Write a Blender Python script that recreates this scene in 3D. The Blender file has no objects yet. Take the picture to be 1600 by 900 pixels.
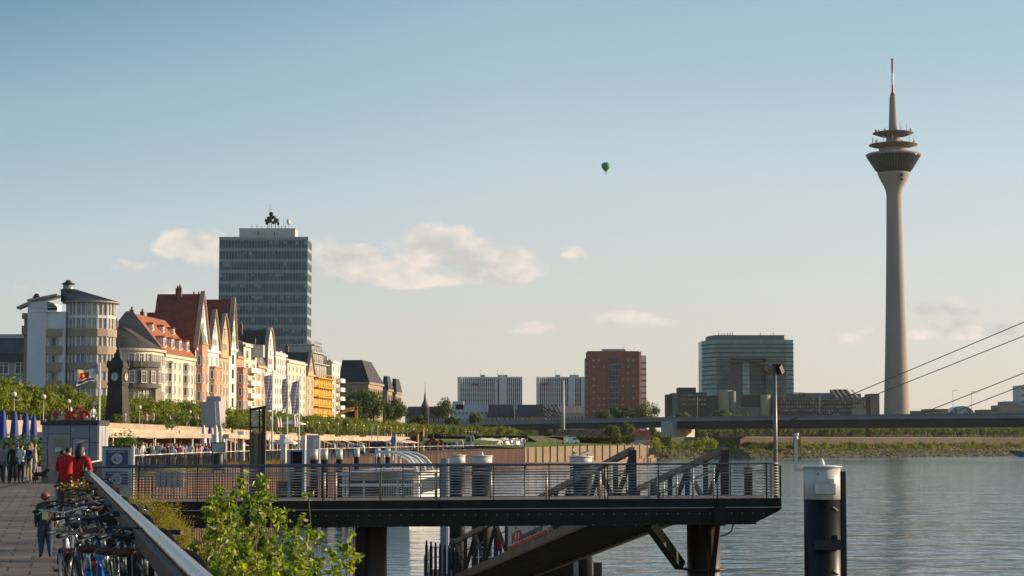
import bpy, bmesh, math, random
from mathutils import Vector, Matrix, noise
R=math.radians; PI=math.pi
F=3260.0; HZ=691.0; CH=1.75
TH=math.atan((HZ-450)/F)
scn=bpy.context.scene
# ---------------- camera
cd=bpy.data.cameras.new('camera'); cam=bpy.data.objects.new('camera',cd); scn.collection.objects.link(cam)
cd.sensor_width=36; cd.lens=F/1600*36; cd.clip_start=0.5; cd.clip_end=60000
cam.location=(0,0,CH); cam.rotation_euler=(PI/2+TH,0,0); scn.camera=cam
cd.dof.use_dof=True; cd.dof.focus_distance=150; cd.dof.aperture_fstop=13.0
# ---------------- sky and sun
SUN_AZ=R(14)      # sun stands to the right, a little beyond the picture plane
SUN_EL=R(15)
sunv=Vector((math.cos(SUN_AZ)*math.cos(SUN_EL),math.sin(SUN_AZ)*math.cos(SUN_EL),math.sin(SUN_EL)))
W=bpy.data.worlds.new('World'); scn.world=W; W.use_nodes=True
nt=W.node_tree; N=nt.nodes; L=nt.links; N.clear()
def nd(t,**k):
    n=N.new(t)
    for a,b in k.items(): setattr(n,a,b)
    return n
def mth(op,a,b=None,c=None,clamp=False):
    n=N.new('ShaderNodeMath'); n.operation=op; n.use_clamp=clamp
    for i,v in enumerate((a,b,c)):
        if v is None: continue
        if isinstance(v,(int,float)): n.inputs[i].default_value=v
        else: L.new(v,n.inputs[i])
    return n.outputs[0]
sky=nd('ShaderNodeTexSky',sky_type='NISHITA'); sky.sun_disc=False
sky.sun_elevation=SUN_EL; sky.sun_rotation=PI/2-SUN_AZ
sky.air_density=1.0; sky.dust_density=1.0; sky.ozone_density=3.0
tc=nd('ShaderNodeTexCoord'); sx=nd('ShaderNodeSeparateXYZ'); L.new(tc.outputs['Generated'],sx.inputs[0])
yy=mth('MAXIMUM',sx.outputs[1],0.05)
u=mth('DIVIDE',sx.outputs[0],yy); v=mth('DIVIDE',sx.outputs[2],yy)
def cn(scale,ou=0,ov=0,detail=7,rough=.58,vs=1.7):
    cb=nd('ShaderNodeCombineXYZ'); L.new(mth('ADD',u,ou),cb.inputs[0]); L.new(mth('MULTIPLY',mth('ADD',v,ov),vs),cb.inputs[1])
    n=nd('ShaderNodeTexNoise'); n.inputs['Scale'].default_value=scale; n.inputs['Detail'].default_value=detail; n.inputs['Roughness'].default_value=rough
    L.new(cb.outputs[0],n.inputs['Vector']); return n.outputs['Fac']
def blob(px,py,rx,ry,amp=1.0,flat=1.0):
    du=mth('DIVIDE',mth('SUBTRACT',u,(px-800)/F),rx/F)
    dv=mth('DIVIDE',mth('SUBTRACT',v,(HZ-py)/F),ry/F)
    dv=mth('MULTIPLY',dv,mth('ADD',1.0,mth('MULTIPLY',mth('LESS_THAN',dv,0.0),flat)))
    d=mth('ADD',mth('MULTIPLY',du,du),mth('MULTIPLY',dv,dv))
    return mth('MULTIPLY',mth('MAXIMUM',mth('SUBTRACT',1.0,d),0.0),amp)
CL=[(685,398,110,56,1.5),(780,424,95,46,1.4),(640,436,100,36,1.2),(545,420,110,52,1.2),(490,402,80,42,.9),(270,388,52,40,1.2),(330,400,70,55,.8),(900,397,30,20,1.1),
    (1010,502,120,20,.75),(830,516,95,20,.65),(1530,482,140,36,.75),(1480,520,150,28,.7),(1300,535,80,18,.5),(265,460,50,22,.6),(40,470,80,35,.5),(210,418,50,20,.55)]
m=None
for b in CL:
    x=blob(*b); m=x if m is None else mth('MAXIMUM',m,x)
n1=cn(30,detail=9,rough=.6); n2=cn(22,detail=5); n3=cn(22,ou=.010,ov=.009,detail=5)
dens=mth('SUBTRACT',mth('ADD',mth('MULTIPLY',m,.62),mth('MULTIPLY',mth('SUBTRACT',n1,.5),2.5)),.20)
dens=mth('MULTIPLY',dens,mth('GREATER_THAN',m,0.0001))
alpha=mth('MULTIPLY',mth('SMOOTHSTEP' if False else 'MULTIPLY',dens,3.4,clamp=True),.93)
alpha=mth('MINIMUM',alpha,mth('MULTIPLY',m,2.2))
sh=mth('ADD',mth('MULTIPLY',mth('SUBTRACT',n2,n3),4.5),.55,clamp=True)
ccol=nd('ShaderNodeMix',data_type='RGBA'); L.new(sh,ccol.inputs[0]); ccol.inputs[6].default_value=(3.75,3.7,3.55,1); ccol.inputs[7].default_value=(5.6,5.0,4.4,1)
# thin evening veil: the sky pales to cream towards the horizon
hs=nd('ShaderNodeHueSaturation'); L.new(sky.outputs[0],hs.inputs['Color']); hs.inputs['Saturation'].default_value=1.0; hs.inputs['Value'].default_value=1.0
zr=nd('ShaderNodeMapRange'); L.new(mth('MULTIPLY',sx.outputs[2],mth('MULTIPLY_ADD',mth('MAXIMUM',mth('MULTIPLY',u,-1.0),0.0),1.5,1.0)),zr.inputs[0]); zr.inputs[2].default_value=.3
K=.12*2**.45
rp=nd('ShaderNodeValToRGB'); L.new(zr.outputs[0],rp.inputs[0])
stops=[(0,(.76,.67,.56)),(.12,(.735,.685,.60)),(.25,(.68,.69,.66)),(.42,(.57,.67,.71)),(.59,(.41,.56,.63)),(.70,(.345,.52,.61)),(.93,(.155,.335,.455))]
while len(rp.color_ramp.elements)<len(stops): rp.color_ramp.elements.new(.5)
for e,(p,c) in zip(rp.color_ramp.elements,stops): e.position=p; e.color=(*c,1)
sc_=nd('ShaderNodeVectorMath',operation='SCALE'); L.new(rp.outputs[0],sc_.inputs[0])
side=mth('MULTIPLY_ADD',u,.2,1.0); side=mth('MINIMUM',mth('MAXIMUM',side,.85),1.2)
L.new(mth('MULTIPLY',side,1/K),sc_.inputs['Scale'])
veil=nd('ShaderNodeMix',data_type='RGBA'); L.new(hs.outputs[0],veil.inputs[6]); L.new(sc_.outputs[0],veil.inputs[7])
vr=nd('ShaderNodeMapRange'); L.new(sx.outputs[2],vr.inputs[0]); vr.inputs[1].default_value=.15; vr.inputs[2].default_value=.6; vr.inputs[3].default_value=.88; vr.inputs[4].default_value=.25
L.new(vr.outputs[0],veil.inputs[0])
mixc=nd('ShaderNodeMix',data_type='RGBA'); L.new(alpha,mixc.inputs[0]); L.new(veil.outputs[2],mixc.inputs[6]); L.new(ccol.outputs[2],mixc.inputs[7])
bg=nd('ShaderNodeBackground'); bg.inputs['Strength'].default_value=0.12; L.new(mixc.outputs[2],bg.inputs[0])
wo=nd('ShaderNodeOutputWorld'); L.new(bg.outputs[0],wo.inputs[0])
sl=bpy.data.lights.new('sun','SUN'); sl.energy=5.0; sl.angle=R(.6); sl.color=(1,.76,.50)
so=bpy.data.objects.new('sun',sl); scn.collection.objects.link(so); so.rotation_euler=(-sunv).to_track_quat('-Z','Y').to_euler()
scn.view_settings.view_transform='Standard'; scn.view_settings.look='None'; scn.view_settings.gamma=1; scn.view_settings.exposure=0.45
scn.view_settings.use_curve_mapping=False
scn.cycles.max_bounces=6; scn.cycles.diffuse_bounces=2; scn.cycles.glossy_bounces=3; scn.cycles.transmission_bounces=3; scn.cycles.volume_bounces=0

# ---------------- mapping helpers: a point of the photograph at a known distance
def Zp(py,Y): return CH+Y*math.tan(TH+math.atan((450-py)/F))
def Xp(px,Y,z=CH): return (px-800)/F*(Y*math.cos(TH)+(z-CH)*math.sin(TH))
def P(px,py,Y):
    z=Zp(py,Y); return Vector((Xp(px,Y,z),Y,z))
# ---------------- materials
MC={}
def mat(name,col,rough=.7,metal=0,var=.12,scale=1.5,bump=0,bscale=8,spec=.5,trans=0,emit=None,coat=0,streak=0):
    if name in MC: return MC[name]
    m=bpy.data.materials.new(name); m.use_nodes=True; t=m.node_tree; b=t.nodes['Principled BSDF']
    b.inputs['Roughness'].default_value=rough; b.inputs['Metallic'].default_value=metal
    b.inputs['Specular IOR Level'].default_value=spec; b.inputs['Coat Weight'].default_value=coat
    c=(*col,1); b.inputs['Base Color'].default_value=c
    if var or bump:
        tx=t.nodes.new('ShaderNodeTexCoord'); mp=t.nodes.new('ShaderNodeMapping'); t.links.new(tx.outputs['Object'],mp.inputs[0])
        if streak: mp.inputs['Scale'].default_value=(1,1,.15)
    if var:
        n=t.nodes.new('ShaderNodeTexNoise'); n.inputs['Scale'].default_value=scale; n.inputs['Detail'].default_value=6; n.inputs['Roughness'].default_value=.65
        t.links.new(mp.outputs[0],n.inputs['Vector'])
        r=t.nodes.new('ShaderNodeMapRange'); r.inputs[1].default_value=.3; r.inputs[2].default_value=.7; r.inputs[3].default_value=1-var*1.6; r.inputs[4].default_value=1+var
        t.links.new(n.outputs['Fac'],r.inputs[0])
        x=t.nodes.new('ShaderNodeVectorMath'); x.operation='SCALE'; x.inputs[0].default_value=col; t.links.new(r.outputs[0],x.inputs['Scale'])
        t.links.new(x.outputs[0],b.inputs['Base Color'])
        r2=t.nodes.new('ShaderNodeMapRange'); r2.inputs[3].default_value=max(.02,rough-.12); r2.inputs[4].default_value=min(1,rough+.12)
        t.links.new(n.outputs['Fac'],r2.inputs[0]); t.links.new(r2.outputs[0],b.inputs['Roughness'])
    if bump:
        n2=t.nodes.new('ShaderNodeTexNoise'); n2.inputs['Scale'].default_value=bscale; n2.inputs['Detail'].default_value=4; t.links.new(mp.outputs[0],n2.inputs['Vector'])
        bp=t.nodes.new('ShaderNodeBump'); bp.inputs['Strength'].default_value=bump; bp.inputs['Distance'].default_value=.05; t.links.new(n2.outputs['Fac'],bp.inputs['Height']); t.links.new(bp.outputs[0],b.inputs['Normal'])
    if trans:
        tr=t.nodes.new('ShaderNodeBsdfTranslucent'); mx=t.nodes.new('ShaderNodeMixShader'); mx.inputs[0].default_value=trans
        if var: 
            y=t.nodes.new('ShaderNodeVectorMath'); y.operation='MULTIPLY'; y.inputs[1].default_value=(1.9,1.6,.5); t.links.new(x.outputs[0],y.inputs[0]); t.links.new(y.outputs[0],tr.inputs[0])
        else: tr.inputs[0].default_value=c
        out=t.nodes['Material Output']; t.links.new(b.outputs[0],mx.inputs[1]); t.links.new(tr.outputs[0],mx.inputs[2]); t.links.new(mx.outputs[0],out.inputs[0])
    if emit:
        b.inputs['Emission Color'].default_value=(*emit[:3],1); b.inputs['Emission Strength'].default_value=emit[3]
    MC[name]=m; return m
def foliage(name,c1,c2,trans=.35,scale=.6,fine=9):
    if name in MC: return MC[name]
    m=bpy.data.materials.new(name); m.use_nodes=True; t=m.node_tree; b=t.nodes['Principled BSDF']; b.inputs['Roughness'].default_value=.55; b.inputs['Specular IOR Level'].default_value=.3
    g=t.nodes.new('ShaderNodeNewGeometry'); n=t.nodes.new('ShaderNodeTexNoise'); n.inputs['Scale'].default_value=scale; n.inputs['Detail'].default_value=3
    t.links.new(g.outputs['Position'],n.inputs['Vector'])
    ad=t.nodes.new('ShaderNodeMath'); ad.operation='ADD'; t.links.new(n.outputs['Fac'],ad.inputs[0])
    rp=t.nodes.new('ShaderNodeMath'); rp.operation='MULTIPLY_ADD'; rp.inputs[1].default_value=.7; rp.inputs[2].default_value=-.35; t.links.new(g.outputs['Random Per Island'],rp.inputs[0]); t.links.new(rp.outputs[0],ad.inputs[1])
    r=t.nodes.new('ShaderNodeMapRange'); r.inputs[1].default_value=.25; r.inputs[2].default_value=.75; t.links.new(ad.outputs[0],r.inputs[0])
    mx=t.nodes.new('ShaderNodeMix'); mx.data_type='RGBA'; t.links.new(r.outputs[0],mx.inputs[0]); mx.inputs[6].default_value=(*c1,1); mx.inputs[7].default_value=(*c2,1)
    t.links.new(mx.outputs[2],b.inputs['Base Color'])
    tr=t.nodes.new('ShaderNodeBsdfTranslucent'); y=t.nodes.new('ShaderNodeVectorMath'); y.operation='MULTIPLY'; y.inputs[1].default_value=(2.0,1.9,.5); t.links.new(mx.outputs[2],y.inputs[0]); t.links.new(y.outputs[0],tr.inputs[0])
    s=t.nodes.new('ShaderNodeMixShader'); s.inputs[0].default_value=trans; t.links.new(b.outputs[0],s.inputs[1]); t.links.new(tr.outputs[0],s.inputs[2]); t.links.new(s.outputs[0],t.nodes['Material Output'].inputs[0])
    MC[name]=m; return m
M_glass=mat('window_glass',(.03,.035,.04),.08,0,.3,.5,spec=.8)
M_glassT=mat('tower_glass',(.06,.135,.155),.16,0,.45,.25,spec=.45)
M_white=mat('white_paint',(.76,.74,.69),.45,0,.08,2)
M_dark=mat('dark_metal',(.035,.036,.04),.5,.3,.2,3)
M_steel=mat('galvanised_steel',(.42,.43,.44),.38,.7,.12,4)
M_stain=mat('stainless_steel',(.62,.61,.6),.2,1,.1,5)
M_black=mat('black_rubber',(.012,.012,.013),.55,0,.15,5)
M_red=mat('red_paint',(.55,.012,.012),.45,0,.1,3)
# ---------------- mesh builder
class MB:
    def __init__(s): s.v=[]; s.f=[]; s.m=[]; s.sm=[]
    def add(s,vs,fs,mi=0,sm=False):
        o=len(s.v); s.v+= [tuple(p) for p in vs]
        for f in fs: s.f.append([i+o for i in f]); s.m.append(mi); s.sm.append(sm)
        return s
    def box(s,x0,x1,y0,y1,z0,z1,mi=0,M=None):
        vs=[Vector((x,y,z)) for z in (z0,z1) for y in (y0,y1) for x in (x0,x1)]
        if M is not None: vs=[M@p for p in vs]
        return s.add(vs,[(0,2,3,1),(4,5,7,6),(0,1,5,4),(2,6,7,3),(0,4,6,2),(1,3,7,5)],mi)
    def beam(s,a,b,w,h=None,mi=0,up=(0,0,1)):
        a=Vector(a);b=Vector(b);h=h or w;d=(b-a);l=d.length
        if l<1e-6: return s
        d/=l;u=Vector(up)
        if abs(d.dot(u))>.99:u=Vector((1,0,0))
        r=d.cross(u).normalized();u=r.cross(d)
        vs=[q+r*i*w/2+u*j*h/2 for q in(a,b) for i,j in((-1,-1),(1,-1),(1,1),(-1,1))]
        return s.add(vs,[(3,2,1,0),(4,5,6,7),(0,1,5,4),(1,2,6,5),(2,3,7,6),(3,0,4,7)],mi)
    def tube(s,pts,rad,n=8,mi=0,cap=True):
        pts=[Vector(p) for p in pts]; rs=rad if isinstance(rad,(list,tuple)) else [rad]*len(pts)
        o=[];prev=None
        for i,p in enumerate(pts):
            d=(pts[min(i+1,len(pts)-1)]-pts[max(i-1,0)]).normalized()
            if prev is None:
                a=Vector((0,0,1)) if abs(d.z)<.9 else Vector((1,0,0)); r=d.cross(a).normalized()
            else:
                r=(prev-d*prev.dot(d)); r=r.normalized() if r.length>1e-6 else d.orthogonal().normalized()
            prev=r;q=d.cross(r)
            o+=[p+(r*math.cos(2*PI*k/n)+q*math.sin(2*PI*k/n))*rs[i] for k in range(n)]
        fs=[(i*n+k,i*n+(k+1)%n,(i+1)*n+(k+1)%n,(i+1)*n+k) for i in range(len(pts)-1) for k in range(n)]
        base=len(s.v); s.add(o,fs,mi,True)
        if cap: 
            s.f.append([base+k for k in range(n)][::-1]);s.m.append(mi);s.sm.append(False)
            s.f.append([base+(len(pts)-1)*n+k for k in range(n)]);s.m.append(mi);s.sm.append(False)
        return s
    def lathe(s,prof,n=24,mi=0,c=(0,0,0),sm=True,mis=None):
        vs=[(c[0]+r*math.cos(2*PI*k/n),c[1]+r*math.sin(2*PI*k/n),c[2]+z) for r,z in prof for k in range(n)]
        for i in range(len(prof)-1):
            pass
        base=len(s.v); s.v+=vs
        for i in range(len(prof)-1):
            for k in range(n):
                s.f.append([base+i*n+k,base+i*n+(k+1)%n,base+(i+1)*n+(k+1)%n,base+(i+1)*n+k]); s.m.append(mis[i] if mis else mi); s.sm.append(sm)
        s.f.append([base+k for k in range(n)][::-1]);s.m.append(mis[0] if mis else mi);s.sm.append(False)
        s.f.append([base+(len(prof)-1)*n+k for k in range(n)]);s.m.append(mis[-1] if mis else mi);s.sm.append(False)
        return s
    def prism(s,poly,ax,a,b,mi=0):
        # poly in 2d; ax='y': points are (x,z) extruded y a->b ; 'x': (y,z) ; 'z': (x,y)
        n=len(poly)
        def q(p,t): return {'y':(p[0],t,p[1]),'x':(t,p[0],p[1]),'z':(p[0],p[1],t)}[ax]
        vs=[q(p,a) for p in poly]+[q(p,b) for p in poly]
        return s.add(vs,[tuple(range(n))[::-1],tuple(range(n,2*n))]+[(i,(i+1)%n,n+(i+1)%n,n+i) for i in range(n)],mi)
    def sphere(s,c,r,n=12,mi=0,sz=1):
        pr=[(max(r*math.sin(PI*i/(n//2+2)),.001),-r*sz*math.cos(PI*i/(n//2+2))) for i in range(n//2+3)]
        return s.lathe(pr,n,mi,c)
    def mesh(s,name,mats):
        me=bpy.data.meshes.new(name); me.from_pydata(s.v,[],s.f)
        for m in (mats if isinstance(mats,(list,tuple)) else [mats]): me.materials.append(m)
        me.polygons.foreach_set('material_index',s.m); me.polygons.foreach_set('use_smooth',s.sm)
        bm=bmesh.new(); bm.from_mesh(me); bmesh.ops.recalc_face_normals(bm,faces=bm.faces); bm.to_mesh(me); bm.free(); me.update(); return me
    def build(s,name,mats,parent=None,loc=None,rz=0,raw=False):
        if raw:
            me=bpy.data.meshes.new(name); me.from_pydata(s.v,[],s.f)
            for m in (mats if isinstance(mats,(list,tuple)) else [mats]): me.materials.append(m)
            me.polygons.foreach_set('material_index',s.m); me.polygons.foreach_set('use_smooth',s.sm); me.update()
        else: me=s.mesh(name,mats)
        return link(name,me,parent,loc,rz)
def link(name,me,parent=None,loc=None,rz=0):
    o=bpy.data.objects.new(name,me); scn.collection.objects.link(o); o.parent=parent
    if loc is not None: o.location=loc
    if rz: o.rotation_euler=(0,0,rz)
    return o
def tag(o,label,cat,group=None,kind=None):
    if label: o['label']=label
    if cat: o['category']=cat
    if group: o['group']=group
    if kind: o['kind']=kind
    return o
def empty(name,loc,label,cat,group=None,rz=0):
    o=bpy.data.objects.new(name,None); scn.collection.objects.link(o); o.location=loc; o.rotation_euler=(0,0,rz); return tag(o,label,cat,group)
KIDS={}
def copy_tree(o,parent=None):
    c=o.copy(); scn.collection.objects.link(c); c.parent=parent
    for ch in o.children: copy_tree(ch,c)
    return c
def struct(o): o['kind']='structure'; return o
def text_mesh(name,s,size,mat_,parent,loc,rot=(PI/2,0,0),ext=.01,bold=0,sx_=1,shear=0):
    cu=bpy.data.curves.new(name,'FONT'); cu.body=s; cu.size=size; cu.extrude=ext; cu.offset=bold; cu.shear=shear; cu.resolution_u=4
    t=bpy.data.objects.new(name,cu); scn.collection.objects.link(t)
    dg=bpy.context.evaluated_depsgraph_get(); me=bpy.data.meshes.new_from_object(t.evaluated_get(dg)); bpy.data.objects.remove(t); bpy.data.curves.remove(cu)
    me.materials.clear(); me.materials.append(mat_); o=link(name,me,parent,loc); o.rotation_euler=rot; o.scale=(sx_,1,1); return o
rnd=random.Random(7)
def interp(pl,Y):
    for (y0,x0),(y1,x1) in zip(pl,pl[1:]):
        if Y<=y1: return x0+(x1-x0)*(Y-y0)/(y1-y0)
    (y0,x0),(y1,x1)=pl[-2:]; return x0+(x1-x0)*(Y-y0)/(y1-y0)
# ================= the setting
WZ=-5.2
BANK=[(-6,2.05),(0,.74),(10.1,-1.46),(57,-11.7),(100,-18.1),(135,-19.5),(190,-19.3),(240,-17.5),(300,-14.5),(356,-11.5),(500,-3),(560,3),(600,12),(650,24),(700,37),(781,53),(880,110),(1079,265),(1300,500),(2200,1700)]
UPPER=[(-6,-60),(90,-42),(130,-36),(150,-31),(180,-30),(250,-32),(342,-35),(420,-35),(513,-30),(603,-29),(690,-22),(750,-8),(800,20),(850,60)]
LAMP=[(150,-40),(180,-44),(200,-46.5),(230,-48),(260,-47.3),(300,-46),(340,-45.5),(447,-43.9),(513,-38.5),(603,-36.8),(749,-30),(770,-24.6),(790,-16),(815,-6),(900,30)]
bx=lambda Y:interp(BANK,Y); ux=lambda Y:interp(UPPER,Y); lx=lambda Y:interp(LAMP,Y)
# water
def water_mat():
    m=bpy.data.materials.new('river_water'); m.use_nodes=True; t=m.node_tree; b=t.nodes['Principled BSDF']
    b.inputs['Base Color'].default_value=(.10,.15,.155,1); b.inputs['Roughness'].default_value=.06; b.inputs['IOR'].default_value=1.33
    g=t.nodes.new('ShaderNodeNewGeometry'); prev=None
    for sc,st,dist,rz in ((.10,(.5,1,1),.75,-.14),(.42,(.38,1,1),.40,-.26),(1.3,(.4,1,1),.10,-.1)):
        mp=t.nodes.new('ShaderNodeMapping'); mp.inputs['Scale'].default_value=st; mp.inputs['Rotation'].default_value=(0,0,rz+.2); t.links.new(g.outputs['Position'],mp.inputs[0])
        n=t.nodes.new('ShaderNodeTexNoise'); n.inputs['Scale'].default_value=sc; n.inputs['Detail'].default_value=2.5; n.inputs['Roughness'].default_value=.55; n.inputs['Distortion'].default_value=.6; t.links.new(mp.outputs[0],n.inputs['Vector'])
        bp=t.nodes.new('ShaderNodeBump'); bp.inputs['Strength'].default_value=1; bp.inputs['Distance'].default_value=dist; t.links.new(n.outputs['Fac'],bp.inputs['Height'])
        if prev: t.links.new(prev.outputs[0],bp.inputs['Normal'])
        prev=bp
    t.links.new(prev.outputs[0],b.inputs['Normal']); return m
M_water=water_mat()
mb=MB(); mb.add([(-6000,-200,WZ),(9000,-200,WZ),(9000,16000,WZ),(-6000,16000,WZ)],[(0,1,2,3)]); struct(mb.build('river_water',M_water))
# grounds
M_pave=mat('stone_paving',(.20,.165,.13),.8,0,.3,.6,.5,9)
M_asph=mat('upper_paving',(.22,.19,.16),.85,0,.2,.3,spec=.1)
M_grass=mat('grass',(.14,.20,.03),.95,0,.35,.25,spec=.05)
M_wall=mat('quay_stone',(.26,.20,.15),.85,0,.3,.5,.4,3)
M_tan=mat('tan_concrete',(.21,.15,.09),.85,0,.25,.4)
M_rust=mat('rusty_piling',(.17,.09,.055),.8,0,.5,.8,.3,5,streak=1)
M_bankm=mat('stony_bank',(.15,.12,.08),.95,0,.45,.35,1,1.5)
def paving_mat():
    m=bpy.data.materials.new('promenade_paving'); m.use_nodes=True; t=m.node_tree; b=t.nodes['Principled BSDF']; b.inputs['Roughness'].default_value=.72
    g=t.nodes.new('ShaderNodeNewGeometry'); mp=t.nodes.new('ShaderNodeMapping'); mp.inputs['Rotation'].default_value=(0,0,-.215); t.links.new(g.outputs['Position'],mp.inputs[0])
    br=t.nodes.new('ShaderNodeTexBrick'); br.offset=.5; br.inputs['Scale'].default_value=1; br.inputs['Brick Width'].default_value=.62; br.inputs['Row Height'].default_value=.95; br.inputs['Mortar Size'].default_value=.022; br.inputs['Mortar Smooth'].default_value=.3
    br.inputs['Color1'].default_value=(.215,.155,.11,1); br.inputs['Color2'].default_value=(.13,.095,.07,1); br.inputs['Mortar'].default_value=(.045,.035,.03,1); t.links.new(mp.outputs[0],br.inputs[0])
    n=t.nodes.new('ShaderNodeTexNoise'); n.inputs['Scale'].default_value=.7; n.inputs['Detail'].default_value=8; t.links.new(g.outputs['Position'],n.inputs['Vector'])
    r=t.nodes.new('ShaderNodeMapRange'); r.inputs[1].default_value=.3; r.inputs[2].default_value=.7; r.inputs[3].default_value=.6; r.inputs[4].default_value=1.25; t.links.new(n.outputs['Fac'],r.inputs[0])
    x=t.nodes.new('ShaderNodeVectorMath'); x.operation='SCALE'; t.links.new(br.outputs[0],x.inputs[0]); t.links.new(r.outputs[0],x.inputs['Scale']); t.links.new(x.outputs[0],b.inputs['Base Color'])
    bp=t.nodes.new('ShaderNodeBump'); bp.inputs['Strength'].default_value=.7; bp.inputs['Distance'].default_value=.02; t.links.new(br.outputs['Fac'],bp.inputs['Height']); bp.invert=True
    t.links.new(bp.outputs[0],b.inputs['Normal']); return m
M_prom=paving_mat()
def strip(name,m,fL,fR,zL,zR,Ys,sub=1):
    mb=MB(); vs=[];fs=[]
    for Y in Ys:
        for k in range(sub+1):
            t=k/sub; vs.append((fL(Y)*(1-t)+fR(Y)*t,Y,zL(Y)*(1-t)+zR(Y)*t))
    w=sub+1
    for i in range(len(Ys)-1):
        for k in range(sub): fs.append((i*w+k,i*w+k+1,(i+1)*w+k+1,(i+1)*w+k))
    mb.add(vs,fs); return struct(mb.build(name,m))
Y1=sorted(set([-6,0,10,57,90,100,130,135,150,180,190,240,250,300,342,356,420,500,513,560]))
strip('promenade',M_prom,lambda Y:ux(Y)-.5,lambda Y:bx(Y)-.02,lambda Y:0,lambda Y:0,Y1)
Y2=[560,600,650,690,700,745]
zb=lambda Y:0 if Y<=560 else min(.65,(Y-560)*.01)
strip('meadow',M_grass,lambda Y:ux(Y)-.5,lambda Y:bx(Y)-.02,lambda Y:2.8,zb,Y2,8)
# upper terrace ground: a sheet far to the left and to the horizon
mb=MB(); Y3=[-6,90,130,150,180,250,342,420,513,603,690,750,800,850]
vs=[];fs=[]
for Y in Y3: vs+=[(-4000,Y,2.8),(ux(Y),Y,2.8),(ux(Y),Y,-.1)]
for i in range(len(Y3)-1): fs+=[(3*i,3*i+1,3*i+4,3*i+3)]
mb.add(vs,fs); struct(mb.build('upper_promenade_ground',M_asph))
# far land beyond the right bank
poly=[(ux(850),850),(60,850)]
mb=MB(); pts=[(Y,bx(Y)) for Y in (781,830,880,980,1079,1190,1300,1700,2200)]
def off(Y,d):
    e=5; a=Vector((bx(Y+e)-bx(Y-e),2*e)).normalized(); n=Vector((-a.y,a.x)); return Vector((bx(Y),Y))+n*d
OFFS=[(0,WZ-.6),(5,WZ+.9),(11,-2.2),(18,-.6),(26,.5),(26.9,.6),(33,3.92)]
rows=[]
YB=[700,740,781,830,880,930,980,1030,1079,1130,1190,1300,1500,1800,2200]
for Y in YB:
    rows.append([(off(Y,d).x,off(Y,d).y,z+noise.noise(Vector((Y*.05,d,0)))*.3) for d,z in OFFS])
vs=[p for r in rows for p in r]; w=len(OFFS)
mb.add(vs,[(i*w+k,(i+1)*w+k,(i+1)*w+k+1,i*w+k+1) for i in range(len(rows)-1) for k in range(w-1)]); 
struct(mb.build('riverbank_slope',[mat('bank_grass',(.075,.08,.025),.95,0,.5,.15,1,1.5)]))
mb=MB(); far=[off(Y,32.8) for Y in YB]
vs=[(p.x,p.y,3.9) for p in far]+[(-1500+p.x*1.2 if i==0 else p.x-1200,p.y+3500,3.9) for i,p in enumerate(far)]
n=len(far); mb.add(vs,[(i,i+1,n+i+1,n+i) for i in range(n-1)]); 
mb.add([(-4000,840,2.79),(ux(850)+1,840,2.79),(far[0].x,far[0].y+20,3.88),(far[0].x-1500,4300,3.88),(-4000,4300,2.79)],[(0,1,2,3,4)])
mb.add([(-8000,4200,3.7),(9000,4200,3.7),(9000,16000,3.7),(-8000,16000,3.7)],[(0,1,2,3)])
struct(mb.build('far_ground',mat('far_ground',(.10,.11,.06),.95,0,.3,.02)))
# embankment wall on the right bank
mb=MB()
for i in range(len(YB)-2):
    a,b=off(YB[i],26),off(YB[i+1],26)
    if YB[i]<870: continue
    mb.beam((a.x,a.y,2.1),(b.x,b.y,2.1),1.2,3.7); mb.beam((a.x,a.y,4.05),(b.x,b.y,4.05),1.5,.25,1)
tag(mb.build('embankment_wall',[mat('embankment_stone',(.085,.062,.04),.9,0,.3,.1,.4,.6),M_wall]),'long brown stone embankment wall along the far riverbank under the bridge','wall')
# near quay wall and sheet piling
mb=MB()
for a,b in zip(BANK[0:4],BANK[1:4]): mb.beam((a[1]-.3,a[0],-3.05),(b[1]-.3,b[0],-3.05),.6,6.08)
tag(mb.build('quay_wall',M_wall),'brown stone quay wall under the long steel handrail','wall')
def piling(y0,y1,name,label,m,per=1.3,amp=.45,z0=WZ-.5,z1=lambda Y:.03):
    mb=MB(); pts=[]; Y=y0; s=0; k=0; vs=[];fs=[]
    pat=[(0,0),(.35,0),(.5,1),(.85,1)]
    while Y<y1:
        for t,o in pat:
            yy_=Y+t*per; pts.append((bx(yy_)+.05-o*amp+amp*.2,yy_))
        Y+=per
    for x,y in pts: vs+=[(x,y,z0),(x,y,z1(y)),(x-1.2,y,z1(y))]
    fs=[]
    for i in range(len(pts)-1): fs+=[(3*i,3*i+1,3*i+4,3*i+3),(3*i+1,3*i+2,3*i+5,3*i+4)]
    mb.add(vs,fs); return tag(mb.build(name,m),label,'wall')
piling(57,300,'sheet_piling','rusty corrugated sheet piling below the promenade fence behind the jetty',M_rust)
piling(300,560,'sheet_piling','tall rusty corrugated sheet piling right of the moored glass-roofed boat',M_rust,2.6,1.0,z1=lambda Y:.03+.0*(Y))
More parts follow.
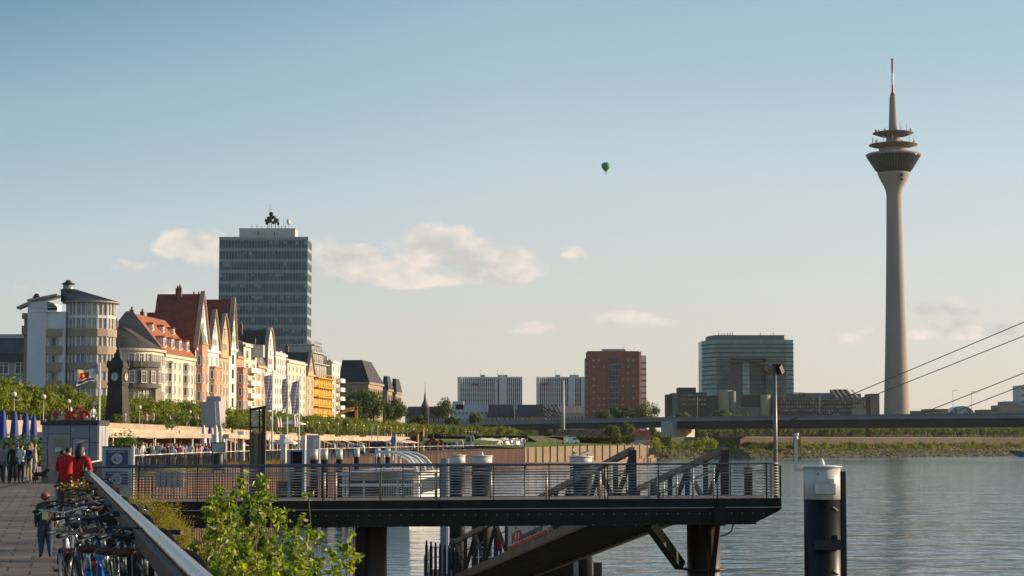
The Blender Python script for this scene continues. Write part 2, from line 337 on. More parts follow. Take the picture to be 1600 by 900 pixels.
# tan wall with dark posts
root=empty('retaining_wall',(0,0,0),'tan riverside retaining wall with evenly spaced dark posts below the meadow','wall')
mb=MB(); YW=[560,600,650,700,740,781]
for a,b in zip(YW,YW[1:]): mb.beam((bx(a)-.3,a,(zb(a)-5.9)/2+.02),(bx(b)-.3,b,(zb(b)-5.9)/2+.02),.6,6.55)
mb.build('wall_panel',M_tan,root)
mb=MB()
for a,b in zip(YW,YW[1:]): mb.beam((bx(a)+.3,a,-4.6),(bx(b)+.3,b,-4.6),1.2,1.2)
mb.build('footing',mat('footing_brown',(.24,.14,.085),.9,0,.3,.3),root)
pxs=[777+11.6*i for i in range(21)]
for i,px in enumerate(pxs):
    # find Y on the bank for that pixel column
    Yv=560
    while Yv<781 and 800+F*bx(Yv)/Yv<px: Yv+=1
    mb=MB(); mb.box(-.14,.14,-.2,.2,-6,(2.6 if i in(0,3) else .25)+zb(Yv)); mb.build('post',M_dark,root,(bx(Yv)+.25,Yv,0))

# low rises of ground far behind the embankments
for nm,pts in (('far_rise',[(-60,1330),(60,1290),(160,1330),(330,1420),(560,1500),(900,1560),(1500,1700)]),):
    mb=MB(); vs=[]
    for x,y in pts: vs+=[(x,y,3.0),(x,y+14,8.2),(x,y+60,8.4),(x,y+90,3.0)]
    mb.add(vs,[(4*i+k,4*i+k+1,4*i+k+5,4*i+k+4) for i in range(len(pts)-1) for k in range(3)]); struct(mb.build(nm,mat('rise_green',(.035,.05,.018),.95,0,.5,.15,1,1)))
# ================= window and building tools
WC={}
def win_mesh(w,h,fr,gl,kind='cross',fw=.12,dp=.14):
    k=(round(w,1),round(h,1),fr.name,gl.name,kind)
    if k in WC: return WC[k]
    w,h=k[0],k[1]; m=MB(); a,b=w/2,h/2
    m.box(-a,a,-.03,.0,-b,b,1)
    m.box(-a-.02,-a+fw,-dp,.0,-b,b,0); m.box(a-fw,a+.02,-dp,.0,-b,b,0)
    m.box(-a+fw,a-fw,-dp,.0,b-fw,b+.02,0); m.box(-a-.12,a+.12,-dp-.1,.0,-b-.14,-b,0)
    if kind=='cross':
        m.box(-.05,.05,-.08,-.035,-b,b-fw,0); m.box(-a+fw,-.05,-.08,-.035,b*.35,b*.35+.09,0); m.box(.05,a-fw,-.08,-.035,b*.35,b*.35+.09,0)
    elif kind=='arch':
        m.prism([(a*math.cos(t)*1.04,b+a*.9*math.sin(t)) for t in [PI*i/8 for i in range(9)]],'y',-dp,0,1); m.box(-.05,.05,-.08,-.035,-b,b-fw,0)
    elif kind=='bars':
        for x in (-a/3,a/3): m.box(x-.04,x+.04,-.08,-.035,-b,b-fw,0)
    WC[k]=m.mesh('window',[fr,gl]); return WC[k]
def window(par,x,z,w,h,face='front',off=0,fr=None,gl=None,kind='cross',name='window'):
    me=win_mesh(w,h,fr or M_white,gl or M_glass,kind)
    if face=='front': return link(name,me,par,(x,off-.005,z))
    return link(name,me,par,(off-.005,x,z),-PI/2)
def box_part(name,m,par,*b):
    mb=MB(); mb.box(*b); return mb.build(name,m,par)
M_lgrey=mat('pale_cladding',(.42,.42,.41),.6,0,.1,.2)
M_spand=mat('spandrel_grey',(.27,.33,.345),.4,0,.12,.3)
M_mull=mat('mullion',(.30,.32,.33),.45,.4,.1,1)
# ---- office tower of glass bands
def office_tower():
    Y=1150; x0,x1=Xp(341,Y,60),Xp(480,Y,60); zt=Zp(370,Y); w=x1-x0; D=21
    r=empty('office_tower',(x0,Y,2.8),'tall glass office tower with antennas on its roof behind the old gabled houses','building')
    H=zt-2.8; box_part('wall',M_spand,r,0,w,0,D,0,H)
    n=int(H/6.05); fh=(H-2.5)/n
    for i in range(n):
        z=.6+i*fh
        mb=MB(); mb.box(.35,w-.35,-.12,-.01,z+fh*.30,z+fh*.99,0)
        for k in range(31):
            x=.35+(w-.7)*k/30; mb.box(x-.11,x+.11,-.28,-.12,z+fh*.30,z+fh*.99,1)
        rr=random.Random(i)
        for k in range(30):
            if rr.random()<.22:
                x=.35+(w-.7)*(k+.5)/30; hh=rr.uniform(.2,.7)
                mb.box(x-.62,x+.62,-.16,-.125,z+fh*(.99-hh*.6),z+fh*.95,2)
        mb.box(.1,w-.1,-.3,-.01,z+fh*.05,z+fh*.12,1)
        mb.build('window_band',[M_glassT,M_mull,mat('blinds',(.30,.33,.31),.7,0,.1,1)],r)
        mb=MB(); mb.box(w+.01,w+.12,1.2,D-1.2,z+fh*.35,z+fh*.95,0)
        for k in range(9): mb.box(w+.12,w+.3,1.2+(D-2.4)*k/8-.2,1.2+(D-2.4)*k/8+.2,z+fh*.3,z+fh,1)
        mb.build('side_window_band',[M_glassT,M_lgrey],r)
    box_part('parapet',M_lgrey,r,-.2,w+.25,-.3,D+.2,H-.9,H)
    a=Xp(370,Y)-x0; b=Xp(458,Y)-x0; ph=Zp(357,Y)-zt
    mb=MB(); mb.box(a,b,2,D-3,H,H+ph,0); mb.box(a-.2,b+.2,1.8,D-2.8,H+ph,H+ph+.35,0)
    for x in (.33,.62): mb.box(a+(b-a)*x,a+(b-a)*x+.6,1.9,1.99,H+1,H+3,1)
    hh=mb.build('roof_house',[mat('roof_house',(.55,.53,.5),.6,0,.1,.5),M_dark],r)
    z=H+ph+.3; q=lambda px:Xp(px,Y)-x0
    mb=MB(); mb.tube([(q(416),8,z),(q(416),8,z+14)],.12,5); mb.build('mast',M_dark,r)
    for px,h,dr in ((413,7,1.0),(419,9.5,1.3),(425,7.5,1.0),(430,6,.8)):
        mb=MB(); mb.tube([(q(px),8,z),(q(px),8,z+h)],.22,6)
        for k in range(3):
            zz=z+h*(.5+.2*k); an=rnd.uniform(-.6,.6)
            mb.tube([(q(px)+an*2,7.6,zz),(q(px)+an*2,6.7,zz+.2)],[dr,dr*.8],10)
            mb.beam((q(px),8,zz),(q(px)+an*2,7.6,zz),.15)
        mb.build('antenna',[M_dark],r)
    mb=MB(); mb.tube([(q(446),8,z),(q(446),8,z+5)],.2,6); mb.tube([(q(446),7.5,z+4),(q(448),7,z+4.2)],[1.8,.4],14); mb.tube([(q(438),8,z),(q(438),8,z+6)],.15,6)
    mb.build('dish_antenna',[M_white],r)
    for px in (388,396,403,435,441):
        mb=MB(); mb.tube([(q(px),7,z),(q(px),7,z+rnd.uniform(1.5,3))],.15,5); mb.build('antenna',M_dark,r)
office_tower()
# ---- radio tower
def radio_tower():
    Y=1400; cx=Xp(1402,Y,3); s=Y/F
    M_c=mat('tower_concrete',(.33,.28,.235),.85,0,.12,.08,streak=1)
    r=empty('radio_tower',(cx,Y,3.9),'tall concrete radio tower with a flared glass pod and red and white mast','tower')
    zf=lambda y:Zp(y,Y)-3.9
    lean=lambda z:0
    pr=[(22*s,zf(695)),(20*s,zf(645)),(17.2*s,zf(560)),(14.8*s,zf(470)),(13.1*s,zf(390)),(12.1*s,zf(330)),(11.8*s,zf(305)),(12.8*s,zf(298)),(16*s,zf(290)),(20.5*s,zf(282)),(24.5*s,zf(273)),(25.2*s,zf(270))]
    mb=MB(); mb.lathe(pr,48); mb.build('shaft',M_c,r)
    mb=MB(); mb.lathe([(25*s,zf(270.2)),(25.4*s,zf(269)),(30*s,zf(263.5)),(41.5*s,zf(245.5)),(42.5*s,zf(244))],48)
    pod=mb.build('pod_glazing',mat('pod_glass',(.02,.035,.038),.15,0,.3,.2,spec=.4),r)
    mb=MB()
    for k in range(48):
        a=2*PI*k/48; mb.beam((30*s*math.cos(a),30*s*math.sin(a),zf(263.5)),(42*s*math.cos(a),42*s*math.sin(a),zf(244.5)),.22,.22)
    for k in range(48):
        a=2*PI*(k+.5)/48; mb.beam((25.6*s*math.cos(a),25.6*s*math.sin(a),zf(268.5)),(29.6*s*math.cos(a),29.6*s*math.sin(a),zf(264)),1.1,.3,1)
    mb.build('pod_frame',[mat('pod_mullion',(.12,.13,.13),.5,0,.1,1),M_black],pod)
    mb=MB(); mb.lathe([(42*s,zf(244)),(43.2*s,zf(243)),(43.2*s,zf(241.5)),(40*s,zf(240)),(24*s,zf(239.5))],48); mb.build('pod_roof',M_c,r)
    mb=MB(); mb.lathe([(23*s,zf(240)),(22*s,zf(231)),(11*s,zf(230.5)),(11*s,zf(212))],36); mb.build('neck',M_c,r)
    for (y,R0,t) in ((227,38,5),(208.5,32,4.2)):
        mb=MB(); mb.lathe([(12*s,zf(y+t)),(22*s,zf(y+t*.9)),(R0*s,zf(y+t*.05)),(R0*s,zf(y-t*.18)),(R0*.8*s,zf(y-t*.5)),(8*s,zf(y-t*.8))],48); d=mb.build('disc_platform',mat('disc_brown',(.15,.105,.08),.8,0,.15,.2),r)
        for k in range(14):
            a=2*PI*k/14; mb=MB(); hh=rnd.uniform(1.5,3.5); ex=rnd.choice([0,0,3.5])
            mb.tube([(R0*.86*s*math.cos(a),R0*.86*s*math.sin(a),zf(y)),(R0*.86*s*math.cos(a),R0*.86*s*math.sin(a),zf(y)+hh+ex)],.16,5)
            if not ex: mb.box(R0*.86*s*math.cos(a)-.5,R0*.86*s*math.cos(a)+.5,R0*.86*s*math.sin(a)-.3,R0*.86*s*math.sin(a)+.3,zf(y)+1,zf(y)+hh)
            mb.build('antenna',M_lgrey,d)
    mb=MB(); mb.lathe([(7*s,zf(206)),(6.3*s,zf(190)),(4.8*s,zf(152)),(4.4*s,zf(150))],24); mb.build('upper_shaft',M_c,r)
    mb=MB(); mb.lathe([(4.2*s,zf(150)),(1.8*s,zf(143)),(1.6*s,zf(132)),(1.6*s,zf(131.9)),(1.5*s,zf(114)),(1.5*s,zf(113.9)),(1.4*s,zf(94)),(2.2*s,zf(93.4)),(2.2*s,zf(92))],12,mis=[0,0,1,1,1,0,0,0]); mb.build('mast',[M_red,M_white],r)
    for y in (278,285): box_part('hatch',M_dark,r,2.6,4.2,-11.6 if y==278 else -9.8,-9,zf(y),zf(y)+1.6)
radio_tower()
# ---- white slab towers with fins
def fin_tower(px0,px1,yt,labels,shaft,shaft2=None,Y=1350,letters=None):
    x0=Xp(px0,Y,20); w=Xp(px1,Y,20)-x0; H=Zp(yt,Y)-3.9
    r=empty('slab_tower',(x0,Y,3.9),labels,'building','white slab towers behind the bridge')
    q=lambda px:Xp(px,Y,20)-x0
    n=28; dv=lambda x:4.0*math.sin(PI*min(max(x/w,0),1))**1.0
    pl=[(w*i/n,dv(w*i/n)) for i in range(n+1)]+[(w,22),(0,22)]
    mb=MB(); mb.prism(pl,'z',0,H); mb.build('wall',mat('grey_glazed_wall',(.12,.125,.125),.4,0,.2,.4),r)
    mb=MB(); mb.prism([(w*i/n,dv(w*i/n)-.25) for i in range(n+1)]+[(w,3),(0,3)],'z',H,H+1.0); mb.build('parapet',M_white,r)
    k=0; x=.3
    while x<w:
        px=px0+(px1-px0)*x/w
        ins=any(a<=px<=b for a,b in shaft)
        if not ins:
            mb=MB(); y_=dv(x); mb.box(x-.3,x+.3,y_-.65,y_-.05,0,H); mb.build('fin',M_white,r)
        x+=1.35
    for a,b in shaft:
        mb=MB(); ya=dv(q((a+b)/2)); mb.box(q(a),q(b),ya-2.2,ya+1,0,H+.8); mb.build('stair_shaft',mat('white_shaft',(.66,.65,.62),.6,0,.08,.2),r)
    for z in range(int(H/3.4)):
        mb=MB(); 
        for i in range(n): mb.beam((pl[i][0],pl[i][1]-.18,z*3.4+2.9),(pl[i+1][0],pl[i+1][1]-.18,z*3.4+2.9),.3,.9)
        mb.build('floor_band',mat('floor_band',(.34,.36,.36),.6,0,.15,.4),r)
    for fx in (.35,.62,.7):
        mb=MB(); mb.box(w*fx,w*fx+3,6,9,H,H+2.4); mb.tube([(w*fx,6,H),(w*fx,6,H+6)],.12,5); mb.build('roof_unit',M_lgrey,r)
    if letters: text_mesh('lettering','rwi',4.6,mat('sign_maroon',(.32,.02,.03),.5),r,(q(letters),dv(q(letters))-1.2,H-5.3),ext=.1,bold=.03)
fin_tower(715,816,591,'left of the two white slab towers, with small red lettering near its roof',[(715,720),(773,777),(780,792)],letters=736.5)
fin_tower(839,923,591,'right of the two white slab towers, partly behind the red brick tower',[(838,842),(889,899),(908,914)],letters=844)
# ---- brick tower
def brick_tower():
    Y=1250; x0=Xp(918,Y,20); w=Xp(999,Y,20)-x0; H=Zp(548.5,Y)-3.9
    r=empty('brick_tower',(x0,Y,3.9),'red brick high rise with a blue glass strip down its middle','building')
    q=lambda px:Xp(px,Y,20)-x0
    M_b=mat('red_brick',(.33,.115,.065),.85,0,.15,.3)
    box_part('wall',M_b,r,0,w,0,26,0,H)
    mb=MB(); mb.box(-.9,0-.005,1,25,0,H-4); mb.build('left_wing',mat('grey_wing',(.13,.14,.15),.6,0,.2,.4),r)
    mb=MB(); mb.box(w+.01,q(1002.5),1,24,0,H-.3); mb.build('edge_wall',mat('sunlit_side',(.62,.45,.33),.8,0,.1,.3),r)  # peach tone paints the sun onto the tower's right side
    mb=MB(); mb.box(q(1002.6),q(1010.5),3,24,0,H-2.5)
    mb.build('right_side',mat('sunlit_side2',(.66,.50,.38),.8,0,.1,.3),r)
    for i in range(13):
        mb=MB(); z=2+i*(H-6)/13; mb.box(q(1003),q(1010.7),2.86,2.96,z,z+1.1); mb.box(q(1010.5)+.01,q(1010.5)+.12,4,23,z,z+1.1); mb.build('side_window_band',M_glass,r)
        window(r,-.4,z,1.0,1.2,fr=M_lgrey,kind='bars')
    mb=MB(); mb.box(q(951.5),q(966),-.3,-.01,0,H-4.7,0)
    for i in range(14): mb.box(q(951.5),q(966),-.42,-.3,i*(H-4.7)/14,i*(H-4.7)/14+.35,1)
    for k in range(4): mb.box(q(951.5)+k*1.8,q(951.5)+k*1.8+.15,-.4,-.3,0,H-4.7,1)
    mb.build('glass_strip',[mat('blue_glass',(.03,.06,.10),.2,0,.4,.3,spec=.3),M_mull],r)
    M_curt=mat('pale_curtain',(.42,.38,.32),.6,0,.2,.5)  # pale curtain tone for a random share of the windows
    for i in range(12):
        z=H-5.5-i*(H-6)/12.2
        for px in (928,936,944,973.5,982,990):
            g=M_curt if rnd.random()<.4 else mat('grey_glass',(.12,.13,.13),.2,0,.2,1)
            window(r,q(px),z,1.5,1.5,fr=mat('brick_frame',(.2,.1,.07),.7),gl=g,kind='plain')
    mb=MB(); mb.box(w*.3,w*.75,8,18,H,H+1.6); mb.tube([(w*.72,8,H),(w*.72,8,H+4)],.1,5); mb.build('roof_unit',M_lgrey,r)
brick_tower()
# ---- city gate office block
def gate_block():
    Y=1500; s=Y/F
    z=lambda y:Zp(y,Y)-3.9
    ox=Xp(1119,Y,30)
    r=empty('glass_office_block',(ox,Y,3.9),'green glass office block with a tall open atrium behind the dark low parliament','building')
    q=lambda px:Xp(px,Y,30)-ox
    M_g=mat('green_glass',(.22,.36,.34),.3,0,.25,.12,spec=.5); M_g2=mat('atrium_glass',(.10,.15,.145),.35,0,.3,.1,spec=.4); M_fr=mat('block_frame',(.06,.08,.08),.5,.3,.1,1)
    # plan polygon: chamfered left face
    pl=[(0,0),(q(1240),0),(q(1241),20),(q(1241),45),(q(1100)+0,45),(q(1100),18)]
    # build as left leg, right leg, top beam
    voidL,voidR=q(1141),q(1198)
    mb=MB()
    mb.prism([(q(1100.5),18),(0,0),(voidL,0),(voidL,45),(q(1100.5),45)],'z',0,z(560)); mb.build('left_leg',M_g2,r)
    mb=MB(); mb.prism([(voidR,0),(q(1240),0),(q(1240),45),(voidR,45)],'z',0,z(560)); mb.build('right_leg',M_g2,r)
    mb=MB(); mb.prism([(q(1100.5),18),(0,0),(q(1240),0),(q(1240),45),(q(1100.5),45)],'z',z(560)+.01,z(531)); mb.build('upper_storeys',M_g,r)
    mb=MB(); mb.prism([(q(1100.3),17.8),(-.1,-.25),(q(1119.5),-.25),(q(1119.5),.8),(q(1101.3),18.6)],'z',0,z(538)); mb.build('chamfer_glazing',M_g,r)
    mb=MB(); mb.box(q(1229),q(1240.3),-.3,-.02,z(612),z(531)); mb.build('corner_glazing',M_g,r)
    mb=MB(); mb.box(voidL,voidR,12,14,0,z(560)); mb.build('atrium_wall',M_g2,r)
    mb=MB(); mb.box(q(1163),q(1174),10.5,11.9,z(616),z(565))
    mb.build('atrium_lit_strip',mat('atrium_lit_glass',(.42,.52,.48),.3,0,.15,.3),r)  # pale colour stands in for the light inside the atrium
    yl=[538,544,551,558,565,572,579,586,593,600,607]
    for i,y in enumerate(yl):
        mb=MB(); zz=z(y)
        mb.beam((q(1100.3),17.6,zz),(-.1,-.5,zz),.25,.9); mb.box(q(1229),q(1240.8),-.55,-.31,zz-.35,zz+.35)
        if y<560: mb.box(0,q(1229),-.25,-.02,zz-.5,zz+.5)
        else:
            mb.box(0,voidL,-.2,-.02,zz-.3,zz+.3); mb.box(voidR,q(1229),-.2,-.02,zz-.3,zz+.3); mb.box(q(1163),q(1174),10.3,10.45,zz-.2,zz+.2); mb.box(q(1176),voidR,11.6,11.9,zz-.3,zz+.3)
        mb.build('floor_edge',M_fr,r)
    for k in range(40):
        x=q(1240)*k/40; mb=MB(); mb.box(x-.07,x+.07,-.28,-.02,z(558),z(532)); mb.build('mullion',M_fr,r)
    # leaning trusses inside
    mb=MB()
    for k in range(4):
        za,zb_=z(612-12*k),z(600-12*k); a,b=(q(1125),q(1139)) if k%2 else (q(1139),q(1125)); mb.beam((a,-.2,za),(b,-.2,zb_),.5,.5)
        a,b=(q(1200),q(1222)) if k%2 else (q(1222),q(1200)); mb.beam((a,-.2,za),(b,-.2,zb_),.5,.5)
    mb.build('truss',M_fr,r)
    box_part('soffit',M_fr,r,q(1142),q(1192),-.4,-.27,z(566),z(562))
    mb=MB(); mb.prism([(q(1111),20),(q(1119),5),(q(1228),5),(q(1228),40),(q(1111),40)],'z',z(531)+.02,z(523)); mb.build('roof_storey',mat('roof_storey',(.15,.155,.16),.6,0,.1,.2),r)
    for px in (1126,1131,1135,1140,1144,1148,1192,1212,1231):
        mb=MB(); mb.tube([(q(px),10,z(523 if px<1228 else 531)),(q(px),10,z(523 if px<1228 else 531)+rnd.uniform(1.5,3))],[.5,.2],6); mb.build('roof_unit',M_lgrey,r)
gate_block()
# ---- parliament: low dark block with round ends
def parliament():
    Y=1180; ox=Xp(1043,Y); zz=lambda y:Zp(y,Y)-3.9; q=lambda px:Xp(px,Y)-ox
    r=empty('parliament_building',(ox,Y,3.9),'low dark brown parliament building with sandy round stair drums behind the bridge','building')
    Md=mat('parliament_dark',(.085,.065,.055),.6,0,.2,.3); Ms=mat('parliament_sand',(.40,.30,.21),.85,0,.12,.3); Mg=mat('parliament_glass',(.05,.045,.045),.2,0,.4,.6,spec=.8); Mc=mat('parliament_concrete',(.22,.19,.165),.8,0,.15,.3)
    def drum(px0,px1,yt,m,y0=0):
        rr=(q(px1)-q(px0))/2; mb=MB(); mb.lathe([(rr,-4),(rr,zz(yt)),(rr-.4,zz(yt)+.4)],28,0,((q(px0)+q(px1))/2,y0+rr,0)); return mb.build('stair_drum',m,r)
    def blk(px0,px1,yt,m,y0,y1,name='wing'): 
        mb=MB(); mb.box(q(px0),q(px1),y0,y1,-4,zz(yt)); return mb.build(name,m,r)
    blk(1043,1053,616,Md,3,20); blk(1051,1061,614,Mc,1,20); blk(1061,1090,614,Md,0,30); blk(1062,1090,605,Md,8,22,'roof_storey'); blk(1090,1105,613,Md,2,30); blk(1105,1126,618,Md,2,20)
    drum(1123,1146,611,Ms,-2); blk(1143,1157,618,Mc,-1,10); drum(1139,1150,612,Mc,-3)
    blk(1157,1192,617,Md,4,20); blk(1158,1189,636,Mc,1,4,'entrance'); drum(1189,1205,618,Ms,-1); blk(1200,1222,620,Md,3,24)
    blk(1216,1330,622,Md,-3,25); blk(1226,1262,615,Mc,2,20,'roof_storey'); blk(1257,1330,614,mat('roof_glass_bluish',(.09,.12,.13),.25,0,.3,.4),0,22,'roof_storey'); blk(1305,1329,608,Md,6,18,'roof_storey')
    blk(1330,1352,622,Ms,-4,20); blk(1333,1347,615,Mc,2,18,'roof_storey'); blk(1352,1362,620,Md,1,18); blk(1361,1375,615,Mc,0,20)
    for k in range(5):
        mb=MB(); x=q(1308+8*k); mb.beam((x,-3.2,zz(622)),(x-2.5,2,zz(609)),.8,.5); mb.build('roof_fin',Ms,r)
    mb=MB(); mb.beam((q(1222),-1,zz(625)),(q(1228),-1,zz(613.5)),.9,.6); mb.beam((q(1228),-1,zz(613.5)),(q(1258),-1,zz(614.5)),.6,.6); mb.build('roof_beam',Ms,r)
    for (a,b,ys) in ((1062,1104,(619,626,633)),(1218,1329,(626,631,637,643)),(1331,1352,(626,632,638))):
        for y in ys:
            yo=-3.02 if a==1218 else (-.02 if a==1062 else -4.02)
            if a==1062: yo=-.02
            mb=MB(); mb.box(q(a),q(b),yo-.15,yo,zz(y),zz(y)+1.1,0); k=q(a)
            while k<q(b):
                mb.box(k,k+.35,yo-.4,yo-.15,zz(y)-.3,zz(y)+1.3,1)
                if rnd.random()<.35: mb.box(k+.4,k+1.3,yo-.2,yo-.155,zz(y)+.1,zz(y)+1.0,2)
                k+=1.5
            mb.build('window_band',[Mg,Md,mat('pale_blinds',(.45,.4,.33),.6,0,.2,1)],r)
parliament()
# ---- mid distance buildings left of the bridge
def low_block(name,label,px0,px1,yt,yb,Y,m,roof=None,ry=None,cols=6,rows=2,grp=None,flat=True,D=14,wf=None,ww=1.6,wh=2.0):
    x0=Xp(px0,Y); w=Xp(px1,Y)-x0; z0=2.8; H=Zp(yt,Y)-z0
    r=empty(name,(x0,Y,z0),label,'building',grp); box_part('wall',m,r,0,w,0,D,-.5,H)
    if roof:
        h=Zp(ry,Y)-Zp(yt,Y); mb=MB(); mb.add([(-.4,-.5,H),(w+.4,-.5,H),(w+.4,D+.5,H),(-.4,D+.5,H),(w*.06,D*.35,H+h),(w*.94,D*.35,H+h),(w*.94,D*.7,H+h),(w*.06,D*.7,H+h)],[(0,1,5,4),(1,2,6,5),(2,3,7,6),(3,0,4,7),(4,5,6,7),(0,3,2,1)]); rr=mb.build('roof',roof,r)
    Hb=Zp(yb,Y)-z0
    for i in range(rows):
        for j in range(cols):
            window(r,w*(j+.5)/cols,max(Hb,.8)+ (H-max(Hb,.8))*(i+.5)/rows,ww,wh,fr=wf or M_white,kind='cross')
    return r
Ms=mat('slate_roof',(.055,.06,.07),.5,0,.25,.5); Mrt=mat('red_tiles',(.36,.10,.045),.8,0,.3,.8,.3,3); Mdr=mat('dark_tiles',(.075,.058,.05),.75,0,.3,.7,.3,3)
Mwh=mat('pale_render',(.52,.53,.53),.8,0,.08,.2); Mbr=mat('orange_brick',(.34,.155,.075),.85,0,.15,.4); Mbrn=mat('brown_brick',(.14,.085,.06),.85,0,.2,.4)
r=low_block('office_house','pale grey four storey block with small square windows left of the slate roofed houses',703,762,640,662,1300,Mwh,None,None,10,2)
for px0,px1,yt in ((707,724,627),(712,762,632)):
    x=r.location.x; mb=MB(); mb.box(Xp(px0,1300)-x,Xp(px1,1300)-x,3,12,Zp(640,1300)-2.8,Zp(yt,1300)-2.8); mb.build('roof_storey',Mwh,r)
low_block('slate_roofed_house','dark slate mansard house with a brown brick base above the bridge approach',762,803,650,661,1295,Mbrn,Ms,632,6,1)
r=low_block('slate_roofed_house','slate mansard house with orange brick wall and glazed gable beside the steel sculpture',806,850,650,661,1290,Mbr,Ms,632,6,1)
low_block('terraced_house','long cream terrace with small gables left of the brick high rise',868,935,645,660,1285,mat('cream_far',(.62,.55,.45),.8,0,.1,.3),mat('cream_roof',(.40,.34,.28),.8,0,.2,.4),634,12,1)
low_block('roofed_building','low dark building with a long hipped roof left of the round dark tree',633,700,650,664,1300,Mbrn,mat('faded_dark_roof',(.06,.055,.055),.8,0,.2,.3),635,9,1)
# leaning steel frame structure in front of terrace
mb=MB()
Y=990
for k in range(6):
    a=P(838+6*k,637-1*k,Y); b=P(858+4.5*k,655,Y); mb.beam(a,b,.9,.6)
mb.beam(P(838,633,Y),P(871,645,Y),1.0,.8); mb.beam(P(871,645,Y),P(871,700,Y),1.1,.8); mb.beam(P(836,634,Y),P(870,652,Y),.5,.5)
tag(mb.build('steel_sculpture',mat('brown_steel',(.16,.11,.085),.7,.2,.2,.5)),'brown leaning steel frame standing above the bridge approach beside the slate mansard house','structure')
mb=MB(); a=P(880,595,960); b=P(880,690,960); mb.tube([b,a],[.9,.55],8); tag(mb.build('tall_mast',M_lgrey),'tall pale grey mast rising in front of the right white slab tower','mast')
# church spire far
mb=MB(); Y=1100; p=P(664,638,Y); mb.lathe([(2.2,-14),(2.2,0),(2.4,.3),(.8,4),(.15,9),(.05,14)],8,0,p); tag(mb.build('spire',mat('spire_dark',(.05,.05,.055),.6,0,.1,.5)),'tiny dark spire rising over the low roofed building left of the pale office block','tower')
# distant right skyline
Y=1900
def sky_box(name,label,px0,px1,yt,m,Y=1900,cat='building',stripes=0):
    x0=Xp(px0,Y); w=Xp(px1,Y)-x0; r=empty(name,(x0,Y,3.9),label,cat); H=Zp(yt,Y)-3.9
    box_part('wall',m,r,0,w,0,30,0,H)
    for i in range(stripes): box_part('window_band',M_glass,r,.5,w-.5,-.3,-.02,H*(i+.3)/stripes,H*(i+.75)/stripes)
    return r
sky_box('flat_roofed_block','flat grey block at the far right edge above the bridge deck',1561,1625,633,mat('hazy_grey',(.17,.18,.18),.8,0,.1,.1),stripes=4)
sky_box('flat_roofed_block','small raised grey block on top of the long one at the right edge',1572,1590,627,mat('hazy_blue',(.20,.22,.23),.8,0,.1,.1),1910,stripes=5)
sky_box('striped_tower','white and grey banded tower cut by the right edge of the picture',1596,1612,602,Mwh,1920,stripes=8)
for px0,px1,yt,l in ((1425,1470,642,'low dark flat building right of the radio tower base'),(1535,1563,640,'low brown shed left of the flat grey block above the bridge'),(1450,1482,639,'low dark hall with a stepped roof left of the arched dome')):
    sky_box('low_hall',l,px0,px1,yt,mat('hazy_brown',(.13,.11,.10),.8,0,.1,.1),1850,stripes=3)
mb=MB(); Y=1880; c=P(1503,645,Y); rr=17*Y/F*1.15
prof=[(math.cos(t)*rr,math.sin(t)*rr*.72) for t in [PI*i/16 for i in range(17)]]
mb.prism(prof,'y',0,20,0); o=mb.build('arched_hall',[mat('dome_glass',(.30,.36,.37),.3,0,.1,.2)],None,(c.x,c.y,c.z-2)); tag(o,'arched glass hall roof above the bridge right of the radio tower','building')
for sx_ in (-1,1):
    mb=MB(); mb.prism([(sx_*rr*.98,0),(sx_*rr*.98*math.cos(.9),rr*.72*math.sin(.9)),(sx_*rr*.45,rr*.65),(sx_*rr*.4,0)],'y',-1,-.05); mb.build('end_wall',mat('dome_dark',(.14,.14,.13),.8,0,.1,.2),o)

# ================= bridge
BR=[(1850,740),(1700,778),(1600,800),(1400,838),(1200,885),(1040,935),(900,1010),(800,1090),(740,1160),(640,1300)]
bp=[Vector((Xp(px,Y,12),Y,0)) for px,Y in BR]
root=empty('road_bridge',(0,0,0),'long flat dark grey road bridge crossing the river in front of the far skyline','bridge')
def loft(profile,pts,name,m,par):
    # profile (offset toward camera negative, z)
    vs=[];n=len(profile)
    for i,p in enumerate(pts):
        d=(pts[min(i+1,len(pts)-1)]-pts[max(i-1,0)]).normalized(); nn=Vector((-d.y,d.x,0))
        if nn.y<0: nn=-nn
        vs+=[p+nn*o+Vector((0,0,z)) for o,z in profile]
    mb=MB(); fs=[(i*n+k,i*n+(k+1)%n,(i+1)*n+(k+1)%n,(i+1)*n+k) for i in range(len(pts)-1) for k in range(n)]
    fs+=[tuple(range(n)),tuple(range((len(pts)-1)*n,len(pts)*n))]
    mb.add(vs,fs); return mb.build(name,m,par)
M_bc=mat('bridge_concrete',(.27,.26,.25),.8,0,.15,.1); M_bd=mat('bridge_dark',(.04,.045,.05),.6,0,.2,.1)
loft([(0,11.0),(0,12.1),(24,12.1),(24,11.0)],bp,'deck',M_bc,root)
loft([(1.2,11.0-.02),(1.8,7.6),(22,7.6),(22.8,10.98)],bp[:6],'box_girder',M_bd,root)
loft([(1.2,11.0-.02),(1.8,8.6),(22,8.6),(22.8,10.98)],bp[5:],'approach_girder',mat('approach_brown',(.10,.08,.065),.8,0,.2,.1),root)
loft([(.3,12.1),(.3,13.0),(.45,13.0),(.45,12.1)],bp,'railing',mat('rail_grey',(.2,.2,.2),.6,.2,.1,.2),root)
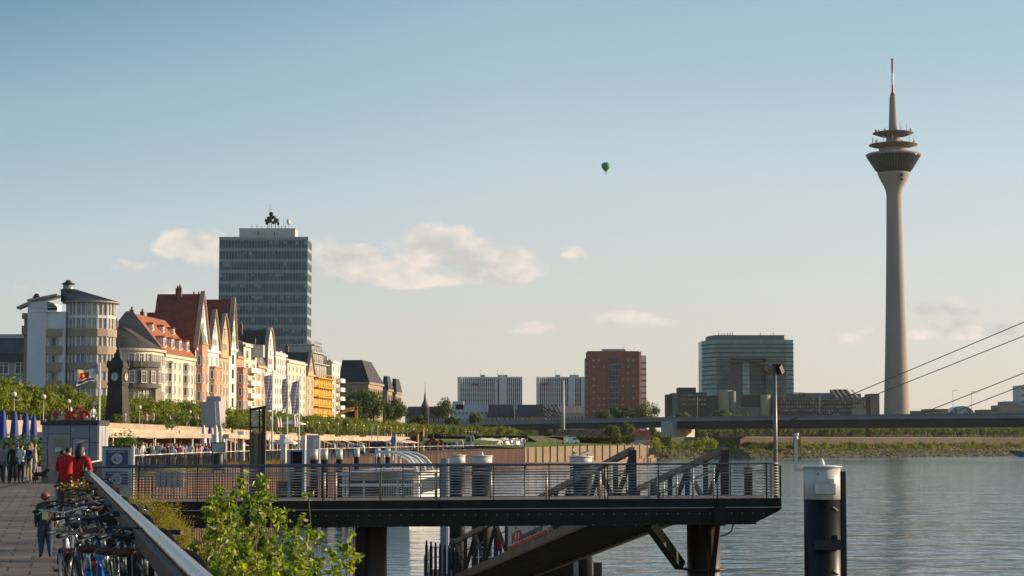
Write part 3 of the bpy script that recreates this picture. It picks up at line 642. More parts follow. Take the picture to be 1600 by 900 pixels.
# pier
a=P(1043,690,930)
mb=MB(); rr=R(-66); Mx=Matrix.Rotation(R(-25),4,'Z')
mb.box(-3.0,2.4,0,30,-6,11.0,0,Matrix.Rotation(R(-24),4,'Z')); 
o=mb.build('pier',mat('pier_concrete',(.50,.43,.35),.85,0,.15,.15),root,(Xp(1043,925),925,0))
for px,Y,dk in ((1020,940,0),(845,1050,1),(853,1052,1),(868,1040,1),(1247,905,2)):
    mb=MB(); mb.box(-1.1,1.1,0,8,0,9.5); mb.build('column',[mat('pier_dark',(.10,.07,.06),.8,0,.2,.2),mat('maroon_column',(.16,.04,.04),.7,0,.2,.2),mat('sand_column',(.45,.30,.17),.8,0,.2,.2)][dk],root,(Xp(px,Y),Y,0))
# stay cables
def cable(pa,pb,Ya,Yb,label,r=.16):
    a=P(*pa,Ya); b=P(*pb,Yb); mb=MB(); mb.tube([a,b],r*1.15,6); o=mb.build('stay_cable',mat('cable_grey',(.12,.12,.12),.6,.3,.1,1)); 
    d=(b-a); mb=MB(); mb.tube([b-d*.07,b-d*.0],[.35,.6],8); mb.build('cable_socket',M_bd,o)
    tag(o,label,'cable','bridge stay cables'); return o
cable((1640,486.5),(1218,664),795,880,'uppermost stay cable, ending on the deck behind the floodlight pole')
cable((1640,509),(1272,655),817,890,'second stay cable from the top, crossing the radio tower shaft')
cable((1640,567),(1412,657),795,836,'third stay cable, meeting the deck right of the radio tower')
cable((1640,586),(1480,648),817,850,'lowest stay cable, near the right edge above the arched hall')
# bridge lamps
for px,Y,yt,yb in ((1489,830,610,648),(1518,826,612,648),(1090,925,618,655),(1281,875,617,650)):
    mb=MB(); a=P(px,yb,Y+12); b=P(px,yt,Y+12); mb.tube([a,b],.1,5); o=mb.build('bridge_lamp_post',M_lgrey)
    mb=MB(); mb.beam(b,b+Vector((1.6,0,.1)),.3,.15); mb.build('lamp_head',M_lgrey,o)
    tag(o,{1489:'thin bridge lamp post left of the arched hall',1518:'thin bridge lamp post right of the arched hall',1090:'thin bridge lamp post over the left half of the parliament',1281:'thin bridge lamp post over the right half of the parliament'}[px],'lamp post','lamp posts on the bridge')
# cars on bridge
def mini_car(loc,rz,m,label,cat='car',van=False,grp=None,s=1):
    r=empty('parked_car' if not van else 'van',loc,label,cat,grp,rz); r.scale=(s,s,s)
    mb=MB(); L_=4.3 if not van else 5.2; hh=1.45 if not van else 2.3
    if van: prof=[(-2.6,.35),(-2.6,hh-.1),(-2.4,hh),(1.3,hh),(2.1,1.3),(2.6,1.1),(2.6,.35)]
    else: prof=[(-2.1,.3),(-2.15,.85),(-1.7,.95),(-1.2,1.4),(.3,1.45),(1.1,.95),(2.1,.8),(2.15,.3)]
    mb.prism(prof,'y',-.85,.85); mb.build('body',m,r)
    mb=MB(); 
    g=[(-1.5,.95),(-1.15,1.32),(.25,1.36),(.9,.95)] if not van else [(.2,1.3),(.2,2.05),(1.25,2.05),(1.9,1.3)]
    mb.prism(g,'y',-.87,.87); mb.build('side_glass',M_glass,r)
    for x in (-1.35,1.35):
        for y in (-.8,.8):
            mb=MB(); mb.tube([(x,y-.12,.33),(x,y+.12,.33)],.33,12); mb.build('wheel',M_black,r)
    return r
for i,(px,c,l) in enumerate(((1052,(.5,.52,.55),'silver car on the bridge over the pale pier'),(980,(.45,.46,.48),'grey car on the bridge approach right of the brick tower'),(1156,(.75,.74,.7),'white car on the bridge left of the floodlight pole'),(1308,(.7,.7,.68),'white car on the bridge in front of the parliament'),(1405,(.75,.73,.7),'white car on the bridge at the foot of the radio tower'),(1510,(.7,.68,.65),'white car on the bridge under the arched hall'))):
    Y=interp(sorted([(p,y) for p,y in BR]),px)+6
    mini_car((Xp(px,Y,12),Y,12.12),R(-10),mat('car_paint%d'%i,c,.3,.2,.05,1,coat=.6),l,grp='cars on the bridge')
# ================= riverside house row
FA=.09; FX=-113.0
def fY(px): return -FX/(FA-(px-800)/F)
FD=Vector((FA,1)).normalized(); RZ=math.atan2(1,FA)
cream=mat('cream_render',(.56,.47,.35),.85,0,.12,.4); cream2=mat('ivory_render',(.62,.55,.44),.85,0,.1,.4); whit=mat('white_render',(.74,.70,.64),.8,0,.08,.3)
ochre=mat('ochre_render',(.50,.36,.20),.85,0,.12,.4); pinkb=mat('pink_sandstone',(.48,.26,.17),.85,0,.2,.6); tanr=mat('tan_render',(.50,.36,.22),.85,0,.12,.5); dgr=mat('dark_stone_bay',(.10,.09,.075),.8,0,.2,.5)
Mslate2=mat('brown_slate',(.065,.055,.045),.7,0,.3,.8,.3,3)
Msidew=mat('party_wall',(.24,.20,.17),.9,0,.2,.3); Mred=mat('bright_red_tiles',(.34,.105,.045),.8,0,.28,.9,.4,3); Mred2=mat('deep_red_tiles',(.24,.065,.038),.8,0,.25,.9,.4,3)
Mgw=mat('house_glass',(.05,.045,.045),.12,0,.4,.8,spec=.8)
def house(name,label,px0,px1,eave,wall,depth=15,roof=None,rm=None,rh=6,rows=5,cols=3,z0=2.8,bays=(),wf=None,ww=1.15,wh=2.0,kind='cross',side=None,zbot=3.4,gab=None,skip=(),ground=True):
    Ya,Yb=fY(px0),fY(px1); u=(Yb-Ya)/FD.y; X=FX+FA*Ya
    H=Zp(eave,(Ya+Yb)/2)-z0
    r=empty(name,(X,Ya,z0),label,'building',None,RZ)
    w=u-.03
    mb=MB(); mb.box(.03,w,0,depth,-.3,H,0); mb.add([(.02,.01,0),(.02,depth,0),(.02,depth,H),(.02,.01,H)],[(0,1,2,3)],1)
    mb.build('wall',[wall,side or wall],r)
    ct=MB(); ct.box(0,w+.02,-.45,-.01,H-.55,H+.02); ct.box(.02,w,-.22,-.01,zbot-.5,zbot-.2)
    for i in range(1,rows): 
        if rnd.random()<.5: ct.box(.02,w,-.12,-.01,zbot+(H-zbot-.8)*i/rows-.16,zbot+(H-zbot-.8)*i/rows)
    ct.build('cornice',wall,r)
    fh=(H-zbot-.8)/rows
    bayr=[]
    for (a,b,za,zc,m,d) in bays:
        mb=MB(); mb.prism([(w*a,0),(w*a+.5,-d),(w*b-.5,-d),(w*b,0)],'z',H*za,H*zc); mb.prism([(w*a-.2,0),(w*a+.3,-d-.25),(w*b-.3,-d-.25),(w*b+.2,0)],'z',H*zc,H*zc+.3); bo=mb.build('bay',m,r); bayr.append((w*a,w*b,H*za,H*zc,d))
    for i in range(rows):
        zc=zbot+fh*(i+.5)
        for j in range(cols):
            x=w*(j+.5)/cols; off=0
            for (a,b,za,zt,d) in bayr:
                if a-.2<x<b+.2 and za<zc<zt: off=-d; x=min(max(x,a+.5+ww/2),b-.5-ww/2)
            window(r,x,zc,ww,min(wh,fh*.66),fr=wf or whit,gl=Mgw,kind=kind,off=off)
        for (a,b,za,zt,d) in bayr:
            if za<zc<zt:
                o=link('window',win_mesh(.8,min(wh,fh*.62),wf or whit,Mgw,'plain'),r,(a+.2,-d*.5,zc)); o.rotation_euler=(0,0,-math.atan2(d,.5))
    if ground:
        for j in range(cols):
            mb=MB(); x=w*(j+.5)/cols; mb.box(x-1,x+1,-.15,-.02,.2,2.5); mb.build('shop_window',M_glass,r)
    rf=None
    if roof=='street':   # ridge parallel to the street
        mb=MB(); mb.prism([(-.5,H+.02),(depth*.45,H+rh),(depth*.55,H+rh),(depth+.3,H+.02)],'x',.02,w,0); rf=mb.build('roof',rm,r)
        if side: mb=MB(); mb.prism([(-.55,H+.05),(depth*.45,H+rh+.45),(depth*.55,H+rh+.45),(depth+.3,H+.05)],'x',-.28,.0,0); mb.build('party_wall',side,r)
    elif roof=='mansard':
        mb=MB(); mb.prism([(-.3,H+.02),(1.6,H+rh*.7),(depth*.5,H+rh),(depth,H+rh*.7),(depth+.2,H)],'x',.02,w); rf=mb.build('roof',rm,r)
    elif roof=='gable':  # gable wall faces the street
        wd=w; prof=gab or [(0,0),(.5,1),(1,0)]
        mb=MB(); mb.prism([(.03+wd*a*.995,H+.0+rh*b) for a,b in prof],'y',-.05,.5); mb.build('gable',wall,r)
        mb=MB(); mb.prism([(.02,H+.02),(wd*.5,H+rh-.5),(wd-.02,H+.02)],'y',.51,depth); rf=mb.build('roof',rm,r)
        mb=MB()
        for (a,b),(c,d) in zip(prof,prof[1:]): mb.beam((wd*a,-.1,H+rh*b+.1),(wd*c,-.1,H+rh*d+.1),.9,.3)
        mb.build('gable_coping',mat('coping',(.40,.28,.20),.8,0,.2,.5),r)
        n=max(1,int(rh/3.4))
        for i in range(n):
            z=H+rh*(.12+.62*i/n)+.9; window(r,wd*.5,z,1.1,1.7,fr=whit,gl=Mgw,kind='arch' if i==n-1 else 'cross',off=-.06)
            if i==0 and n>1:
                for s_ in (-.17,.17): window(r,wd*(.5+s_),z,.9,1.5,fr=whit,gl=Mgw,off=-.06)
    elif roof=='flat':
        mb=MB(); mb.box(.02,w,.2,depth,H+.02,H+.5); rf=mb.build('roof',M_lgrey,r)
    if rf is not None and roof!='flat':
        for k in range(2):
            mb=MB(); x=w*rnd.uniform(.15,.85); y=depth*rnd.uniform(.4,.6); zt=H+rh*.95; mb.box(x-.5,x+.5,y-.4,y+.4,zt-2.5,zt+1.6); 
            for q_ in (-.25,.25): mb.tube([(x+q_,y,zt+1.6),(x+q_,y,zt+2.2)],.16,6)
            mb.build('chimney',mat('chimney_brick',(.20,.09,.06),.85,0,.2,1),rf)
    return r,w,H,fh
def dormers(r,w,H,n,rh,depth,m,rm,z=.25,wd=1.3,hh=1.5):
    for k in range(n):
        x=w*(k+.5)/n; mb=MB(); y=-.5+depth*.45*z; mb.box(x-wd/2,x+wd/2,y,y+2.2,H+rh*z-.2,H+rh*z+hh,0); mb.prism([(x-wd/2-.15,H+rh*z+hh),(x+wd/2+.15,H+rh*z+hh),(x,H+rh*z+hh+.5)],'y',y-.15,y+2.6,1)
        d=mb.build('dormer',[m,rm],r); window(d,x,H+rh*z+hh*.5,wd*.7,hh*.75,fr=whit,gl=Mgw,off=y)
# corner house: rounded corner turned to the viewer
def corner_house():
    Ya,Yb=fY(229),fY(256); Y0=Ya
    X=FX+FA*Ya; r=empty('corner_house',(X,Ya,2.8),'cream corner house with rounded end and big dark slate roof beside the clock tower','building',None,RZ)
    H=Zp(545,fY(215))-2.8; u=(Yb-Ya)/FD.y; w=u-.1; D=26
    # plan: side wall facing the viewer, rounded corner radius 6
    Rr=5.2
    arc=[(Rr-Rr*math.cos(t),Rr-Rr*math.sin(t)) for t in [PI/2*i/10 for i in range(11)]]
    pl=arc+[(w,0),(w,D),(0,D)]
    mb=MB(); mb.prism(pl,'z',-.3,H); mb.build('wall',cream2,r)
    off_=lambda d:[((Rr)-(Rr+d)*math.cos(t),Rr-(Rr+d)*math.sin(t)) for t in [PI/2*i/10 for i in range(11)]]
    mb=MB(); mb.prism(off_(.6)+[(w,-.6),(w,D),(-.6,D)],'z',H,H+.5); mb.build('cornice',cream,r)
    # dark bay ring on second level
    ar=[((Rr)-(Rr+1.2)*math.cos(t),Rr-(Rr+1.2)*math.sin(t)) for t in [-.75+(PI/2+.75)*i/10 for i in range(11)]]
    z1,z2=Zp(602,Ya)-2.8,Zp(573,Ya)-2.8
    mb=MB(); mb.prism(ar+[(Rr,.5),(.5,7)],'z',z1,z2); 
    mb.build('bay',dgr,r)
    mb=MB(); ar2=[((Rr)-(Rr+1.6)*math.cos(t),Rr-(Rr+1.6)*math.sin(t)) for t in [-.75+(PI/2+.75)*i/10 for i in range(11)]]
    mb.prism(ar2+[(Rr,.5),(.5,7)],'z',z2,z2+1.2); mb.prism(ar2+[(Rr,.5),(.5,7)],'z',z1-.5,z1); mb.build('bay_cornice',dgr,r)
    def wat(t,z,ex,w_,h_,m=whit):
        nx,ny=-math.cos(t),-math.sin(t); x=Rr+(Rr+ex)*nx; y=Rr+(Rr+ex)*ny
        o=link('window',win_mesh(w_,h_,m,Mgw,'cross'),r,(x,y,z)); o.rotation_euler=(0,0,math.atan2(ny,nx)+PI/2)
    for yrow,hh in ((560,2.2),(588,2.4),(617,2.2),(640,2.2)):
        z=Zp(yrow,Ya)-2.8
        for t in (-.02,.38,.78,1.15): wat(t,z,1.22 if yrow==588 else .02,1.25,hh)
        for x in [w*.30+k*(w*.68)/6 for k in range(7)]: window(r,x,z,1.1,hh,fr=whit,gl=Mgw,off=-1.0 if (w*.3<x<w*.58 and yrow in(588,)) else 0)
        for y in (8,12,16,20): window(r,y,z,1.2,hh,face='side',fr=whit,gl=Mgw)
    mb=MB(); mb.prism([(w*.27,0),(w*.27,-1),(w*.62,-1),(w*.62,0)],'z',0,Zp(572,fY(240))-2.8); mb.build('bay',mat('olive_bay',(.26,.22,.16),.85,0,.15,.5),r)
    rh=Zp(505,fY(215))-2.8-H
    inn=[(4.5+Rr*.2,9.5),(5,9),(5.3,8.6),(5.8,8.3),(6.2,8),(w,9)]
    base=off_(.3)+[(w,-.3)]
    top=[(7,10-.3*i) for i in range(11)]+[(w,7)]
    vs=[(x,y,H+.5) for x,y in base]+[(x,y,H+rh) for x,y in top]; n=len(base)
    mb=MB(); mb.add(vs,[(i,i+1,n+i+1,n+i) for i in range(n-1)])
    mb.add([(-.3,Rr,H+.5),(-.3,D,H+.5),(7,D-6,H+rh),(7,10,H+rh),(w,7,H+rh),(w,D-6,H+rh),(w,-.3,H+.5),(w,D,H+.5)],[(0,1,2,3),(3,2,5,4),(6,4,5,7),(1,7,5,2)]); rf=mb.build('roof',Mslate2,r)
    for x,y in ((7,9),(8,14),(7.4,18),(9,22)):
        mb=MB(); mb.box(x-.5,x+.5,y-.9,y+.9,H+rh-1.5,H+rh+1.3); 
        for k in (-.6,0,.6): mb.tube([(x,y+k,H+rh+1.3),(x,y+k,H+rh+1.9)],.18,6)
        mb.build('chimney',mat('chimney_brick',(.20,.09,.06),.85,0,.2,1),rf)
corner_house()
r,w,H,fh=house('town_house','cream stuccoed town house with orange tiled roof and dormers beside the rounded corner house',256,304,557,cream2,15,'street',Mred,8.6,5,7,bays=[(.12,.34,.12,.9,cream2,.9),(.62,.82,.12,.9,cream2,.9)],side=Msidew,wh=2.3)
dormers(r,w,H,4,8.6,15,whit,Mred,.18,2.0,2.0); dormers(r,w,H,3,8.6,15,whit,Mred,.62,1.1,1.1)
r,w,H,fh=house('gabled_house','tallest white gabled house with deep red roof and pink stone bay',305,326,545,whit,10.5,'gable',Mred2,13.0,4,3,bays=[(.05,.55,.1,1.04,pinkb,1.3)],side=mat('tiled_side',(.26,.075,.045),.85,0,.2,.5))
mb=MB(); mb.add([(w*.12,-1.35,H*1.04),(w*.48,-1.35,H*1.04),(w*.45,0,H*1.04),(w*.12,0,H*1.04),(w*.3,0,H*1.04+6)],[(0,1,4),(1,2,4),(2,3,4),(3,0,4),(0,3,2,1)]); mb.build('bay_roof',mat('patina_slate',(.16,.16,.14),.7,0,.2,1),r)
house('gabled_house','second white gabled house with red roof and pink stone bay, lower than its neighbour',326.5,342,548,whit,16,'gable',Mred2,9.5,5,2,bays=[(.05,.95,.08,.80,pinkb,1.1)],gab=[(0,0),(.12,.35),(.32,.7),(.5,1),(.68,.7),(.88,.35),(1,0)])
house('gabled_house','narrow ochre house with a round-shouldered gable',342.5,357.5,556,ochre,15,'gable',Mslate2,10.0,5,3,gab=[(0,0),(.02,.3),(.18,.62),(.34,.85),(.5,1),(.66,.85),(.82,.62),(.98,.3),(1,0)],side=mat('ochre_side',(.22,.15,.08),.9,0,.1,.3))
house('gabled_house','slim white gabled house with tall steep red roof and dark window frames',358,369,545,whit,19,'gable',Mred2,12.5,5,1,wf=mat('purple_frames',(.10,.04,.05),.6,0,.1,1),ww=1.5,bays=[])
house('town_house','pink stone house with stacked balconies right of the slim white gable',369.5,380,557,pinkb,14,'mansard',Mslate2,4.5,5,2,bays=[(.1,.9,.1,.85,pinkb,1.4)])
def balconies(r,w,H,fh,rows,x0,x1,m,d=1.5,zbot=3.4,n=None):
    for i in range(n or rows):
        z=zbot+fh*i+fh*.1; mb=MB(); mb.box(w*x0,w*x1,-d,-.02,z-.2,z); mb.box(w*x0,w*x1,-d,-d+.12,z,z+1.05); mb.box(w*x0,w*x0+.12,-d+.12,-.02,z,z+1.05); mb.box(w*x1-.12,w*x1,-d+.12,-.02,z,z+1.05); mb.build('balcony',m,r)
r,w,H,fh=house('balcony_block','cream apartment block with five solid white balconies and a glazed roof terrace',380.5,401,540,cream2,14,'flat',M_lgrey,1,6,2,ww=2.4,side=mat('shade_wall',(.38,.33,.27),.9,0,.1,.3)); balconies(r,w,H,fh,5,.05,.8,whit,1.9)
r,w,H,fh=house('town_house','narrow tan town house with grey mansard dormers beside the white balconies',401.5,414.5,572,tanr,14,'mansard',mat('zinc_mansard',(.15,.135,.125),.5,0,.2,.5),7.0,4,2); dormers(r,w,H,1,7,14,tanr,M_dark,.12,2.0,2.6)
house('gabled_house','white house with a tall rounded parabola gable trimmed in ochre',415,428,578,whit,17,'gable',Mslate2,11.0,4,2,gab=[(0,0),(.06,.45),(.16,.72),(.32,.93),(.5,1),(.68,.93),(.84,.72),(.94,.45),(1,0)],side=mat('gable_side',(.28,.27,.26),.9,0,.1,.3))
house('apartment_block','plain white apartment block with small windows right of the parabola gable',428.5,447,553,whit,14,'flat',M_lgrey,1,7,5,ww=1.2,wh=1.6)
house('apartment_block','pale yellow corner block with attic storey, its shaded side wall turned to the river terrace',449,478,566,cream2,18,'flat',M_lgrey,1,7,5,ww=1.1,wh=1.6,side=mat('shade_side',(.33,.26,.20),.9,0,.1,.4))  # darker side material: shade painted into the camera-facing wall
house('gabled_house','slender tan house with a pointed gable between the pale yellow corner block and the scaffolding',479,491,585,tanr,14,'gable',Mslate2,7.0,5,2)
r,w,H,fh=house('construction_block','block under construction behind yellow scaffolding netting with grey unfinished upper floors',491.5,518,592,mat('netting_yellow',(.62,.36,.035),.7,0,.25,.8,trans=.0),14,None,None,1,4,3,ground=False)
Msc=mat('scaffold_yellow',(.70,.42,.04),.6,0,.2,1)
for i in range(7):
    mb=MB(); z=1+ (H-1)*i/6; mb.box(-.9,w+.2,-1.5,-.3,z-.12,z+.1,0); mb.box(-.9,-.05,-1.5,8,z-.12,z+.1,0); mb.tube([(-.9,-1.5,z+1),(w,-1.5,z+1)],.08,5)
    mb.build('scaffold_deck',Msc,r)
for k in range(9):
    mb=MB(); mb.tube([(-.9+(w+.9)*k/8,-1.5,-.3),(-.9+(w+.9)*k/8,-1.5,H+1.2)],.1,5); mb.build('scaffold_pole',Msc,r)
for k,(a,b,zz,zt) in enumerate(((.0,1,0,4.6),(.25,1,4.6,8.0),(.5,.95,8,10.5))):
    mb=MB(); mb.box(w*a,w*b,1.5+k,13,H+zz,H+zt-.3,0); mb.box(w*a-.5,w*b,.6+k,13,H+zt-.3,H+zt,1); 
    for q_ in range(8): mb.tube([(w*a+(w*(b-a))*q_/7,.8+k,H+zz),(w*a+(w*(b-a))*q_/7,.8+k,H+zt+.9)],.09,5,1)
    mb.build('upper_floor',[mat('raw_concrete',(.36,.35,.33),.9,0,.2,.5),M_lgrey],r)
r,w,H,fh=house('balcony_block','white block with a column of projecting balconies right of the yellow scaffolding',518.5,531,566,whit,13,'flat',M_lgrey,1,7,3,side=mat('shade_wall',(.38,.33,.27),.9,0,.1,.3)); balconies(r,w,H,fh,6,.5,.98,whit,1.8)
# roof clutter on the row
for px,y,Y in ((405,537,520),(433,546,570),(462,560,610),(507,554,660),(520,560,680)):
    p=P(px-6,y+6,Y+8); mb=MB(); mb.box(-2.2,2.2,-2,2,-2.5,.6); mb.tube([(0,0,.6),(0,0,2.4)],.08,5); o=mb.build('roof_plant_room',M_lgrey,None,p)
    tag(o,{405:'small pale plant room on the roofs near the grey mansard house',433:'small pale plant room on the roof of the plain white apartment block',462:'small pale plant room on the roof of the pale yellow corner block',507:'small pale plant room above the construction block',520:'small pale plant room above the block with projecting balconies'}[px],'roof structure')
# big stone buildings with dark hipped roofs
def hip_block(label,px0,pxc,px1,eL,eR,ridge,Y,grp=None,m=None,ridge0=None):
    # camera-facing wall from px0 to pxc, sunlit flank from pxc to px1
    m=m or mat('grey_brown_stone',(.33,.25,.17),.85,0,.15,.3)
    X1=Xp(pxc,Y); w=X1-Xp(px0,Y); H=Zp(eL,Y)-2.8
    Y2=Y; ang=math.atan2(1,.09)
    Yb=Y
    while Yb<Y+120 and 800+F*(X1+.09*(Yb-Y))/Yb<px1: Yb+=.5
    D=(Yb-Y)/FD.y; r=empty('stone_office',(X1,Y,2.8),label,'building',grp,RZ)
    mb=MB(); mb.box(0,D,0,w,-.3,H); mb.build('wall',m,r)
    mb=MB(); mb.box(-.5,D+.5,-.5,w,H,H+.7); mb.build('cornice',m,r)
    zr=Zp(ridge,Y+D/2)-2.8; mb=MB()
    mb.add([(-.5,-.5,H+.7),(D+.5,-.5,H+.7),(D+.5,w,H+.7),(-.5,w,H+.7),(D*.22,w*.33,zr),(D*.85,w*.33,zr),(D*.85,w,zr),(D*.22,w,zr)],[(0,1,5,4),(1,2,6,5),(2,3,7,6),(3,0,4,7),(4,5,6,7),(0,3,2,1)]); mb.build('roof',mat('anthracite_roof',(.035,.033,.036),.7,0,.3,.4),r)
    for i in range(5):
        z=H*(i+.6)/5.3
        for k in range(int(D/4)): window(r,2+k*4,z,1.3,2.2,fr=m,gl=Mgw,kind='plain')
        for k in range(int(w/4)): window(r,2+k*4,z,1.3,2.0,face='side',fr=m,gl=Mgw,kind='plain')
    return r
hip_block('largest stone office with big black hipped roof behind the round trees',528,575,598,600,607,564,705)
hip_block('middle of the three black roofed stone offices at the end of the row',597,605,613,611,611,588,800)
hip_block('smallest and rightmost black roofed stone office at the end of the row',611,618,627,615,615,592,860)
# ---- round white apartment tower, left
def round_tower():
    Y=352; cx=Xp(131,Y); z0=2.8; z=lambda y:Zp(y,Y)-z0; s=Y/F
    r=empty('round_apartment_tower',(cx,Y+4.5,z0),'white polygonal apartment tower with lantern topped metal roof at the left','building')
    Mw=mat('shaded_white_render',(.66,.66,.64),.8,0,.06,.3); Mt=mat('taupe_band',(.36,.27,.19),.85,0,.1,.3); Mz=mat('zinc_roof',(.36,.32,.29),.55,.0,.2,1,streak=1); Mcur=mat('curtained_glass',(.36,.34,.30),.25,0,.25,1.2,spec=.8); Mbg=mat('bluish_glass',(.16,.20,.24),.15,0,.3,1,spec=.8)
    RAD=38*s; n=14; q=lambda px:(px-131)*s
    ph=PI/n
    def ring(rad,za,zc,m,name,mi=None):
        mb=MB(); mb.prism([(rad*math.cos(2*PI*k/n+ph),rad*math.sin(2*PI*k/n+ph)) for k in range(n)],'z',za,zc); return mb.build(name,m,r)
    ring(RAD-.15,-.3,z(472),Mw,'wall')
    # flat wing on the left
    mb=MB(); mb.box(q(38),q(68),-3.6,8,-.3,z(470)); mb.build('side_wing',mat('wing_white',(.60,.62,.64),.8,0,.06,.3),r)
    mb=MB(); mb.box(q(68)+.01,q(97),-3.2,8,-.3,z(486)); mb.build('link_wing',Mw,r)
    mb=MB(); mb.box(q(41),q(84),-3.75,-3.62,z(487),z(484)); mb.box(q(41),q(84),-3.75,-3.65,z(480),z(479)); mb.build('terrace_parapet',Mw,r)
    for k in range(6): 
        mb=MB(); x=q(47+k*6); mb.sphere((x,-2.6,z(481)),.45+.2*rnd.random(),8); mb.build('potted_plant',mat('dark_plant',(.03,.035,.015),.9,0,.3,3),r)
    fl=[(472,512,2,(513,525)),(525,540,1,(540,553)),(553,566,1,(566,580)),(580,594,1,(594,606)),(606,622,1,(622,634)),(634,650,1,(650,668))]
    for i,(ya,yb,kk,(ba,bb)) in enumerate(fl):
        for k in range(n):
            a0=2*PI*k/n+ph; a1=2*PI*(k+1)/n+ph; am=(a0+a1)/2
            if math.sin(am)>.35: continue
            A=Vector((RAD*math.cos(a0),RAD*math.sin(a0),0)); B=Vector((RAD*math.cos(a1),RAD*math.sin(a1),0)); nn=Vector((math.cos(am),math.sin(am),0)); t=(B-A)
            mb=MB(); za,zc=z(yb),z(ya)
            def qd(f0,f1,zl,zh,o,mi):
                p=A+t*f0+nn*o; p2=A+t*f1+nn*o; mb.beam((*(p+(p2-p)*.5).xy,(zl+zh)/2),(*(p+(p2-p)*.5).xy,(zl+zh)/2+.001),.01) if False else None
                mb.add([(p.x,p.y,zl),(p2.x,p2.y,zl),(p2.x,p2.y,zh),(p.x,p.y,zh)],[(0,1,2,3)],mi)
            qd(0,1,za,zc,-.1,1)
            for f in (0,.47,.94): 
                p=A+t*(f+.03)+nn*.0; mb.beam((p.x,p.y,za),(p.x,p.y,zc),.2,.2,0)
            if kk==2:
                zm=z(494); p=A; mb.beam((A.x,A.y,zm),(B.x,B.y,zm),.2,.5,0)
            mb.build('window_band',[whit,Mcur if (i<2 or k%3) else Mbg],r)
        ring(RAD+.28,z(bb),z(ba),Mt,'parapet_band')
        mb=MB(); mb.box(q(68)+.02,q(92),-3.75,-3.0,z(bb),z(ba)); mb.build('parapet_band',Mt,r)
        if i>0 :
            for px in (73,79,85): 
                window(r,q(px),(z(ya)+z(yb))/2,.7 if px!=79 else .9,z(ya)-z(yb)-.1,fr=whit,gl=Mgw if px==79 else Mcur,kind='plain',off=-3.2)
    # roof
    mb=MB(); rr=RAD+.75
    prof=[(rr,z(472)),(rr,z(470)),(11.5*s,z(450)),(11*s,z(450))]; mb.lathe(prof,n*2,0); rf=mb.build('roof',Mz,r)
    for k in range(42):
        a=2*PI*k/42; mb=MB() if k==0 else mb; 
        mb.beam((rr*math.cos(a),rr*math.sin(a),z(470)+.06),(11.5*s*math.cos(a),11.5*s*math.sin(a),z(450)+.06),.12,.14)
    mb.build('roof_seams',mat('seam_dark',(.10,.085,.08),.5,.3,.1,1),rf)
    cxx=q(94)
    lr=empty  # lantern sits over the left half of the roof
    mb=MB(); mb.lathe([(10*s,z(452)),(8.5*s,z(447)),(8.3*s,z(441.5))],10,0); 
    mb.lathe([(11*s,z(441.4)),(10.5*s,z(440)),(4.5*s,z(437.5)),(4.2*s,z(436)),(3.5*s,z(434.6)),(.5*s,z(434.4))],10,1); l=mb.build('lantern',[Mcur,M_dark],r)
    for o in (rf,l): o.location=(0,0,0)
    l.location=(q(94)-0,0,0)
    # skew cone apex towards the lantern
    me=rf.data
    zt=z(450); zb_=z(470)
    for vv in me.vertices:
        t=max(0,(vv.co.z-zb_)/(zt-zb_)); vv.co.x+=q(94)*min(t,1)
    for ch in rf.children:
        for vv in ch.data.vertices:
            t=max(0,(vv.co.z-zb_)/(zt-zb_)); vv.co.x+=q(94)*min(t,1)
    mb=MB(); mb.add([(q(38),-3.6,z(470)),(q(52),-3.6,z(471)),(q(84),-3.6,z(460)),(q(84),-3.6,z(463)),(q(38),4,z(470)),(q(84),4,z(458))],[(0,1,3,2),(0,2,5,4)]); mb.beam((q(38),-3.9,z(469)),(q(85),-3.9,z(460)),.6,.35); mb.beam((q(22),-3,z(481)),(q(40),-3,z(473)),2.5,.4); mb.build('canopy_roof',Mz,r)
    mb=MB(); mb.box(q(40),q(48),-1,2,z(468),z(461)); mb.sphere((q(44),0,z(460)),.5,8); mb.build('chimney',M_dark,r)
    mb=MB(); mb.box(q(25),q(37.5),0,6,-.3,z(489)); mb.box(q(23),q(38),-.8,0,z(521),z(507)); mb.box(q(23),q(38),-.8,0,z(496),z(487)); mb.build('stair_tower',Mt,r)
round_tower()
def dark_house():
    Y=375; x0=Xp(-35,Y); w=Xp(37,Y)-x0; z=lambda y:Zp(y,Y)-2.8
    r=empty('slate_roofed_house',(x0,Y,2.8),'house with dark glazed slate roof at the left edge behind the trees','building')
    box_part('wall',mat('shade_grey_wall',(.30,.31,.33),.8,0,.1,.3),r,0,w,0,14,-.3,z(566))
    mb=MB(); mb.prism([(-.4,z(566)),(-.4,z(552)),(3,z(527)),(12,z(520)),(14,z(566))],'x',-.3,w-.02); rf=mb.build('roof',Ms,r)
    for px in (4,16,27): 
        mb=MB(); mb.beam(((px+35)*Y/F,.9,z(545)),((px+35)*Y/F,2.0,z(537)),1.8,.15); mb.build('skylight',mat('skylight',(.2,.23,.25),.1,0,.1,1),rf)
    for px in (3,30): window(r,(px+35)*Y/F,z(575),2,2,fr=whit)
    mb=MB(); mb.box(0,w,2.5,3,z(524),z(521)); mb.build('eaves_lights',M_lgrey,rf)
dark_house()
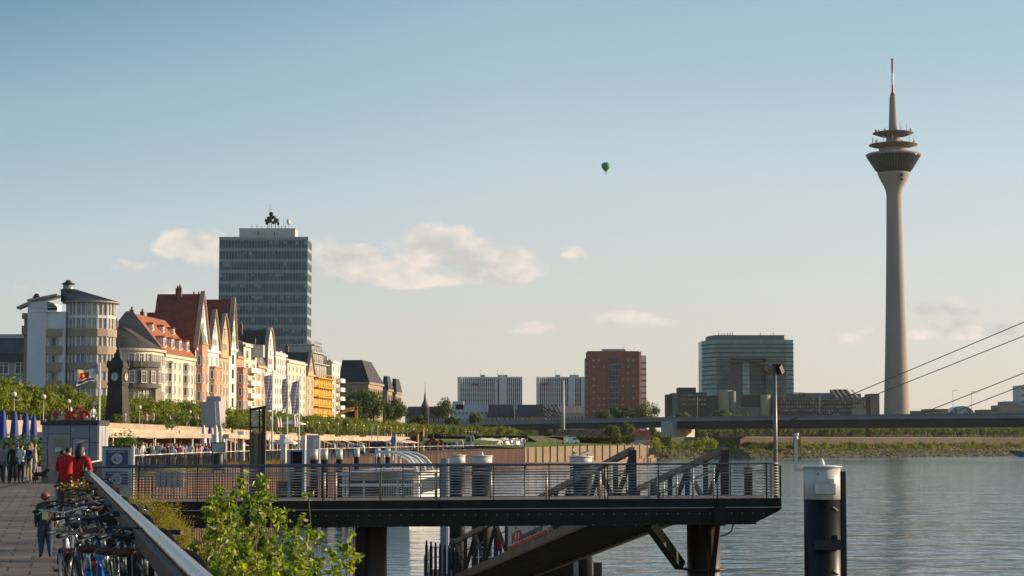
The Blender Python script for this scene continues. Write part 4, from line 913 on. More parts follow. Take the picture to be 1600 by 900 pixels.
# ---- clock tower
def clock_tower():
    Y=232; cx=Xp(183,Y); z0=2.8; z=lambda y:Zp(y,Y)-z0; s=Y/F
    r=empty('clock_tower',(cx,Y,z0),'dark stone clock tower with onion-shaped cap standing on the upper promenade','tower',None,R(-12))
    Md=mat('sooty_stone',(.060,.048,.038),.85,0,.3,1.2,.4,4)
    def sq(hw,za,zc,hw2=None,name='shaft',m=Md):
        hw2=hw if hw2 is None else hw2; mb=MB(); v=[(-hw,-hw,za),(hw,-hw,za),(hw,hw,za),(-hw,hw,za),(-hw2,-hw2,zc),(hw2,-hw2,zc),(hw2,hw2,zc),(-hw2,hw2,zc)]
        mb.add(v,[(0,3,2,1),(4,5,6,7),(0,1,5,4),(1,2,6,5),(2,3,7,6),(3,0,4,7)]); return mb.build(name,m,r)
    sq(18*s,-.2,z(655),15*s,'base'); sq(14.5*s,z(655),z(602),11.8*s); sq(13*s,z(602),z(599),13*s,'cornice'); cl=sq(12*s,z(599),z(575),12*s,'clock_chamber'); sq(13.5*s,z(575),z(572.5),13.5*s,'cornice')
    cap=[(12.8,572.5),(12.6,569),(10.5,565),(7.5,561.5),(5.4,558),(4.8,555),(5.4,553.5),(3.6,551.5),(2.6,549),(3.2,547.5),(1.6,546),(1.0,540),(.4,528)]
    mb=MB(); n=4; vs=[]
    for hw,y in cap: hw*=s; vs+=[(-hw,-hw,z(y)),(hw,-hw,z(y)),(hw,hw,z(y)),(-hw,hw,z(y))]
    fs=[(i*4+k,i*4+(k+1)%4,(i+1)*4+(k+1)%4,(i+1)*4+k) for i in range(len(cap)-1) for k in range(4)]; mb.add(vs,fs); mb.build('cap_roof',Md,r)
    for (dx,rot) in ((0,0),(1,PI/2)):
        cf=bpy.data.objects.new('clock_face',None)
        mb=MB(); rr=7*s
        mb.tube([(0,-12*s-.02,z(589)),(0,-12*s-.12,z(589))],rr,28,0); mb.tube([(0,-12*s-.121,z(589)),(0,-12*s-.14,z(589))],rr*.9,28,1)
        for k in range(12):
            a=2*PI*k/12; mb.beam((rr*.68*math.sin(a),-12*s-.15,z(589)+rr*.68*math.cos(a)),(rr*.85*math.sin(a),-12*s-.15,z(589)+rr*.85*math.cos(a)),.06,.02,0,up=(0,1,0))
        mb.beam((0,-12*s-.17,z(589)-.05),(0,-12*s-.17,z(589)+rr*.75),.05,.03,0,up=(0,1,0)); mb.beam((0,-12*s-.17,z(589)),(-.02,-12*s-.17,z(589)-rr*.45),.06,.03,0,up=(0,1,0))
        o=mb.build('clock_face',[M_black,mat('clock_white',(.62,.6,.55),.5,0,.1,3)],r); o.rotation_euler=(0,0,rot)
    for sx_ in (-1,1):
        for sy in (-1,1):
            mb=MB(); mb.tube([(sx_*12*s,sy*12*s,z(573)),(sx_*12*s,sy*12*s,z(566)),(sx_*12*s,sy*12*s,z(562))],[.18,.14,.02],6); mb.build('pinnacle',Md,r)
    mb=MB(); mb.box(-.5,.5,-14.6*s,-13.2*s,z(648),z(637)); mb.build('wall_niche',M_dark,r)
clock_tower()
# ---- grey lift tower
Y=215; p0=Xp(314,Y); w=Xp(341,Y)-p0; z=lambda y:Zp(y,Y)-0
r=empty('lift_tower',(p0,Y,0),'blank grey concrete tower with a sloping sunlit right edge among the plane trees','tower')
Mc=mat('smooth_grey_concrete',(.36,.36,.38),.7,0,.06,.3)
mb=MB(); mb.prism([(0,0),(0,z(622)),(w*.05,z(618)),(w*.85,z(618)),(w*.85,0)],'y',3.5,7); mb.build('rear_block',Mc,r)
mb=MB(); mb.prism([(w*.03,0),(w*.03,z(628)),(w*.78,z(627)),(w*1.0,0)],'y',0,3.4); mb.prism([(w*.79,z(627)),(w*.98,z(627)),(w*1.25,0),(w*1.02,0)],'y',.3,3.2); mb.build('front_block',Mc,r)
# ================= trees and lamps
M_leafP=foliage('plane_leaves',(.07,.10,.014),(.22,.25,.035),.4,.5)
M_leafD=foliage('dark_leaves',(.03,.055,.012),(.10,.14,.026),.3,.3)
M_leafF=foliage('far_leaves',(.06,.09,.018),(.16,.20,.04),.3,.3)
M_leafW=foliage('willow_leaves',(.065,.085,.02),(.14,.16,.05),.35,.3)
M_bark=mat('plane_bark',(.19,.15,.105),.9,0,.35,3); M_barkd=mat('dark_bark',(.06,.045,.032),.9,0,.3,3)
def crown_mesh(name,m,rx,rz,n,leaf,seed,clumps=14,flat=.0,hole=.25):
    r=random.Random(seed); cl=[]
    for i in range(clumps):
        a=r.uniform(0,2*PI); e=math.asin(r.uniform(-.75,1)); q=r.uniform(.45,.85)
        cl.append((Vector((rx*q*math.cos(a)*math.cos(e),rx*q*math.sin(a)*math.cos(e),rz*q*math.sin(e))),r.uniform(.32,.55)*min(rx,rz*1.3)))
    vs=[];fs=[]
    for i in range(n):
        c,cr=r.choice(cl); d=Vector((r.gauss(0,1),r.gauss(0,1),r.gauss(0,1))).normalized(); p=c+d*cr*(r.uniform(.35,1)**.5)
        if flat and p.z<-rz*flat: p.z=-rz*flat+r.uniform(0,.3)
        nn=(d+Vector((r.gauss(0,.6),r.gauss(0,.6),r.gauss(.3,.6)))).normalized(); a=nn.orthogonal().normalized(); a.rotate(Matrix.Rotation(r.uniform(0,2*PI),3,nn)); b=nn.cross(a); s=leaf*r.uniform(.6,1.3)
        o=len(vs); vs+=[p-a*s,p+b*s*.45-a*.1*s,p+a*s+nn*s*.2,p-b*s*.45-a*.1*s]; fs.append((o,o+1,o+2,o+3))
    me=bpy.data.meshes.new(name); me.from_pydata(vs,[],fs); me.materials.append(m); me.update(); return me
def trunk_mesh(h,r0,spread,m,seed,branches=6,up=1.5):
    r=random.Random(seed); mb=MB(); mb.tube([(0,0,-.3),(.05,0,h*.5),(0,.05,h)],[r0*1.15,r0*.9,r0*.75],8)
    for k in range(branches):
        a=2*PI*k/branches+r.uniform(-.3,.3); q=spread*r.uniform(.5,.85); mb.tube([(0,0,h-.1),(q*.5*math.cos(a),q*.5*math.sin(a),h+up*.45),(q*math.cos(a),q*math.sin(a),h+up*r.uniform(.7,1.2))],[r0*.55,r0*.35,r0*.12],6)
    return mb.mesh('trunk',m)
PC=[crown_mesh('plane_crown',M_leafP,2.9,1.55,1500,.24,i,20,.75) for i in range(5)]
PT=[trunk_mesh(2.0,.17,2.0,M_bark,i) for i in range(3)]
def tree(name,label,loc,cr,tr,s=1,grp=None,cz=0,sz=None,cat='tree'):
    r=empty(name,loc,label,cat,grp,rnd.uniform(0,6.28)); sz=sz or s; r.scale=(s,s,sz)
    link('trunk',tr,r,(0,0,0)); link('crown',cr,r,(0,0,cz)); return r
def road_of(px):
    for lim,t in ((60,'before the slate roofed house at the left edge'),(165,'below the white polygonal apartment tower'),(235,'below the rounded corner house'),(310,'below the cream town house with the orange roof'),(350,'beside the blank grey tower'),(410,'below the pink stone and ochre gables'),(480,'below the flag poles and the white blocks'),(532,'below the yellow scaffolding'),(600,'below the largest stone office'),(700,'right of the largest stone office'),(800,'at the far end of the row, by the bridge approach')):
        if px<lim: return t
    return 'beyond the bridge approach'
cnt=0
Y=168
while Y<860:
    for ro,dx in ((0,-3.2),(1,-10.5),(2,-18),(3,-26)):
        if ro==2 and Y>420: continue
        if ro==3 and Y>300: continue
        yy_=Y+ro*2.3; x=lx(yy_)+dx+rnd.uniform(-.5,.5); px=800+F*x/yy_
        if px<-50 or px>800: continue
        s=rnd.uniform(.93,1.1)*(1 if Y<600 else 1.1)
        tree('plane_tree',('front row','second row','third row','rearmost row')[ro]+' plane tree, '+road_of(px),(x,yy_+rnd.uniform(-.6,.6),2.8),PC[cnt%5],PT[cnt%3],s,'plane trees along the upper promenade',3.0); cnt+=1
    Y+=6.4 if Y<500 else 8.5
Y=150
for px,Y in ((210,262),(228,268),(247,275),(262,280),(283,288),(300,296)): pass
# globe lamps
LM=None
def lamp():
    r=empty('globe_lamp',(0,0,0),'x','street lamp','globe lamps along the upper promenade')
    mb=MB(); mb.tube([(0,0,0),(0,0,.5),(0,0,3.05)],[.09,.06,.045],8); mb.build('pole',mat('lamp_pole',(.45,.42,.36),.5,.2,.1,2),r)
    mb=MB(); mb.lathe([(.09,3.03),(.12,3.1),(.1,3.14)],10); mb.build('collar',M_dark,r)
    mb=MB(); mb.sphere((0,0,3.34),.24,16); mb.build('globe',mat('opal_globe',(.80,.70,.52),.3,0,.03,3),r); return r
lp=lamp(); first=True
LP=[(22,616),(68,620),(107,627),(147,631),(217.9,636.5),(296.7,643.5),(321.8,646.5),(351.5,649.5),(377.8,652.5),(480,660),(498,660.5),(513,661.5),(528,662.5),(542.6,663.5),(555,664),(568,665),(590.6,666.5),(601,668),(611,668),(620,668.5),(629,669.5),(637,670),(646,670.5),(667,672.3),(695.6,673),(702,673.3),(708,673.6),(713,673.9),(718,674.2),(723,674.4),(728,674.6),(733,674.8),(737,674.9),(741.5,675),(746,675.1),(751.5,675.2),(756,675.3),(776.6,675.5)]
LBL={0:'leftmost globe lamp, in front of the trees near the blue folded parasols',1:'globe lamp left of the ticket kiosk roof figure',2:'globe lamp rising behind the red letters on the kiosk',3:'globe lamp just left of the white flag pole by the kiosk',4:'globe lamp right of the dark clock tower',5:'globe lamp left of the blank grey tower, the farther of two',6:'globe lamp directly before the blank grey tower',7:'globe lamp just right of the blank grey tower',8:'globe lamp left of the tall framed steel pile'}
for i,(px,py) in enumerate(LP):
    Yl=4.25*F/(HZ-py) if py<674.5 else 760+(px-718)*1.4
    o=lp if first else copy_tree(lp); first=False; o.location=(Xp(px,Yl,6),Yl,Zp(py,Yl)-3.34)
    o['label']=LBL.get(i,'globe lamp in the dense row '+('below the yellow scaffolding' if px<535 else 'below the largest stone office' if px<600 else 'between the stone offices and the low stalls' if px<680 else 'at the far right end, above the meadow'))
# larger trees
def big(px,py_top,py_bot,Y,wpx,label,m=M_leafD,seed=0,name='broadleaf_tree',n=3800,cl=26,bark=M_barkd,zb=None):
    s=Y/F; top=Zp(py_top,Y); bot=Zp(py_bot,Y) if zb is None else zb; g=bot; h=top-g; rx=wpx*s/2; rz=h*.42
    cr=crown_mesh('crown',m,rx,rz,n,max(.045*rx,.22)*1.6,seed,cl); tr=trunk_mesh(h*.32,max(.25,h*.02),rx*.7,bark,seed,7,h*.3)
    r=empty(name,(Xp(px,Y,g),Y,g),label,'tree'); link('trunk',tr,r); link('crown',cr,r,(0,0,h*.56)); return r
big(566,610,664,690,66,'large dark broadleaf tree in front of the largest stone office',seed=1,n=6000,cl=40); big(548,622,664,680,34,'broadleaf tree left half hidden behind the excavator arm',seed=2)
big(617,626,664,760,40,'round dark tree below the smallest stone office',seed=3,n=4500,cl=30); big(600,630,662,745,26,'narrow tree between two larger ones before the stone offices',seed=12)
big(692,621,664,960,32,'solitary round dark tree left of the pale office block',seed=4,cl=20); big(655,650,666,900,34,'low dark tree before the low roofed building',seed=5); big(742,646,664,940,22,'small pale tree in front of the pale office block',M_leafF,6); big(708,652,666,930,30,'low tree left of the small pale tree',seed=7)
big(974,634,662,1100,44,'dense dark tree in front of the brick high rise',seed=8); big(1010,628,662,1105,40,'loose yellow-green tree right of the brick high rise',M_leafW,9,n=2600); big(944,640,660,1080,30,'small dark tree left of the brick high rise foot',seed=10); big(1128,640,660,1110,30,'small round tree in front of the sandy parliament drum',M_leafF,11); big(1066,644,662,1100,30,'small round tree before the left wing of the parliament',M_leafF,13); big(1160,645,660,1100,20,'tiny tree right of the sandy parliament drum',M_leafF,14)
big(957,664,702,800,30,'left willow standing on the riverbank before the bridge approach',M_leafW,15,'willow_tree'); big(979,657,702,820,26,'right willow standing beside the red roofed pavilion',M_leafW,16,'willow_tree'); big(1020,668,702,900,26,'dark tree between the red roofed pavilion and the bridge pier',seed=17)
big(1092,668,692,960,30,'dark bush-like tree right of the bridge pier',seed=18)
# row of small trees on the far embankment
FC=[crown_mesh('crown',M_leafF,3.4,2.5,700,.42,50+i,14) for i in range(4)]; FT=trunk_mesh(2.4,.2,2,M_barkd,77)
px=1100; k=0
while px<1640:
    Yr=interp([(1100,985),(1300,1060),(1600,1180),(1700,1230)],px); x=Xp(px,Yr,6)
    tree('embankment_tree','small round embankment tree '+('left of the floodlight pole' if px<1205 else 'between the floodlight pole and the radio tower' if px<1400 else 'right of the radio tower'),(x,Yr,3.9),FC[k%4],FT,rnd.uniform(.85,1.1),'round trees on the far embankment',3.9,sz=1.0)
    px+=10.5+rnd.uniform(-1,1); k+=1
px=1110
while px<1650:
    Yr=interp([(1100,1045),(1300,1120),(1600,1240),(1700,1290)],px); x=Xp(px,Yr,6)
    tree('embankment_tree','taller tree of the back row '+('left of the radio tower' if px<1400 else 'right of the radio tower'),(x,Yr,3.9),FC[k%4],FT,rnd.uniform(1.3,1.6),'tall trees behind the embankment row',3.4); px+=19+rnd.uniform(-3,3); k+=1
# trees under the approach, behind the meadow
px=782
while px<1030:
    tree('meadow_tree','dark tree in the shade below the bridge approach behind the meadow',(Xp(px,1215,4),1215+rnd.uniform(-30,30),2.8),FC[k%4],FT,rnd.uniform(.8,1.0),'trees below the bridge approach',3.4); px+=9; k+=1
# riverbank shrubs
M_shr=foliage('shrub_leaves',(.08,.12,.02),(.24,.28,.05),.35,.2)
SH=[crown_mesh('riverbank_shrub',M_shr,1.6,1.3,420,.24,90+i,8,.7) for i in range(5)]
def shrub(px,Y,z,s,label,grp,sz=None):
    o=link('riverbank_shrub',SH[rnd.randrange(5)],None,(Xp(px,Y,z),Y,z+.6*s),rnd.uniform(0,6)); o.scale=(s,s,sz or s); tag(o,label,'shrub',grp)
def bankY(px,offd):
    Yv=700
    while Yv<1500:
        p=off(Yv,offd)
        if 800+F*p.x/p.y>=px: return p.y
        Yv+=3
    return 1500
px=1022
while px<1600:
    for od,zz in ((15,-1.5),(22,-.3)):
        if rnd.random()<.8:
            q=px+rnd.uniform(-5,5); shrub(q,bankY(q,od),zz,rnd.uniform(.9,2.0),('larger' if od==15 else 'smaller')+' leafy shrub on the far riverbank '+('near the bridge pier' if q<1110 else 'left of the floodlight pole' if q<1205 else 'under the parliament' if q<1300 else 'just left of the radio tower' if q<1400 else 'right of the radio tower' if q<1500 else 'near the right edge'),'shrubs on the far riverbank',rnd.uniform(.8,1.6))
    px+=8
for q_ in range(18):
    px_=rnd.choice((rnd.uniform(1000,1034),rnd.uniform(1088,1112))); Yq=rnd.uniform(742,850); shrub(px_,Yq,rnd.uniform(-.5,.8),rnd.uniform(1.0,1.9),'big leafy shrub on the bank around the foot of the bridge pier','shrubs around the bridge pier',rnd.uniform(1.2,2.2))
# ground cover on slope
gm=[];gf=[]
for i in range(15000):
    Yv=rnd.uniform(760,1400); d=rnd.uniform(6,26)**1; 
    if rnd.random()<(16-d)*.08: continue
    p=off(Yv,d); z=interp([(a,b) for a,b in OFFS],d); s=rnd.uniform(.3,.9); a=rnd.uniform(0,PI); c,sn=math.cos(a)*s*.8,math.sin(a)*s*.8; o=len(gm)
    gm+=[(p.x-c,p.y-sn,z-.1),(p.x+c,p.y+sn,z-.1),(p.x+rnd.uniform(-.3,.3),p.y,z+s)]; gf.append((o,o+1,o+2))
me=bpy.data.meshes.new('bank_grass'); me.from_pydata(gm,[],gf); me.materials.append(foliage('bank_weeds',(.06,.07,.02),(.13,.13,.05),.3,.1)); o=link('bank_grass',me); tag(o,'tufts of rough grass and weeds covering the far riverbank','grass',None,'stuff')
# stones along the far water's edge
mb=MB(); 
for i in range(2200):
    Yv=rnd.uniform(700,1400); d=rnd.uniform(1.5,11); p=off(Yv,d); z=interp([(a,b) for a,b in OFFS],d); s=rnd.uniform(.2,.6); M_=Matrix.Translation((p.x,p.y,z))@Matrix.Rotation(rnd.uniform(0,6),4,'Z')@Matrix.Rotation(rnd.uniform(0,1),4,'X'); mb.box(-s,s,-s*.7,s*.7,-s*.5,s*.5,0,M_)
o=mb.build('shore_stones',mat('shore_stone',(.12,.095,.07),.9,0,.3,1),raw=True); tag(o,'loose riprap stones along the far waterline','stones',None,'stuff')

vs=[];fs=[]
A_,B_=Vector((-24,758,0)),Vector((62,815,0)); rh=random.Random(5)
for i in range(15000):
    t=rh.random(); p=A_.lerp(B_,t)+Vector((0,rh.uniform(-2.5,2.5),0)); top=4.3+1.3*noise.noise(Vector((t*22,1,0))); p.z=rh.uniform(.4,top)**1; d=Vector((rh.gauss(0,1),rh.gauss(0,1),rh.gauss(.3,1))).normalized(); a=d.orthogonal().normalized(); b=d.cross(a); s_=rh.uniform(.25,.55); o=len(vs); vs+=[p-a*s_,p+b*s_*.6,p+a*s_,p-b*s_*.6]; fs.append((o,o+1,o+2,o+3))
me=bpy.data.meshes.new('meadow_hedge'); me.from_pydata([tuple(v) for v in vs],[],fs); me.materials.append(M_leafD); tag(link('meadow_hedge',me),'long dark green hedge closing the meadow in front of the bridge approach','hedge')
# ================= people (one continuous body each)
SKIN=mat('skin',(.52,.30,.20),.55,0,.05,8); SHOE=mat('shoe_dark',(.03,.025,.02),.6,0,.1,5)
HAIRS={'brown':mat('brown_hair',(.07,.035,.018),.6,0,.2,20),'dark':mat('dark_hair',(.018,.013,.01),.55,0,.2,20),'fair':mat('fair_hair',(.30,.19,.09),.6,0,.2,20),'ginger':mat('ginger_hair',(.28,.10,.035),.6,0,.2,20)}
def cloth(n,c): return mat('cloth_'+n,c,.85,0,.12,6,.4,30)
CT={'white':cloth('white',(.68,.66,.62)),'black':cloth('black',(.018,.018,.02)),'red':cloth('red',(.52,.012,.010)),'navy':cloth('navy',(.03,.045,.10)),'pink':cloth('pink',(.55,.28,.26)),'grey':cloth('grey',(.25,.25,.26)),'beige':cloth('beige',(.42,.31,.21)),'blue':cloth('blue',(.09,.17,.32)),'maroon':cloth('maroon',(.16,.02,.03)),'olive':cloth('olive',(.10,.085,.05)),'denim':cloth('denim',(.045,.085,.13)),'brownleather':cloth('brownleather',(.09,.045,.025))}
def person_mesh(pose,H=1.72,top=CT['white'],low=CT['denim'],hair='brown',sleeve=True,detail=2,girth=1.0,long_hair=False,face=True,short=False,skirt=False):
    """joints in metres for a 1.72 m figure facing -Y; pose overrides joints"""
    J={'pel':(0,0,.93),'waist':(0,.0,1.06),'chest':(0,0,1.26),'shc':(0,.0,1.40),'neck':(0,.005,1.47),'head0':(0,-.005,1.54),'head1':(0,-.01,1.61),'head2':(0,0,1.665),
       'hl':(.09,0,.88),'kl':(.10,-.02,.49),'al':(.10,.02,.085),'tl':(.11,-.13,.035),'hr':(-.09,0,.88),'kr':(-.10,-.02,.49),'ar':(-.10,.02,.085),'tr':(-.11,-.13,.035),
       'sl':(.17,0,1.39),'el':(.22,.02,1.12),'wl':(.22,-.05,.88),'fl':(.22,-.08,.80),'sr':(-.17,0,1.39),'er':(-.22,.02,1.12),'wr':(-.22,-.05,.88),'fr':(-.22,-.08,.80)}
    J.update({a:b for a,b in pose.items() if a!='face'}); k=H/1.72; g=girth
    RA={'pel':(.135*g,.10*g),'waist':(.118*g,.085*g),'chest':(.145*g,.10*g),'shc':(.13*g,.085*g),'neck':(.052,.055),'head0':(.062,.07),'head1':(.078,.094),'head2':(.070,.080),
        'hl':(.09*g,.095*g),'kl':(.062*g,)*2,'al':(.042,)*2,'tl':(.038,.03),'hr':(.09*g,.095*g),'kr':(.062*g,)*2,'ar':(.042,)*2,'tr':(.038,.03),
        'sl':(.062*g,)*2,'el':(.045*g,)*2,'wl':(.030,)*2,'fl':(.034,.022),'sr':(.062*g,)*2,'er':(.045*g,)*2,'wr':(.030,)*2,'fr':(.034,.022)}
    if skirt: RA['hl']=RA['hr']=(.12*g,.11*g); RA['kl']=RA['kr']=(.10,.10)
    E=[('pel','waist',0),('waist','chest',0),('chest','shc',0),('shc','neck',2),('neck','head0',2),('head0','head1',2),('head1','head2',2),
       ('pel','hl',1),('hl','kl',1),('kl','al',2 if short else 1),('al','tl',3),('pel','hr',1),('hr','kr',1),('kr','ar',2 if short else 1),('ar','tr',3),
       ('shc','sl',0),('sl','el',0),('el','wl',0 if sleeve else 2),('wl','fl',2),('shc','sr',0),('sr','er',0),('er','wr',0 if sleeve else 2),('wr','fr',2)]
    names=list(J); vs=[Vector(J[n])*k for n in names]; ix={n:i for i,n in enumerate(names)}
    me=bpy.data.meshes.new('sk'); me.from_pydata(vs,[(ix[a],ix[b]) for a,b,_ in E],[]); ob=bpy.data.objects.new('sk',me); scn.collection.objects.link(ob)
    md=ob.modifiers.new('s','SKIN'); sd=me.skin_vertices[0].data if me.skin_vertices else None
    if sd is None:
        bm=bmesh.new(); bm.from_mesh(me); bm.verts.layers.skin.verify(); bm.to_mesh(me); bm.free(); sd=me.skin_vertices[0].data
    for n in names: sd[ix[n]].radius=[q*k for q in RA[n]]; sd[ix[n]].use_root=(n=='pel')
    md.use_smooth_shade=True; s2=ob.modifiers.new('u','SUBSURF'); s2.levels=detail; s2.render_levels=detail
    dg=bpy.context.evaluated_depsgraph_get(); out=bpy.data.meshes.new_from_object(ob.evaluated_get(dg)); bpy.data.objects.remove(ob); bpy.data.meshes.remove(me)
    out.name='person'; out.materials.clear()
    for m_ in (top,low,SKIN,SHOE,HAIRS[hair]): out.materials.append(m_)
    seg=[(vs[ix[a]],vs[ix[b]],mi,a) for a,b,mi in E]; hd=vs[ix['head1']]; up=(vs[ix['head2']]-vs[ix['head0']]).normalized(); back=Vector((0,1,0))
    if 'face' in pose: back=-Vector(pose['face']).normalized()
    for p in out.polygons:
        c=p.center; best=(9,0,'')
        for a,b,mi,nm in seg:
            ab=b-a; t=max(0,min(1,(c-a).dot(ab)/max(ab.length_squared,1e-9))); d=(c-a-ab*t).length-.02*(mi==0)
            if d<best[0]: best=(d,mi,nm)
        mi=best[1]
        if best[2] in('head0','head1','neck') and mi==2:
            d=c-hd
            if d.dot(up)>.035*k or (d.dot(back)>.01*k and d.dot(up)>-.07*k): mi=4
        p.material_index=mi; p.use_smooth=True
    # nose and brow shaping on larger figures
    if face:
        f=-back
        for v in out.vertices:
            d=v.co-hd; q=d.dot(f); h=d.dot(up); s=d-f*q-up*h
            if q>.05*k and abs(h+.02*k)<.022*k and s.length<.016*k: v.co+=f*.02*k
    return out
STAND={}
POSES=[{}, {'el':(.24,-.02,1.13),'wl':(.10,-.22,1.10),'fl':(.03,-.25,1.12)}, {'kl':(.10,-.12,.50),'al':(.10,-.08,.09),'tl':(.10,-.22,.04),'kr':(-.10,.02,.50),'ar':(-.10,.22,.12),'tr':(-.10,.12,.03)},
 {'el':(.25,.02,1.15),'wl':(.16,-.12,1.30),'fl':(.12,-.14,1.38),'er':(-.23,.02,1.13),'wr':(-.12,-.16,1.0),'fr':(-.06,-.2,1.0)}]
SIT={'pel':(0,0,.50),'waist':(0,.02,.63),'chest':(0,.0,.85),'shc':(0,0,.99),'neck':(0,0,1.06),'head0':(0,-.01,1.13),'head1':(0,-.02,1.20),'head2':(0,-.01,1.255),'hl':(.1,-.03,.47),'kl':(.12,-.43,.50),'al':(.12,-.45,.09),'tl':(.12,-.58,.04),'hr':(-.1,-.03,.47),'kr':(-.12,-.43,.50),'ar':(-.12,-.45,.09),'tr':(-.12,-.58,.04),
 'sl':(.17,0,.98),'el':(.21,-.05,.72),'wl':(.15,-.28,.68),'fl':(.12,-.36,.68),'sr':(-.17,0,.98),'er':(-.21,-.05,.72),'wr':(-.15,-.28,.68),'fr':(-.12,-.36,.68)}
PM=[person_mesh(p,1.72,detail=1,face=False) for p in POSES]+[person_mesh(SIT,1.72,detail=1,face=False)]
for i in range(len(PM)): PM[i].name='person'
TOPS=['white','black','red','navy','pink','grey','beige','blue','maroon','white','white']; LOWS=['denim','black','beige','navy','grey']
def crowd_person(x,y,z,rz,where,grp,sit=False,tall=1):
    me=PM[4] if sit else PM[rnd.randrange(4)]; o=link('person',me,None,(x,y,z),rz); t=rnd.choice(TOPS); l=rnd.choice(LOWS); h=rnd.choice(list(HAIRS))
    for i,m_ in ((0,CT[t]),(1,CT[l]),(4,HAIRS[h])): o.material_slots[i].link='OBJECT'; o.material_slots[i].material=m_
    s=rnd.uniform(.92,1.06)*tall; o.scale=(s,s,s); tag(o,f"{'seated' if sit else 'standing'} person in {t} top and {l} {'trousers'} {where}",'person',grp); return o
# ================= arcade under the upper promenade
root=empty('terrace_arcade',(0,0,0),'long sandy arcade of cafes carrying the upper promenade behind the crowd','building')
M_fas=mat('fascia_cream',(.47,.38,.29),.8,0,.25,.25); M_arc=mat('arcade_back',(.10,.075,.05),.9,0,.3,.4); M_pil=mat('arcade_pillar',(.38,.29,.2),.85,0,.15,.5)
US=[Y for Y in (90,110,130,150,180,215,250,296,342,380,420,470,513,560,603,690,750,800)]
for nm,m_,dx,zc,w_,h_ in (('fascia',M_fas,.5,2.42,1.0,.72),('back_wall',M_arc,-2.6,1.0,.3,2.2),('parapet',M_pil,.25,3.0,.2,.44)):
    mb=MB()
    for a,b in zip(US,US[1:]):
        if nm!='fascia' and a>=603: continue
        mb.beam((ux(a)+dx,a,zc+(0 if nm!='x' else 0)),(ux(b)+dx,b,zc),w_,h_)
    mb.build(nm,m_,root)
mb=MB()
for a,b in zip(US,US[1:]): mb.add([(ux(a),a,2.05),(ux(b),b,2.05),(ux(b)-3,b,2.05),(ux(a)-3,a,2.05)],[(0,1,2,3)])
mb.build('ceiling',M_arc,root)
mb=MB()
for a,b in zip(US[12:],US[13:]): mb.beam((ux(a)-.2,a,1.0),(ux(b)-.2,b,1.0),.3,2.15)
mb.build('wall',M_tan,root)
Yp=96; k=0
while Yp<560:
    mb=MB(); mb.box(-.35,.35,-.35,.35,-.1,2.06); mb.build('pillar',M_pil,root,(ux(Yp)+.3,Yp,0)); Yp+=7.0
# cafe awnings and lit stalls in front of it
for i,(Ya,Yb,l) in enumerate(((138,168,'long flat cream cafe canopy directly right of the ticket kiosk'),(176,215,'long flat cream cafe canopy above the crowd'))):
    r=empty('cafe_canopy',(0,0,0),l,'canopy'); x0,x1=ux(Ya)+4.2,ux(Yb)+4.2
    mb=MB(); mb.beam((x0,Ya,2.25),(x1,Yb,2.25),4.2,.35); mb.build('roof_slab',M_fas,r)
    for k in range(7):
        t=k/6; mb=MB(); mb.tube([(x0+(x1-x0)*t+1.9,Ya+(Yb-Ya)*t,0),(x0+(x1-x0)*t+1.9,Ya+(Yb-Ya)*t,2.07)],.07,6); mb.build('post',M_white,r)
MHT=foliage('terrace_greens',(.05,.075,.015),(.16,.18,.035),.35,.8); TG=[crown_mesh('terrace_shrub',MHT,1.0,.75,420,.13,300+i,9,.6) for i in range(3)]
for i in range(26):
    Yc=150+i*13+rnd.uniform(-4,4); o=link('terrace_shrub',TG[i%3],None,(ux(Yc)+.1,Yc,3.35),rnd.uniform(0,6)); s_=rnd.uniform(.7,1.3); o.scale=(s_,s_*1.6,s_)
    tag(o,'small green shrub hanging over the terrace arcade edge '+('near the clock tower' if Yc<230 else 'behind the flag poles' if Yc<330 else 'below the far globe lamps'),'shrub','shrubs along the terrace arcade edge')
MAW=[mat('awning_ochre',(.42,.28,.12),.8,0,.2,1),mat('awning_maroon',(.20,.05,.04),.8,0,.2,1),mat('awning_sand',(.5,.42,.33),.8,0,.2,1)]
for i in range(13):
    Yc=226+i*24+rnd.uniform(-5,5); r=empty('arcade_awning',(ux(Yc)+1.05,Yc,1.35),('ochre','maroon','sand coloured')[i%3]+' slanted awning on the terrace arcade '+('left of the flag poles' if Yc<260 else 'behind the flag poles' if Yc<330 else 'behind the moored boat' if Yc<430 else 'near the orange wooden hut'),'awning','awnings on the terrace arcade')
    mb=MB(); mb.add([(0,-3,.75),(0,3,.75),(1.8,3,.1),(1.8,-3,.1),(0,-3,.68),(0,3,.68),(1.8,3,.03),(1.8,-3,.03)],[(0,1,2,3),(7,6,5,4),(0,4,5,1),(1,5,6,2),(2,6,7,3),(3,7,4,0)]); mb.build('canvas',MAW[i%3],r)
    mb=MB(); mb.tube([(1.75,-2.9,.03),(1.75,-2.9,-1.35)],.04,5); mb.tube([(1.75,2.9,.03),(1.75,2.9,-1.35)],.04,5); mb.build('frame',M_dark,r)
